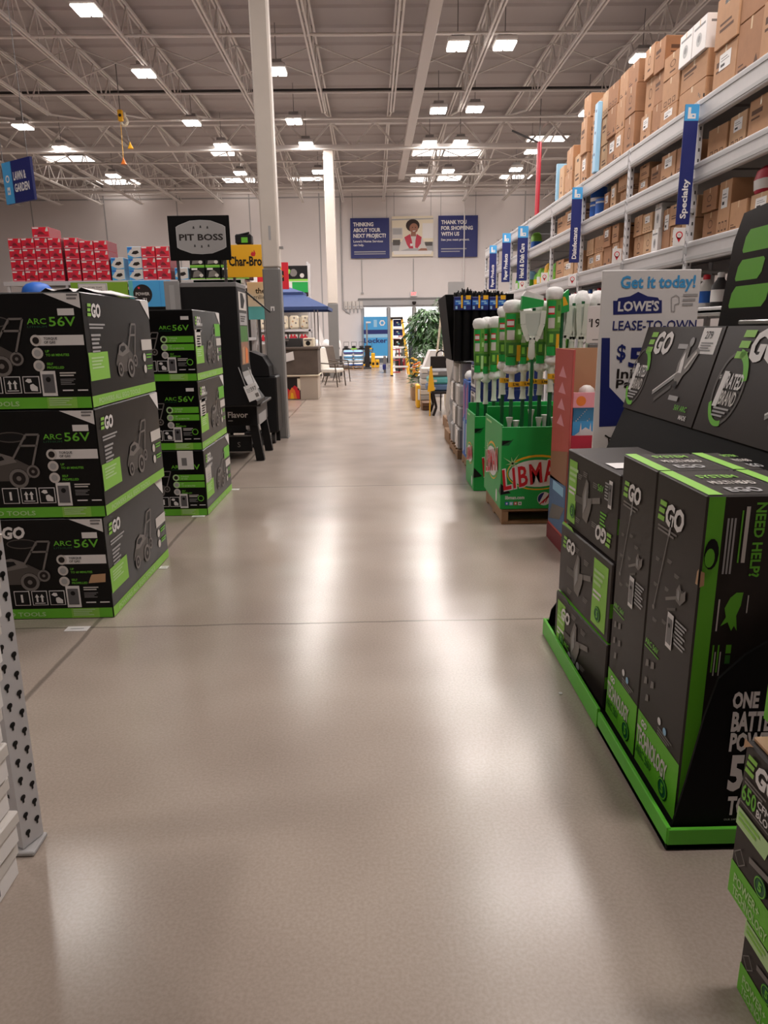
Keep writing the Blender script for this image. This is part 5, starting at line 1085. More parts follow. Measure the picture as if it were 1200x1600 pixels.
m = MB(); m.box(-1.60,8.74,0.0, -1.38,8.9,0.2, 'black', 0.02); m.build('base_pack', e)
m = MB(); m.box(-1.58,8.75,0.2, -1.385,8.89,0.38, 'white', 0.03); m.text(front(-1.52,8.749,0.25),'S',0,0,0.07,'ink',1); m.build('upper_pack', e)
# ================================================================ shelving with red and blue tool cartons, far left
SYB = 13.0
e = empty('garden_shelving', (-4.9,SYB+0.5,0), 'grey steel shelving holding red tool boxes, far left', 'rack')
for x in (-6.35,-5.33,-4.38,-3.4,-2.3,-2.25):
    m = MB(); m.box(x,SYB,0, x+0.05,SYB+0.05,2.3, 'rackgrey', 0.004); m.box(x,SYB+0.95,0, x+0.05,SYB+1.0,2.3, 'rackgrey', 0.004); m.build('upright', e)
for z in (2.3, 1.3, 0.4):
    m = MB(); m.box(-6.4,SYB-0.01,z-0.07, -2.2,SYB+0.04,z, 'rackgrey', 0.004); m.build('beam', e)
    m = MB(); m.box(-6.4,SYB+0.04,z-0.05, -2.2,SYB+1.0,z-0.002, 'lightgrey'); m.build('shelf_deck', e)
m = MB(); m.box(-6.4,SYB+0.97,0.1, -2.2,SYB+1.0,2.2, 'darkgrey'); m.build('back_panel', e)
def small_box(x, z, w, h, kind, label, grp, y=SYB+0.03, d=0.5):
    key = ('sb', kind)
    if key not in CM:
        m = MB(); m.box(-0.5,-0.5,0, 0.5,0.5,1, {'r':'crimson','b':'paleblue','g':'black'}[kind], 0.02); F = front(-0.5,-0.5,0)
        if kind == 'r':
            m.rect(F, 0.02,0.02,0.98,0.98,'brightred',1); m.pl(F, ((0.08,0.2),(0.3,0.75),(0.62,0.8),(0.5,0.45),(0.9,0.3),(0.85,0.15)),'crimson',2); m.pl(F, ((0.3,0.35),(0.42,0.6),(0.62,0.55),(0.75,0.3)),'wine',3); m.rect(F, 0.05,0.84,0.4,0.96,'white',3); m.rect(F, 0.02,0.02,0.98,0.09,'pink',3); m.pl(F, ((0.78,0.6),(0.96,0.6),(0.96,0.95),(0.86,0.95)),'offwhite',3); m.rect(F, 0.1,0.15,0.3,0.24,'white',3); m.rect(east(0.5,-0.5,0),0.02,0.02,0.98,0.98,'wine',1)
        if kind == 'b':
            m.rect(F, 0.02,0.02,0.98,0.98,'skyblue',1); m.pl(F, ((0.0,0.3),(0.4,0.98),(0.98,0.98),(0.98,0.1),(0.5,0.02)),'offwhite',2); m.pl(F, ((0.3,0.35),(0.45,0.6),(0.75,0.65),(0.85,0.45),(0.6,0.3)),'ink',3); m.rect(F, 0.05,0.75,0.35,0.9,'blue',3)
        if kind == 'g':
            m.rect(F, 0.0,0.9,1.0,1.0,'green',1); m.pl(F, ((0.15,0.15),(0.25,0.6),(0.55,0.7),(0.8,0.5),(0.6,0.2)),'ghost',2); m.disc(F, 0.75,0.3,0.14,'offwhite',3,10); m.rect(F, 0.1,0.72,0.5,0.86,'white',3); m.rect(F, 0.0,0.0,1.0,0.08,'lime',1)
        CM[key] = m.mesh('tool_box')
    o = bpy.data.objects.new('tool_box', CM[key]); COL.objects.link(o); o.location = (x,y+d/2,z); o.scale = (w*0.97,d,h*0.985); tag(o, label, 'tool box', grp)
ROWN = ['lowest','second','third','top']
for c in range(4):
    for r in range(4): small_box(-6.13+c*0.228, 2.305+r*0.178, 0.228, 0.178, 'r', 'red tool box, %s row, %s column of the leftmost red group' % (ROWN[r], NTH[c]), 'red tool boxes on the left shelving')
small_box(-5.66, 2.305+4*0.178, 0.3, 0.18, 'r', 'single red tool box on top of the leftmost red group', 'red tool boxes on the left shelving')
for r in range(4): small_box(-5.165, 2.305+r*0.178, 0.25, 0.178, 'r', 'red tool box, %s row, narrow column right of the gap' % ROWN[r], 'red tool boxes on the left shelving')
for c in range(2):
    for r in range(4): small_box(-4.905+c*0.245, 2.305+r*0.165, 0.245, 0.165, 'r', 'red tool box, %s row, %s column of the middle red group' % (ROWN[r], NTH[c]), 'red tool boxes on the left shelving')
for r in range(2): small_box(-4.40, 2.305+r*0.19, 0.23, 0.19, 'b', 'blue and white tool box, %s, right of the middle red group' % ('lower one','upper one')[r], 'blue tool boxes on the left shelving')
for r in range(3): small_box(-4.09, 2.305+r*0.185, 0.25, 0.185, 'b', 'blue and white tool box, %s of the taller blue column' % ('lowest','middle','top')[r], 'blue tool boxes on the left shelving')
for c in range(2):
    for r in range(3): small_box(-3.85+c*0.245, 2.305+r*0.185, 0.245, 0.185, 'r', 'red tool box, %s row, %s column beside the black grill sign' % (ROWN[r], ('left','right')[c]), 'red tool boxes on the left shelving')
for c in range(3):
    for r in range(2): small_box(-3.02+c*0.27, 2.305+r*0.22, 0.26, 0.22, 'g', 'green and black tool box, %s row, %s under the black grill sign' % (('lower','upper')[r], ('left','middle','right')[c]), 'green and black tool boxes under the sign')
small_box(-3.3, 2.305, 0.24, 0.2, 'b', 'lone blue and white tool box under the black grill sign', 'blue tool boxes on the left shelving')
small_box(-2.25, 2.305, 0.26, 0.25, 'g', 'green and black tool box right of the others, behind yellow sign', 'green and black tool boxes under the sign')
def board(name, Y, x0, x1, z0, z1, mat, label, cat, draw, thick=0.03, hang=None):
    m = MB(); m.box(x0,Y,z0, x1,Y+thick,z1, mat, 0.004); F = front(x0,Y,z0); draw(m, F, x1-x0, z1-z0)
    if hang: hang(m)
    return tag(m.build(name), label, cat)
def post_to_floor(x, Y, z): 
    return lambda m: [m.box(q,Y+0.01,0, q+0.04,Y+0.03,z, 'darkgrey') for q in x]
def d_green(m, F, w, h): m.rect(F, 0.0,0.0,w,h,'signgreen',1)
board('shop_sign', 12.9, -5.2, -4.22, 1.85, 2.27, 'signgreen', 'plain green sign panel below the middle red boxes', 'sign', d_green, hang=post_to_floor((-5.1,-4.3),12.9,1.86))
def d_blue(m, F, w, h):
    m.disc(F, w*0.32,h*0.48,0.165,'ink',1,24); m.text(F,'POWER',w*0.32,h*0.44,0.05,'offwhite',2,al='c',bold=0.02); m.text(F,'71',w*0.36,h*0.2,0.06,'white',2,al='c',bold=0.02); m.disc(F,w*0.24,h*0.72,0.02,'red',2,8); m.rect(F,0,0,w*0.1,h,'teal',1); m.rect(F,w*0.74,0,w*0.745,h,'blue',1)
board('shop_sign', 12.9, -4.2, -3.48, 1.85, 2.29, 'skyblue', 'sky blue sign panel with dark round badge', 'sign', d_blue, hang=post_to_floor((-4.1,-3.6),12.9,1.86))
def d_paper(m, F, w, h): m.rect(F, 0.02,0.02,w-0.02,h-0.02,'offwhite',1); m.text(F,'SEE STORE TEAM',w*0.5,h*0.55,0.03,'ink',2,al='c'); m.text(F,'FOR ASSISTANCE',w*0.5,h*0.3,0.03,'ink',2,al='c')
board('paper_sign', 12.4, -4.88, -4.4, 2.04, 2.22, 'lightgrey', 'small framed paper notice above the nearest mower stack', 'notice', d_paper, hang=post_to_floor((-4.66,),12.4,2.04))
m = MB(); m.lathe([(0.235,0.0),(0.24,0.1),(0.22,0.17),(0.16,0.23),(0.06,0.26),(0.01,0.262)], 'blue', 20, (-5.47,12.2,1.975)); m.cyl((-5.47,12.2,0),(-5.47,12.2,1.98),0.05,'grey',10); m.cyl((-5.47,12.2,0),(-5.47,12.2,0.03),0.25,'grey',16)
tag(m.build('blue_dome'), 'blue rounded dome showing above the nearest mower stack', 'dome')
def d_pit(m, F, w, h):
    cx, cy = w*0.53, h*0.52
    for k, mat in ((1.0,'lightgrey'), (0.965,'silver')):
        P = [(-0.36,-0.14),(-0.32,-0.165),(-0.15,-0.225),(0,-0.235),(0.15,-0.225),(0.32,-0.165),(0.36,-0.14),(0.36,0.14),(0.32,0.165),(0.15,0.225),(0,0.235),(-0.15,0.225),(-0.32,0.165),(-0.36,0.14)]
        m.pl(F, [(cx+a*k, cy+b*k) for a, b in P], mat, 1 if k == 1 else 2)
    m.text(F,'PIT BOSS',cx,cy-0.042,0.085,'ink',3,w=0.64,bold=0.03,al='c')
    for dx, dy in ((-0.1,0.13),(0,0.14),(0.1,0.13),(-0.1,-0.12),(0,-0.13),(0.1,-0.12)): m.pl(F, [(cx+dx+a, cy+dy+b) for a, b in ((-0.015,-0.015),(0.015,-0.015),(0.008,0.018),(-0.008,0.018))],'darkgrey',3)
board('hanging_sign', 11.0, -2.93, -2.04, 2.43, 3.045, 'panelblack', 'large black sign reading Pit Boss in silver plate', 'sign', d_pit, hang=post_to_floor((-2.85,-2.16),11.0,2.44))
def d_char(m, F, w, h):
    m.text(F,'Char-Broil',0.03,h*0.36,0.14,'ink',1,w=0.58,bold=0.035); m.pl(F, [(0.42+a, h*0.36+0.14+b) for a, b in ((-0.02,0.0),(0.03,0.0),(0.045,0.04),(0.02,0.1),(0.01,0.05),(-0.01,0.075),(-0.035,0.03))],'red',1)
board('hanging_sign', 11.9, -2.28, -1.42, 2.25, 2.74, 'yellow', 'yellow sign reading Char-Broil, partly behind front column', 'sign', d_char, hang=post_to_floor((-2.2,-1.55),11.9,2.26))
m = MB(); m.box(-2.13,11.9,2.75,-2.13+0.26,12.1,2.9,'black',0.02); m.rect(front(-2.13,11.9,2.75),0.1,0.02,0.2,0.1,'green',1); m.cyl((-2.1,11.92,2.88),(-1.9,11.92,2.92),0.015,'black',6); tag(m.build('power_tool'), 'black and green power tool on top of the yellow sign', 'power tool')
def d_wht(m, F, w, h): m.text(F,'the',w*0.5,h*0.7,0.09,'ink',1,al='c',bold=0.02); m.text(F,'grilling',w*0.5,h*0.55,0.07,'ink',1,al='c'); m.rect(F,0,0.0,w,h*0.35,'teal',1); m.disc(F,w*0.75,h*0.3,0.06,'sleevedark',2,10)
board('poster', 12.3, -2.05, -1.62, 1.6, 2.2, 'cream', 'cream poster with teal lower part, left of front column', 'poster', d_wht, hang=post_to_floor((-1.9,),12.3,1.6))
def d_gs(m, F, w, h): m.rect(F,0,0,w,h,'sleevedark',1); m.rect(F,0,h*0.5,w,h,'libgreen',1)
board('header_strip', 12.6, -3.0, -2.2, 2.12, 2.26, 'libgreen', 'long green header strip under the green and black tool boxes', 'sign', d_gs, hang=post_to_floor((-2.9,-2.3),12.6,2.13))
# ================================================================ garden goods past the front column
e = empty('end_shelving', (-2.5,20.4,0), 'white shelving with cushions and red packs past the canopy', 'rack')
for x in (-3.3,-1.72):
    m = MB(); m.box(x,20.0,0, x+0.06,20.06,3.2, 'rackgrey', 0.004); m.box(x,20.6,0, x+0.06,20.66,3.2,'rackgrey',0.004); m.build('upright', e)
for z in (2.3, 1.45, 1.12, 0.6):
    m = MB(); m.box(-3.3,20.0,z-0.06, -1.66,20.65,z, 'rackgrey', 0.004); m.build('shelf', e)
m = MB(); m.box(-3.3,20.62,0.1, -1.66,20.65,3.15, 'offwhite'); m.build('back_panel', e)
for i in range(5):
    x = -3.15+i*0.3; m = MB(); m.box(x,20.08,1.46, x+0.27,20.3,1.82, 'cream', 0.05); F = front(x,20.08,1.46)
    for q in range(6): m.disc(F, 0.06+(q*37 % 5)*0.04, 0.07+(q*23 % 6)*0.045, 0.025, ('tan','ghost','offwhite')[q % 3], 1, 8)
    m.box(x-0.01,20.2,1.46,x+0.0,20.4,1.85,'grey'); tag(m.build('cushion_pack'), 'patterned cream cushion pack, %s on the shelf under the canopy' % NTH[i], 'cushion', 'cushion packs under the canopy')
for i in range(5):
    x = -3.15+i*0.29; m = MB(); m.box(x,20.08,1.125, x+0.25,20.3,1.33, 'offwhite', 0.01); F = front(x,20.08,1.125); m.rect(F,0.02,0.02,0.23,0.14,'crimson',1); m.rect(F,0.05,0.06,0.1,0.2,'red',2); m.rect(F,0.14,0.05,0.19,0.19,'red',2); m.disc(F,0.12,0.04,0.02,'ink',3,8); tag(m.build('red_pack'), 'red and white packet, %s on the shelf below the cushions' % NTH[i], 'packet', 'red packets below the cushions')
def d_top(m, F, w, h):
    m.rect(F,w*0.55,h*0.62,w,h,'black',1); m.disc(F,w*0.75,h*0.8,0.1,'ghost',2,10); m.disc(F,w*0.66,h*0.84,0.07,'lime',2,8); m.disc(F,w*0.9,h*0.72,0.06,'offwhite',2,8); m.rect(F,w*0.55,h*0.56,w,h*0.62,'lime',2)
    m.rect(F,w*0.72,h*0.12,w,h*0.54,'libgreen',2); m.rect(F,w*0.72,h*0.12,w,h*0.24,'ink',3); m.rect(F,w*0.7,h*0.0,w*0.97,h*0.08,'clay',3); m.pl(F, ((w*0.5,0.05),(w*0.62,0.2),(w*0.7,0.15),(w*0.66,0.3),(w*0.58,0.32)),'white',4); m.text(F,'live',w*0.56,h*0.28,0.08,'ink',5,bold=0.02)
board('poster', 19.93, -3.2, -1.68, 2.2, 3.1, 'white', 'picture header with green and black panels above the blue canopy', 'poster', d_top)
def d_red(m, F, w, h): m.rect(F,w*0.55,h*0.3,w*0.85,h*0.68,'black',1); m.ring(F,w*0.7,h*0.48,0.09,0.02,'orange',2,4); m.disc(F,w*0.7,h*0.5,0.05,'red',2,8)
x0 = at(402,436,14).x; x1 = at(451,436,14).x; z0 = at(430,452,14).z; z1 = at(430,410,14).z
board('hanging_sign', 14.0, x0, x1, z0, z1, 'brightred', 'red sign with black square emblem right of front column', 'sign', d_red, hang=post_to_floor((x0+0.1,),14.0,z0+0.02))
# blue canopy
e = empty('canopy', (-1.85,16.0,0), 'blue pop-up canopy behind the front column', 'canopy')
cx, cy = -1.85, 16.3; a0, zE = 0.95, 1.90
m = MB(); E_ = [(cx-a0,cy-0.9),(cx+a0,cy-0.9),(cx+a0,cy+0.9),(cx-a0,cy+0.9)]; I = [(cx-0.32,cy-0.3),(cx+0.32,cy-0.3),(cx+0.32,cy+0.3),(cx-0.32,cy+0.3)]
vs = [(x,y,zE-0.07) for x,y in E_]+[(x,y,zE) for x,y in E_]+[(x,y,2.2) for x,y in I]
m.raw(vs, [(i,(i+1)%4,4+(i+1)%4,4+i) for i in range(4)]+[(4+i,4+(i+1)%4,8+(i+1)%4,8+i) for i in range(4)], 'canopy'); m.build('roof', e)
m = MB(); vs = [(x,y,2.16) for x,y in [(cx-0.4,cy-0.38),(cx+0.4,cy-0.38),(cx+0.4,cy+0.38),(cx-0.4,cy+0.38)]]+[(x,y,2.22) for x,y in [(cx-0.4,cy-0.38),(cx+0.4,cy-0.38),(cx+0.4,cy+0.38),(cx-0.4,cy+0.38)]]+[(cx,cy,2.36)]
m.raw(vs, [(i,(i+1)%4,4+(i+1)%4,4+i) for i in range(4)]+[(4+i,4+(i+1)%4,8) for i in range(4)], 'canopy'); m.build('vent_cap', e)
for x, y in [(cx+q*0.62,cy+p*0.62) for q in (-1,1) for p in (-0.62,1)]:
    m = MB(); m.box(x-0.012,y-0.012,0, x+0.012,y+0.012,zE+0.1, 'lightgrey'); m.build('leg', e)
for i in range(4):
    m = MB(); m.cyl((E_[i][0],E_[i][1],zE-0.03),(I[i][0],I[i][1],2.17),0.012,'darkgrey',6); m.build('rib', e)
# wood-look bench on beige base with picture carton
e = empty('fire_table', (-1.5,15.4,0), 'brown wood-look fire table on a beige carton base, right of front column', 'table')
m = MB(); m.box(-1.95,15.0,0.52, -1.12,15.8,1.03, 'woodgrey', 0.01); m.build('body', e)
m = MB(); m.box(-1.98,14.97,1.03, -1.10,15.83,1.085, 'woodgrey', 0.008); m.build('table_top', e)
m = MB(); m.box(-1.96,14.98,0.485, -1.11,15.82,0.515, 'cream', 0.006); m.build('ledge', e)
m = MB(); m.box(-1.93,15.02,0.0, -1.14,15.78,0.485, 'sandgrey', 0.006); F = front(-1.93,15.02,0); m.rect(F,0.02,0.01,0.42,0.47,'ink',1); m.pl(F,((0.08,0.02),(0.4,0.02),(0.4,0.22),(0.3,0.3),(0.2,0.2),(0.1,0.28)),'red',2); m.pl(F,((0.15,0.02),(0.34,0.02),(0.3,0.2),(0.24,0.26),(0.18,0.16)),'orange',3); m.pl(F,((0.2,0.02),(0.28,0.02),(0.26,0.14),(0.22,0.15)),'yellow',4); m.rect(F,0.36,0.2,0.42,0.44,'cream',2); m.build('base_carton', e)
m = MB(); F = frame((-1.80,14.93,0.78), (1,0.2,0.1), (-0.15,-0.1,1)); m.prism(F, ((0,0),(0.2,0.03),(0.2,0.2),(0,0.17)), 0.004, 'white'); tag(m.build('price_card'), 'white price card hanging on the brown fire table', 'price card')
for i in range(2):
    m = MB(); x = -1.9+i*0.48; m.box(x,15.1,1.086, x+(0.44 if i == 0 else 0.22),15.5,1.26, 'darkgrey' if i == 0 else 'cream', 0.008); F = front(x,15.1,1.086); m.disc(F,0.1,0.07,0.05,'black',1,10); m.rect(F,0.02,0.12,0.18,0.15,'ghost',1); tag(m.build('carton'), ('dark grey carton on top of the brown fire table','beige carton on top of the brown fire table')[i], 'carton', 'cartons on the fire table')
def patio_chair(x, y, rz, cush, label):
    e = empty('patio_chair', (x,y,0), label, 'chair', 'patio chairs beside the far column', rz); M = LOCAL[e]
    for sx in (-0.26, 0.26):
        m = MB(M); m.tube([(sx,-0.28,0),(sx,-0.24,0.4),(sx,-0.22,0.58),(sx,0.2,0.6)], 0.016, 'chairframe'); m.build('front_leg', e)
        m = MB(M); m.tube([(sx,0.32,0),(sx,0.18,0.38),(sx,0.3,0.95)], 0.016, 'chairframe'); m.build('rear_leg', e)
    m = MB(M); m.box(-0.25,-0.25,0.36, 0.25,0.2,0.46, cush, 0.04); m.build('seat_cushion', e)
    m = MB(M @ Matrix.Translation((0,0.2,0.42)) @ Matrix.Rotation(-0.2,4,'X')); m.box(-0.25,-0.06,0.0, 0.25,0.06,0.58, cush, 0.05); m.build('back_cushion', e)
patio_chair(-1.05, 18.6, 1.2, 'chairwhite', 'white cushioned patio chair left of the far column')
patio_chair(-1.0, 20.3, 1.0, 'woodgrey', 'brown cushioned patio chair close to the far column')
for i in range(3):
    x = -1.75+i*0.33; y = 23.0; e = empty('white_grill', (x,y,0), 'small white and black garden appliance, %s of the row behind the chairs' % ('left','middle','right')[i], 'appliance', 'white appliances behind the chairs'); M = LOCAL[e]
    m = MB(M); m.lathe([(0.13,0.62),(0.15,0.75),(0.15,0.95),(0.1,1.1),(0.02,1.14)], 'white', 14); m.disc(front(0.02,-0.16,0.86),0,0,0.07,'ink',1,12); m.build('body', e)
    m = MB(M); m.box(-0.14,-0.12,0.0, 0.14,0.12,0.62, 'darkgrey', 0.02); m.build('stand', e)
for i in range(2):
    m = MB(); m.cyl((-1.85+i*0.4,24.6,0),(-1.75+i*0.4,24.6,1.9-i*0.3),0.012,'lightgrey',6); m.cyl((-1.85+i*0.4,24.6,0),(-1.85+i*0.4,24.6,0.02),0.1,'grey',10)
    m.pl(front(-1.77+i*0.4,24.59,0.9),((0,0.0),(0.2,0.1),(0.02,0.7)),'white',1); tag(m.build('pole_banner'), ('taller thin pole with white pennant left of far column','shorter thin pole with white pennant left of far column')[i], 'pole')
# ================================================================ hanging department sign and yellow hook
Y = 9.0; a, b, c, d = at(8,252,Y), at(75,276,Y-0.0), at(77,333,Y), at(13,318,Y)
e = empty('hanging_sign', ((a.x+b.x)/2,Y,c.z), 'blue hanging sign reading Lawn and Garden at left edge', 'sign')
u = V((b.x-a.x, 0.33, -0.0)); w = u.length; hgt = 0.44
m = MB(); F = frame((a.x,Y-0.1,2.87), (b.x-a.x,-0.33,0), (0,0,1)); m.prism(F, ((0,0),(w,0),(w,hgt),(0,hgt)), 0.03, 'navy'); m.rect(F,w*0.3,0,w,hgt,'navy',1); m.rect(F,0,0,w*0.32,hgt,'skyblue',1)
m.text(F,'LAWN &',w*0.37,hgt*0.54,0.085,'white',2,w=w*0.44,bold=0.03); m.text(F,'GARDEN',w*0.37,hgt*0.26,0.085,'white',2,w=w*0.52,bold=0.03); m.ring(F,w*0.15,hgt*0.6,0.04,0.016,'white',2,14); m.rect(F,w*0.1,hgt*0.22,w*0.2,hgt*0.4,'white',2); m.disc(F,w*0.15,hgt*0.3,0.015,'skyblue',3,8); m.build('panel', e)
for k in (0.06, 0.94):
    m = MB(); p = F[0]+F[1]*(w*k)+V((0,0,hgt)); m.cyl(p, (p.x,p.y,7.25), 0.004, 'grey', 5); m.build('cable', e)
e = empty('hoist', (-5.7,18.0,5.2), 'yellow hook block hanging from the roof by thin lines', 'hoist')
m = MB(); m.box(-5.72,17.96,6.12,-5.6,18.04,6.36,'yellow',0.02); m.disc(front(-5.66,17.96,6.24),0,0,0.035,'ink',1,10); m.build('block', e)
m = MB(); P = [(-5.57,18,6.3)]+[(-5.59+0.075*math.cos(t),18,6.12+0.085*math.sin(t)) for t in [1.2-i*0.4 for i in range(11)]]; m.tube(P, 0.03, 'cream', 8); m.build('hook', e)
m = MB(); m.cyl((-5.66,18,6.36),(-5.66,18,7.35),0.012,'grey',6); m.build('cable', e)
m = MB(); m.cyl((-5.69,18,5.32),(-5.67,18,6.12),0.008,'yellow',5); m.build('cable', e)
for x, z in ((-5.69,5.22),(-5.5,5.55)):
    m = MB(); m.lathe([(0.07,0),(0.05,0.04),(0.02,0.1),(0.012,0.14)], 'orange' if x < -5.6 else 'yellow', 8, (x,18,z)); m.build('end_hook', e)
m = MB(); m.cyl((-5.5,18,5.66),(-5.62,18,6.14),0.006,'grey',5); m.build('cable', e)
# ================================================================ end wall: banners, exit sign, switch boxes
def banner(px0, px1, pt, pb, mat, label, draw):
    Y = EW-0.12; a, b = at(px0,pt,Y), at(px1,pt,Y); z0 = at(px0,pb,Y).z; z1 = a.z
    m = MB(); m.box(a.x,Y,z0, b.x,Y+0.03,z1, mat, 0.004); F = front(a.x,Y,z0); draw(m, F, b.x-a.x, z1-z0)
    for x in (a.x+0.1, b.x-0.1): m.cyl((x,Y+0.015,z1-0.01),(x,Y+0.015,6.9),0.008,'grey',5); m.cyl((x,Y+0.03,z1-0.2),(x,EW,z1-0.2),0.02,'grey',6)
    return tag(m.build('wall_banner'), label, 'banner')
def d1_(m, F, w, h):
    for i, (t, ww) in enumerate((('THINKING',0.52),('ABOUT YOUR',0.70),('NEXT PROJECT?',0.84))): m.text(F,t,0.12,h*(0.80-i*0.14),0.15,'white',2,w=w*ww,bold=0.035)
    m.text(F,"Lowe's Home Services",0.12,h*0.40,0.09,'white',2,w=w*0.76,bold=0.02); m.text(F,'can help.',0.12,h*0.31,0.09,'white',2,bold=0.02); m.rect(F,0.14,h*0.15,w*0.9,h*0.175,'lightgrey',2); m.rect(F,0.14,h*0.10,w*0.9,h*0.12,'lightgrey',2)
def d3_(m, F, w, h):
    for i, (t, ww) in enumerate((('THANK YOU',0.64),('FOR SHOPPING',0.80),('WITH US',0.46))): m.text(F,t,0.12,h*(0.80-i*0.14),0.15,'white',2,w=w*ww,bold=0.035)
    m.text(F,'See you next project.',0.12,h*0.40,0.09,'white',2,w=w*0.72,bold=0.02); m.rect(F,0.12,h*0.19,w*0.72,h*0.215,'lightgrey',2); m.rect(F,0.12,h*0.13,w*0.55,h*0.15,'lightgrey',2)
def d2_(m, F, w, h):
    S = lambda pts, mat, k: m.pl(F, [(w*a, h*b) for a, b in pts], mat, k)
    S(((0,0),(1,0),(1,1),(0,1)),'cream',1); S(((0.0,0.45),(0.26,0.45),(0.26,0.72),(0,0.72)),'offwhite',2); S(((0.02,0.55),(0.24,0.55),(0.24,0.7),(0.02,0.7)),'lightgrey',3); S(((0.74,0.45),(1,0.45),(1,0.82),(0.74,0.82)),'white',2); S(((0.0,0.9),(1,0.92),(1,0.95),(0,0.93)),'lightgrey',2)
    S(((0.0,0.12),(1,0.12),(1,0.36),(0,0.36)),'lightgrey',2); S(((0.02,0.28),(0.2,0.28),(0.2,0.42),(0.02,0.42)),'ghostdim',3); S(((0.8,0.26),(0.98,0.26),(0.98,0.36),(0.8,0.36)),'ghostdim',3)
    S(((0.05,0.05),(0.95,0.05),(0.98,0.14),(0.02,0.14)),'white',4)
    S(((0.16,0.13),(0.2,0.32),(0.3,0.48),(0.46,0.56),(0.58,0.56),(0.72,0.48),(0.8,0.3),(0.86,0.16),(0.6,0.2),(0.4,0.2)),'offwhite',5)   # sleeves and shirt
    S(((0.3,0.48),(0.44,0.56),(0.48,0.4),(0.52,0.2),(0.42,0.2),(0.36,0.3)),'crimson',6); S(((0.6,0.56),(0.72,0.48),(0.7,0.32),(0.62,0.2),(0.56,0.22),(0.57,0.4)),'crimson',6)
    S(((0.45,0.5),(0.59,0.5),(0.57,0.62),(0.47,0.62)),'skin',6); m.disc(F, w*0.505,h*0.77,w*0.165,'hair',6,18,h*0.155); m.disc(F, w*0.53,h*0.70,w*0.105,'skin',7,16,h*0.125)
    m.disc(F,w*0.50,h*0.72,w*0.012,'hair',8,8); m.disc(F,w*0.57,h*0.72,w*0.012,'hair',8,8); S(((0.49,0.635),(0.58,0.645),(0.535,0.615)),'white',8); S(((0.53,0.7),(0.545,0.67),(0.525,0.67)),'clay',8)
    S(((0.62,0.14),(0.7,0.2),(0.84,0.2),(0.86,0.14)),'skin',7); S(((0.44,0.26),(0.5,0.26),(0.5,0.32),(0.44,0.32)),'white',7)
banner(547,608,341,404,'navy','left navy banner asking about your next project',d1_)
banner(612,677,338,401,'cream','banner picture of smiling worker in red vest',d2_)
banner(685,747,337,402,'navy','right navy banner thanking shoppers',d3_)
Y = EW-0.1; a, b = at(641,456,Y), at(652,463,Y)
m = MB(); m.box(a.x,Y,b.z,b.x,Y+0.06,a.z,'white',0.01); m.text(front(a.x,Y,b.z),'EXIT',(b.x-a.x)/2,0.05,0.12,'exitred',1,w=0.22,bold=0.03,al='c'); m.box(a.x+0.1,Y+0.06,b.z+0.05,b.x-0.1,EW,a.z-0.05,'grey'); tag(m.build('exit_sign'), 'white exit sign with red letters above the doors', 'exit sign')
for i in range(5):
    x = -1.13+i*0.165; m = MB(); m.box(x,EW-0.08,2.3,x+0.13,EW,2.62,'offwhite',0.01); m.cyl((x+0.065,EW-0.04,2.3),(x+0.065,EW-0.04,2.14),0.025,'lightgrey',8); m.rect(front(x,EW-0.08,2.3),0.03,0.05,0.1,0.12,'lightgrey',1); tag(m.build('switch_box'), 'grey white switch box, %s of the row left of the doors' % ('first','second','third','fourth','fifth')[i], 'switch box', 'switch boxes left of the doors')
m = MB(); m.cyl((-1.2,EW-0.04,2.3),(-1.2,EW-0.04,7.0),0.03,'lightgrey',6); m.cyl((-1.2,EW-0.04,2.3),(-0.9,EW-0.04,2.1),0.03,'lightgrey',6); struct(m,'conduit_pipe')
for px, pt, pb in ((565,406,457),(646,404,455),(727,250,470)):
    CY = EW-0.3 if px > 700 else EW-0.04; a = at(px,pt,CY); b = at(px,pb,CY); m = MB(); m.cyl((a.x,CY,min(7.2,a.z)),(a.x,CY,b.z),0.016 if px < 700 else 0.025,'lightgrey' if px < 700 else 'white',6); m.box(a.x-0.06,CY-0.04,b.z-0.05,a.x+0.06,EW,b.z,'lightgrey'); struct(m,'conduit_pipe')
m = MB(); m.lathe([(0.02,0),(0.07,0.04),(0.09,0.1),(0.09,0.14)],'ink',12,(1.86,EW-0.2,2.42)); m.box(1.8,EW-0.2,2.54,1.92,EW,2.58,'grey'); tag(m.build('door_sensor'), 'dark dome sensor over the middle of the doors', 'sensor')
# blue locker wrap seen through the left door
m = MB(); Yl = EW-0.5; a, b = at(568,495,Yl), at(606,556,Yl); m.box(a.x,Yl,b.z,b.x,Yl+0.04,a.z,'skyblue',0.005); F = front(a.x,Yl,b.z); w, h = b.x-a.x, a.z-b.z
m.rect(F,0,h*0.56,w,h*0.67,'navy',1); m.rect(F,0,h*0.47,w,h*0.56,'paleblue',1); m.text(F,'Locker',-0.02+w*0.02,h*0.34,h*0.12,'navy',2,w=w*0.98,bold=0.03); m.disc(F,w*0.78,h*0.84,0.13,'white',2,6); m.disc(F,w*0.78,h*0.84,0.07,'skyblue',3,10); m.rect(F,w*0.42,h*0.74,w*0.56,h*0.92,'paleblue',2); m.rect(F,w*0.1,h*0.84,w*0.3,h*0.88,'white',2)
m.box(a.x+0.1,Yl+0.005,0,a.x+0.16,Yl+0.035,b.z,'grey'); m.box(b.x-0.16,Yl+0.005,0,b.x-0.1,Yl+0.035,b.z,'grey'); tag(m.build('locker_banner'), 'sky blue pickup locker board in front of left door', 'banner')
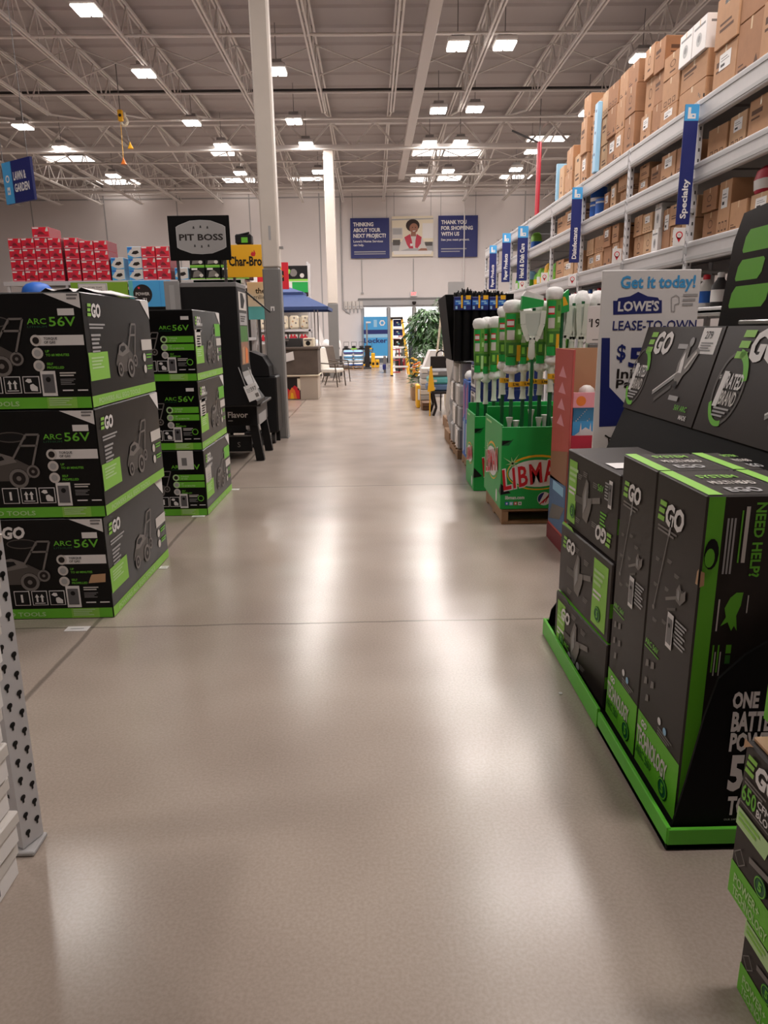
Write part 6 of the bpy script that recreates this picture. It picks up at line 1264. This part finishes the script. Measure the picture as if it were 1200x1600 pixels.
# pallet of bagged goods and mowers behind
pallet(-1.05,-0.32,26.6,27.4,0.12,'low pallet under the blue and white bags, near the doors')
for r in range(4):
    for c in range(2): bag(-0.87+c*0.37, 26.95, 0.122+r*0.145, 0.62, 0.36, 0.14, ('white','paleblue','white','paleblue')[r], ('blue','white','skyblue','purple')[r], 'white and blue bag, layer %s, %s side of far pallet' % (('one','two','three','four')[r], ('left','right')[c]), 'bags on the far pallet')
def push_mower(x, y, z, rz, body, label):
    e = empty('push_mower', (x,y,z), label, 'lawn mower', 'lawn mowers near the doors', rz); M = LOCAL[e] @ Matrix.Scale(0.56, 4)
    m = MB(M); m.box(-0.22,-0.28,0.09,0.22,0.26,0.2,body,0.04); m.build('deck', e)
    m = MB(M); m.box(-0.14,-0.16,0.2,0.14,0.14,0.36,'black' if body != 'black' else 'darkgrey',0.05); m.build('motor', e)
    for a, b in ((-0.26,-0.22),(0.22,-0.22),(-0.26,0.2),(0.22,0.2)):
        m = MB(M); m.cyl((a,b,0.09),(a+0.05,b,0.09),0.09,'ink',12); m.build('wheel', e)
    m = MB(M); m.tube([(-0.18,0.24,0.2),(-0.18,0.5,0.62),(0.18,0.5,0.62),(0.18,0.24,0.2)],0.014,'darkgrey',6); m.build('handle', e)
for i in range(4):
    push_mower(-1.0+i*0.32 if i < 3 else -0.02, 28.3, 0.0, 0, ('yellow','black','yellow','yellow')[i], ('yellow','black','yellow','yellow')[i]+' lawn mower, %s of the floor row behind the bagged pallet' % NTH[i])
e = empty('mower_shelf', (-0.55,29.2,0), 'low shelf carrying a row of lawn mowers near the doors', 'rack'); m = MB(); m.box(-1.25,28.85,0.56,0.05,29.55,0.6,'grey',0.005); m.build('shelf', e)
for x in (-1.22,0.0):
    m = MB(); m.box(x,28.9,0,x+0.04,29.5,0.56,'grey'); m.build('leg', e)
for i in range(4): push_mower(-1.02+i*0.31, 29.15, 0.6, 0, ('black','lime','black','yellow')[i], ('black','lime green','black','yellow')[i]+' lawn mower, %s on the low shelf near the doors' % NTH[i])
m = MB(); a = at(573,505,26.9); m.box(a.x-0.03,26.87,0,a.x+0.03,26.93,a.z,'grey',0.005); m.box(a.x-0.09,26.82,0,a.x+0.09,26.98,0.85,'ink',0.01); m.box(a.x-0.14,26.75,0,a.x+0.14,27.05,0.06,'darkgrey',0.01); tag(m.build('post_stand'), 'black and grey post stand right of the bagged pallet', 'post')
for i in range(2):
    m = MB(); m.box(-0.02+i*0.16,27.7,0.0,0.13+i*0.16,28.0,0.55-i*0.25,'yellow',0.02); m.rect(front(-0.02+i*0.16,27.7,0.05),0.03,0.05,0.12,0.15,'ink',1); tag(m.build('fuel_can'), ('taller yellow container behind the black post','shorter yellow container behind the black post')[i], 'container', 'yellow containers near the doors')
# yellow step ladder
LY = 22.3; e = empty('step_ladder', (0.9,LY+0.3,0), 'yellow step ladder with white treads in the aisle', 'ladder')
A0, A1, B0, B1 = V((0.62,LY,0)), V((0.70,LY+0.45,1.74)), V((1.18,LY,0)), V((0.97,LY+0.45,1.74))
A1.x, B1.x = at(611,496,LY+0.4).x+0.02, at(629,496,LY+0.4).x-0.02
for p, q in ((A0,A1),(B0,B1)):
    m = MB(); m.bar(p, q, 0.07, 0.035, 'yellow', up=(0,1,0)); m.build('side_rail', e)
    m = MB(); m.bar(p-V((0,0,0)), p+(q-p)*0.02, 0.09, 0.05, 'ink', up=(0,1,0)); m.build('foot', e)
for p, q in ((V((0.62,LY+1.0,0)),A1),(V((1.16,LY+1.0,0)),B1)):
    m = MB(); m.bar(p, q+V((0,0.06,-0.03)), 0.04, 0.025, 'yellow', up=(0,1,0)); m.build('rear_rail', e)
for k in range(5):
    t = (k+1)/6.0; p, q = A0.lerp(A1,t), B0.lerp(B1,t); m = MB(); m.box(p.x+0.02,p.y-0.03,p.z-0.03,q.x-0.02,p.y+0.09,p.z+0.02,'white',0.004); m.build('tread', e)
m = MB(); m.box(A1.x-0.03,LY+0.36,1.72,B1.x+0.03,LY+0.62,1.79,'ink',0.01); m.build('top_cap', e)
for k in range(3):
    t = (0.76,0.92,0.58)[k]; p, q = A0.lerp(A1,t), B0.lerp(B1,t); m = MB(); m.box(p.x+0.05,p.y+0.12,p.z-0.1,q.x-0.03,p.y+0.14,p.z+0.11,'navy' if k < 2 else 'ink',0.004); m.rect(front(p.x+0.05,p.y+0.12,p.z-0.1),0.1,0.1,0.16,0.14,'white',1); m.rect(front(p.x+0.05,p.y+0.12,p.z-0.1),0.14,0.05,0.2,0.09,'teal',1); m.build('label_card', e)
# red hand truck, carts behind the ladder
e = empty('hand_truck', (0.85,24.6,0), 'red hand truck standing behind the step ladder', 'hand truck')
for x in (0.66,0.94):
    m = MB(); m.tube([(x,24.5,0.12),(x,24.55,1.45)],0.02,'redpipe',8); m.build('side_rail', e)
    m = MB(); m.cyl((x-0.03,24.62,0.11),(x+0.03,24.62,0.11),0.11,'ink',14); m.build('wheel', e)
for z in (0.4,0.75,1.1,1.44):
    m = MB(); m.cyl((0.66,24.52,z),(0.94,24.52,z),0.016,'redpipe',8); m.build('cross_bar', e)
m = MB(); m.box(0.64,24.2,0.0,0.96,24.5,0.02,'redpipe'); m.build('toe_plate', e)
for k, (x, c, z) in enumerate(((0.95,'darkgrey',0.62),(1.05,'redpipe',0.4),(1.0,'grey',0.8))):
    m = MB(); m.box(x-0.12,25.3+k*0.5,0,x+0.14,25.6+k*0.5,z,c,0.03); m.rect(front(x-0.12,25.3+k*0.5,0),0.05,z*0.3,0.2,z*0.6,'ink',1); m.rect(front(x-0.12,25.3+k*0.5,0),0.04,z*0.75,0.2,z*0.9,'white',1); tag(m.build('tool_chest'), ('dark grey case','red case','grey case')[k]+' on the floor seen through the step ladder', 'case')
m = MB(); m.box(0.40,24.0,0.0,0.48,24.8,0.55,'grey',0.01); m.box(0.36,23.9,0.12,0.47,24.0,0.3,'navy',0.02); tag(m.build('flat_cart'), 'grey flat cart edge left of the step ladder', 'cart')
# ---------------------------------------------------------------- person near the doors
def skin_person(px, pyt, Y):
    x = at(px,pyt,Y).x; s = 1.0
    J = {'pel':(0,0,0.98,0.13),'wai':(0,0,1.12,0.125),'che':(0.0,0,1.36,0.15),'nek':(-0.02,0,1.52,0.06),'hea':(-0.03,0,1.60,0.075),'top':(-0.04,0,1.72,0.085),
         'sl':(0,-0.18,1.44,0.065),'el':(-0.1,-0.22,1.2,0.048),'wl':(-0.34,-0.18,1.16,0.036),'hl':(-0.42,-0.17,1.16,0.035),'sr':(0,0.18,1.44,0.065),'er':(-0.06,0.22,1.19,0.048),'wr':(-0.28,0.2,1.1,0.036),'hr':(-0.36,0.19,1.1,0.035),
         'hpl':(0,-0.1,0.92,0.1),'kl':(0.0,-0.1,0.5,0.07),'al':(0.02,-0.1,0.09,0.045),'tl':(-0.14,-0.1,0.045,0.04),'hpr':(0,0.1,0.92,0.1),'kr':(-0.02,0.1,0.5,0.07),'ar':(0.02,0.1,0.09,0.045),'tr':(-0.14,0.1,0.045,0.04)}
    E_ = [('pel','wai'),('wai','che'),('che','nek'),('nek','hea'),('hea','top'),('che','sl'),('sl','el'),('el','wl'),('wl','hl'),('che','sr'),('sr','er'),('er','wr'),('wr','hr'),('pel','hpl'),('hpl','kl'),('kl','al'),('al','tl'),('pel','hpr'),('hpr','kr'),('kr','ar'),('ar','tr')]
    k = list(J); me = bpy.data.meshes.new('person'); me.from_pydata([J[q][:3] for q in k], [(k.index(a),k.index(b)) for a, b in E_], [])
    o = bpy.data.objects.new('person', me); COL.objects.link(o)
    o.modifiers.new('skin','SKIN'); me.skin_vertices.new() if not me.skin_vertices else None
    for i, q in enumerate(k): r = J[q][3]; me.skin_vertices[0].data[i].radius = (r, r*(0.8 if q in ('che','wai','pel') else 1)); me.skin_vertices[0].data[i].use_root = (q == 'pel')
    sb = o.modifiers.new('sub','SUBSURF'); sb.levels = sb.render_levels = 2
    me.materials.append(person_mat()); o.location = (x,Y,0.0); LOCAL[o] = Matrix.Translation((x,Y,0))
    M = LOCAL[o]
    m = MB(M); m.lathe([(0.085,1.66),(0.10,1.72),(0.09,1.78),(0.05,1.815),(0.01,1.82)],'hair',14,(-0.03,0,0)); m.build('hair', o)
    m = MB(M); m.lathe([(0.012,1.64),(0.016,1.652),(0.006,1.675)],'skin',8,(-0.125,0,0)); m.build('nose', o)
    for sy in (-0.04,0.04):
        m = MB(M); m.lathe([(0.004,1.685),(0.01,1.695),(0.004,1.705)],'hair',8,(-0.117,sy,0)); m.build('eye', o)
        m = MB(M); m.lathe([(0.006,1.64),(0.016,1.665),(0.006,1.69)],'skin',8,(-0.03,sy*2.3,0)); m.build('ear', o)
    for hx, hy, hz in ((-0.44,-0.17,1.16),(-0.38,0.19,1.1)):
        for f in range(4): m = MB(M); m.tube([(hx,hy-0.03+f*0.02,hz),(hx-0.05-0.012*(f in (1,2)),hy-0.03+f*0.02,hz-0.01),(hx-0.075-0.012*(f in (1,2)),hy-0.03+f*0.02,hz-0.04)],0.009,'skin',6); m.build('finger', o)
        m = MB(M); m.tube([(hx+0.03,hy-0.03,hz),(hx-0.01,hy-0.055,hz+0.01),(hx-0.04,hy-0.05,hz+0.0)],0.011,'skin',6); m.build('thumb', o)
    return tag(o, 'person in blue-grey shirt standing by the doors, facing left', 'person')
def person_mat():
    m = bpy.data.materials.new('person'); m.use_nodes = True; nt = m.node_tree; N = nt.nodes; L = nt.links; b = N['Principled BSDF']; b.inputs['Roughness'].default_value = 0.8
    tc = N.new('ShaderNodeTexCoord'); sp = N.new('ShaderNodeSeparateXYZ'); L.new(tc.outputs['Object'], sp.inputs[0])
    r = N.new('ShaderNodeValToRGB'); r.color_ramp.interpolation = 'CONSTANT'; e = r.color_ramp.elements
    e[0].position = 0; e[0].color = (*rgb(40,36,34),1); e[1].position = 0.05; e[1].color = (*rgb(52,54,66),1)
    for p, c in ((0.50,(92,116,150)),(0.765,(190,136,118))): q = e.new(p); q.color = (*rgb(*c),1)
    d = N.new('ShaderNodeMath'); d.operation = 'MULTIPLY'; d.inputs[1].default_value = 0.5; L.new(sp.outputs[2], d.inputs[0]); L.new(d.outputs[0], r.inputs[0])
    lt = N.new('ShaderNodeMath'); lt.operation = 'LESS_THAN'; lt.inputs[1].default_value = -0.24; L.new(sp.outputs[0], lt.inputs[0])
    mx = N.new('ShaderNodeMix'); mx.data_type = 'RGBA'; L.new(lt.outputs[0], mx.inputs[0]); L.new(r.outputs[0], mx.inputs[6]); mx.inputs[7].default_value = (*rgb(190,136,118),1); L.new(mx.outputs[2], b.inputs['Base Color'])
    return m
skin_person(642, 500, 26.6)
e = empty('service_desk', (1.35,27.0,0), 'small counter with papers beside the person', 'counter'); m = MB(); m.box(1.05,26.7,0,1.28,27.3,1.0,'grey',0.01); m.build('cabinet', e); m = MB(); m.box(1.02,26.55,1.0,1.32,27.35,1.03,'wood',0.005); m.build('counter_top', e)
m = MB(); m.box(1.1,26.5,1.035,1.26,26.7,1.3,'paleblue',0.03); tag(m.build('shopping_bag'), 'pale blue bag standing on the counter by the person', 'bag')
# ---------------------------------------------------------------- plants right of the aisle
def leafy(name, x, y, z0, rx, rz, n, ll, lw, mats, droop, seed, parent):
    random.seed(seed); m = MB()
    for i in range(n):
        t = random.uniform(0,2*math.pi); k = random.random()**0.5; zc = z0+random.uniform(-1,1)*rz; rr = rx*k*math.sqrt(max(0.05,1-((zc-z0)/rz)**2))
        p = V((x+rr*math.cos(t), y+rr*math.sin(t), zc)); d = V((math.cos(t)*0.9, math.sin(t)*0.9, random.uniform(-droop,0.35))).normalized(); L_ = ll*random.uniform(0.7,1.3)
        sd = d.cross(V((random.uniform(-.4,.4),random.uniform(-.4,.4),1))).normalized()*lw*random.uniform(0.7,1.2); q = p+d*L_*0.5; r = p+d*L_+V((0,0,-L_*0.35*droop)); up = V((0,0,0.012))
        m.raw([p, q+sd, r, q-sd, q+up], [(0,1,4),(1,2,4),(2,3,4),(3,0,4)], random.choice(mats))
    return m.build(name, parent)
def pot(x, y, r, h, mat, parent, sq=True):
    m = MB(); m.lathe([(r*0.75,0),(r*0.95,h*0.85),(r*1.05,h*0.88),(r*1.05,h),(r*0.9,h),(r*0.85,h*0.9)], mat, 16, (x,y,0)); m.build('pot', parent)
tx, ty = at(668,520,20).x, 20.0
e = empty('potted_tree', (tx,ty,0), 'large leafy green potted tree right of the ladder', 'potted tree'); pot(tx,ty,0.2,0.4,'wood',e)
m = MB(); m.tube([(tx,ty,0.3),(tx+0.03,ty,0.9),(tx-0.02,ty,1.4)],0.035,'bark',8)
for an in range(5): m.tube([(tx+0.02,ty,0.8+an*0.1),(tx+0.25*math.cos(an*1.3),ty+0.25*math.sin(an*1.3),1.2+an*0.1)],0.015,'bark',6)
m.build('trunk', e); leafy('foliage', tx-0.02, ty, 1.42, 0.52, 0.50, 760, 0.27, 0.045, ['leaf','leaf','leafdark'], 0.9, 4, e)
for i, (px, Y, z, rx, rz, n, lb) in enumerate(((647,21.5,0.85,0.26,0.42,220,'dark green shrub left of the large potted tree, by the ladder'), (690,21.0,1.75,0.3,0.5,160,'thin branching plant behind the white poles'), (661,17.6,0.75,0.2,0.3,160,'dark shrub in front of the large potted tree'), (682,18.8,0.95,0.3,0.45,220,'green shrub right of the large potted tree'))):
    x = at(px,520,Y).x; e = empty('potted_plant', (x,Y,0), lb, 'potted plant'); pot(x,Y,0.14,0.28,'ink',e); m = MB(); m.cyl((x,Y,0.25),(x,Y,z),0.018,'bark',6); m.build('stem', e); leafy('foliage', x, Y, z, rx, rz, n, 0.18, 0.02, ['leafdark','leaf'], 0.7, 11+i, e)
# wooden planter with yellow flowers
fx, fy = at(652,590,14.4).x, 14.6
e = empty('flower_box', (fx,fy,0), 'wooden box of yellow flowers at the aisle edge', 'flower box')
m = MB(); m.box(fx-0.10,fy-0.2,0,fx+0.16,fy+0.5,0.3,'wood',0.01); m.build('planter', e)
leafy('foliage', fx, fy, 0.45, 0.14, 0.2, 120, 0.12, 0.014, ['leaf'], 0.3, 9, e)
m = MB(); random.seed(8)
for i in range(26):
    x, y, z = fx+random.uniform(-0.1,0.06), fy+random.uniform(-0.15,0.4), random.uniform(0.45,0.82); m.lathe([(0.006,0),(0.035,0.02),(0.03,0.035),(0.008,0.03)], 'yellow' if i % 3 else 'orange', 8, (x,y,z))
m.build('blossoms', e)
m = MB(); m.box(at(651,620,13.0).x,13.0,0,at(657,620,13.0).x,13.4,0.42,'yellow',0.02); m.rect(front(at(651,620,13.0).x,13.0,0.1),0.02,0.05,0.06,0.25,'white',1); tag(m.build('yellow_bag'), 'narrow yellow package at the aisle edge below the flowers', 'package')
px0, px1 = at(660,640,12.6).x, at(674,640,12.6).x
m = MB(); m.box(px0,12.6,0,px1,13.0,0.14,'brown',0.008); m.rect(front(px0,12.6,0),0.01,0.06,px1-px0-0.01,0.07,'ink',1); tag(m.build('wooden_crate'), 'low brown wooden crate on the floor by the garden bench', 'crate')
for i in range(7):
    m = MB(); x = at(655+i*0.6,600,13.6).x; m.box(x,13.5,0.0+i*0.1,x+0.28,14.0,0.09+i*0.1,'offwhite' if i % 2 == 0 else 'lightgrey',0.008); tag(m.build('slat_pack'), 'flat white pack, %s from the floor in stack by the flowers' % ('lowest','second','third','fourth','fifth','sixth','topmost')[i], 'flat pack', 'flat white packs by the flowers')
# white hooded grill box and garden bench with slung poles
e = empty('storage_box', (1.55,15.4,0), 'white slope-lidded garden box behind the bench', 'storage box')
a, b = at(662,575,15.2), at(692,575,15.2); m = MB(); m.box(a.x,15.2,0,b.x,15.8,a.z,'lightgrey',0.01); m.build('body', e)
m = MB(); F = front(0,15.2,0); m.prism(F, ((a.x,a.z+0.002),(b.x,a.z+0.002),(b.x-0.02,a.z+0.36),(a.x+0.14,a.z+0.36)), 0.6, 'white'); m.build('lid', e)
by = 11.8; bx0, bx1 = at(677,640,by).x, at(695,640,by).x
e = empty('garden_bench', ((bx0+bx1)/2,by+0.4,0), 'black metal garden bench loaded with grey teal goods', 'bench')
for x, y in ((bx0,by),(bx1+0.25,by),(bx0,by+0.6),(bx1+0.25,by+0.6)):
    m = MB(); m.tube([(x,y,0),(x+0.05,y,0.14),(x+0.0,y,0.36)],0.022,'ink',8); m.build('leg', e)
m = MB(); m.box(bx0-0.03,by-0.03,0.36,bx1+0.3,by+0.63,0.40,'ink',0.008); m.build('seat', e)
m = MB(); m.box(bx0,by+0.6,0.40,bx1+0.28,by+0.64,0.95,'ink',0.008); m.build('backrest', e)
for i in range(3):
    m = MB(); m.box(bx0-0.1+i*0.02,by+0.02,0.402+i*0.12,bx1+0.2,by+0.5,0.515+i*0.12,('denim','teal','grey')[i],0.03); m.rect(front(bx0-0.1+i*0.02,by+0.02,0.402+i*0.12),0.03,0.03,0.14,0.07,'offwhite',1); tag(m.build('wrapped_goods'), ('blue grey wrapped bundle lowest on the garden bench','teal wrapped bundle in the middle of garden bench pile','grey wrapped bundle on top of garden bench pile')[i], 'bundle', 'bundles on the garden bench')
m = MB(); F = front(at(668,612,by-0.05).x,by-0.05,0.4); m.prism(F, ((0,0),(0.12,0.02),(0.07,0.42),(0.04,0.4)), 0.02, 'yellow'); m.box(F[0].x+0.03,by-0.045,0,F[0].x+0.05,by-0.03,0.42,'yellow'); tag(m.build('yellow_pennant'), 'yellow pointed tag standing before the garden bench', 'tag')
e = empty('hammock_frame', (1.5,15.5,0), 'pale leaning poles of a hammock frame behind the bench', 'frame')
for (x0p, y0p, x1p, y1p) in ((691,478,682,560),(692,490,694,560),(694,484,700,545)):
    p, q = at(x0p,y0p,13.2), at(x1p,y1p,13.2); q2 = q+(q-p)*(q.z/(p.z-q.z)); m = MB(); m.cyl(p, q2, 0.02, 'cream', 8); m.build('pole', e)
m = MB(); p = at(689,555,12.5); m.ring(front(p.x,12.5,p.z),0,0,0.09,0.025,'ink',0,20); m.cyl((p.x,12.5,0),(p.x,12.5,p.z-0.08),0.012,'ink',6); m.raw([V(v)+V((0,0.012,0)) for v in m.v[:42]], [(2*i+1,2*i+3,2*i+2,2*i) for i in range(20)], 'ink'); tag(m.build('hose_reel'), 'dark round hose hanger behind the garden bench', 'hose hanger')
# tall white wrapped figures of goods beside the brush rack
for i, (px, pt, Y, w, c) in enumerate(((696,520,10.4,0.16,'offwhite'), (702,560,9.6,0.2,'plastic_wrap'), (699,600,9.0,0.2,'lightgrey'))):
    x = at(px,pt,Y).x; z = at(px,pt,Y).z; m = MB(); m.lathe([(w*0.8,0.14),(w*0.95,0.3),(w*0.8,z*0.5),(w*0.95,z*0.7),(w*0.7,z*0.9),(w*0.3,z*0.98),(0.01,z)], c, 12, (x+w,Y,0), wob=0.05); m.box(x,Y-0.25,0,x+2*w+0.3,Y+0.3,0.14,'wood'); m.rect(front(x,Y-0.25,0.03),0.02,0,0.3,0.06,'red',1)
    tag(m.build('wrapped_goods'), ('tallest white wrapped goods, farthest past the brush rack','clear wrapped white goods past the brush rack, middle','low grey wrapped goods on boards past the brush rack')[i], 'wrapped goods', 'wrapped goods past the brush rack')
m = MB(); p = at(697,530,10.2); m.lathe([(0.03,-0.1),(0.09,-0.05),(0.1,0.02),(0.06,0.09),(0.01,0.1)],'pink',12,(p.x+0.16,10.4,at(696,520,10.4).z+0.09)); tag(m.build('pink_ball'), 'pale pink rounded piece atop the tallest white wrapped goods', 'ball')
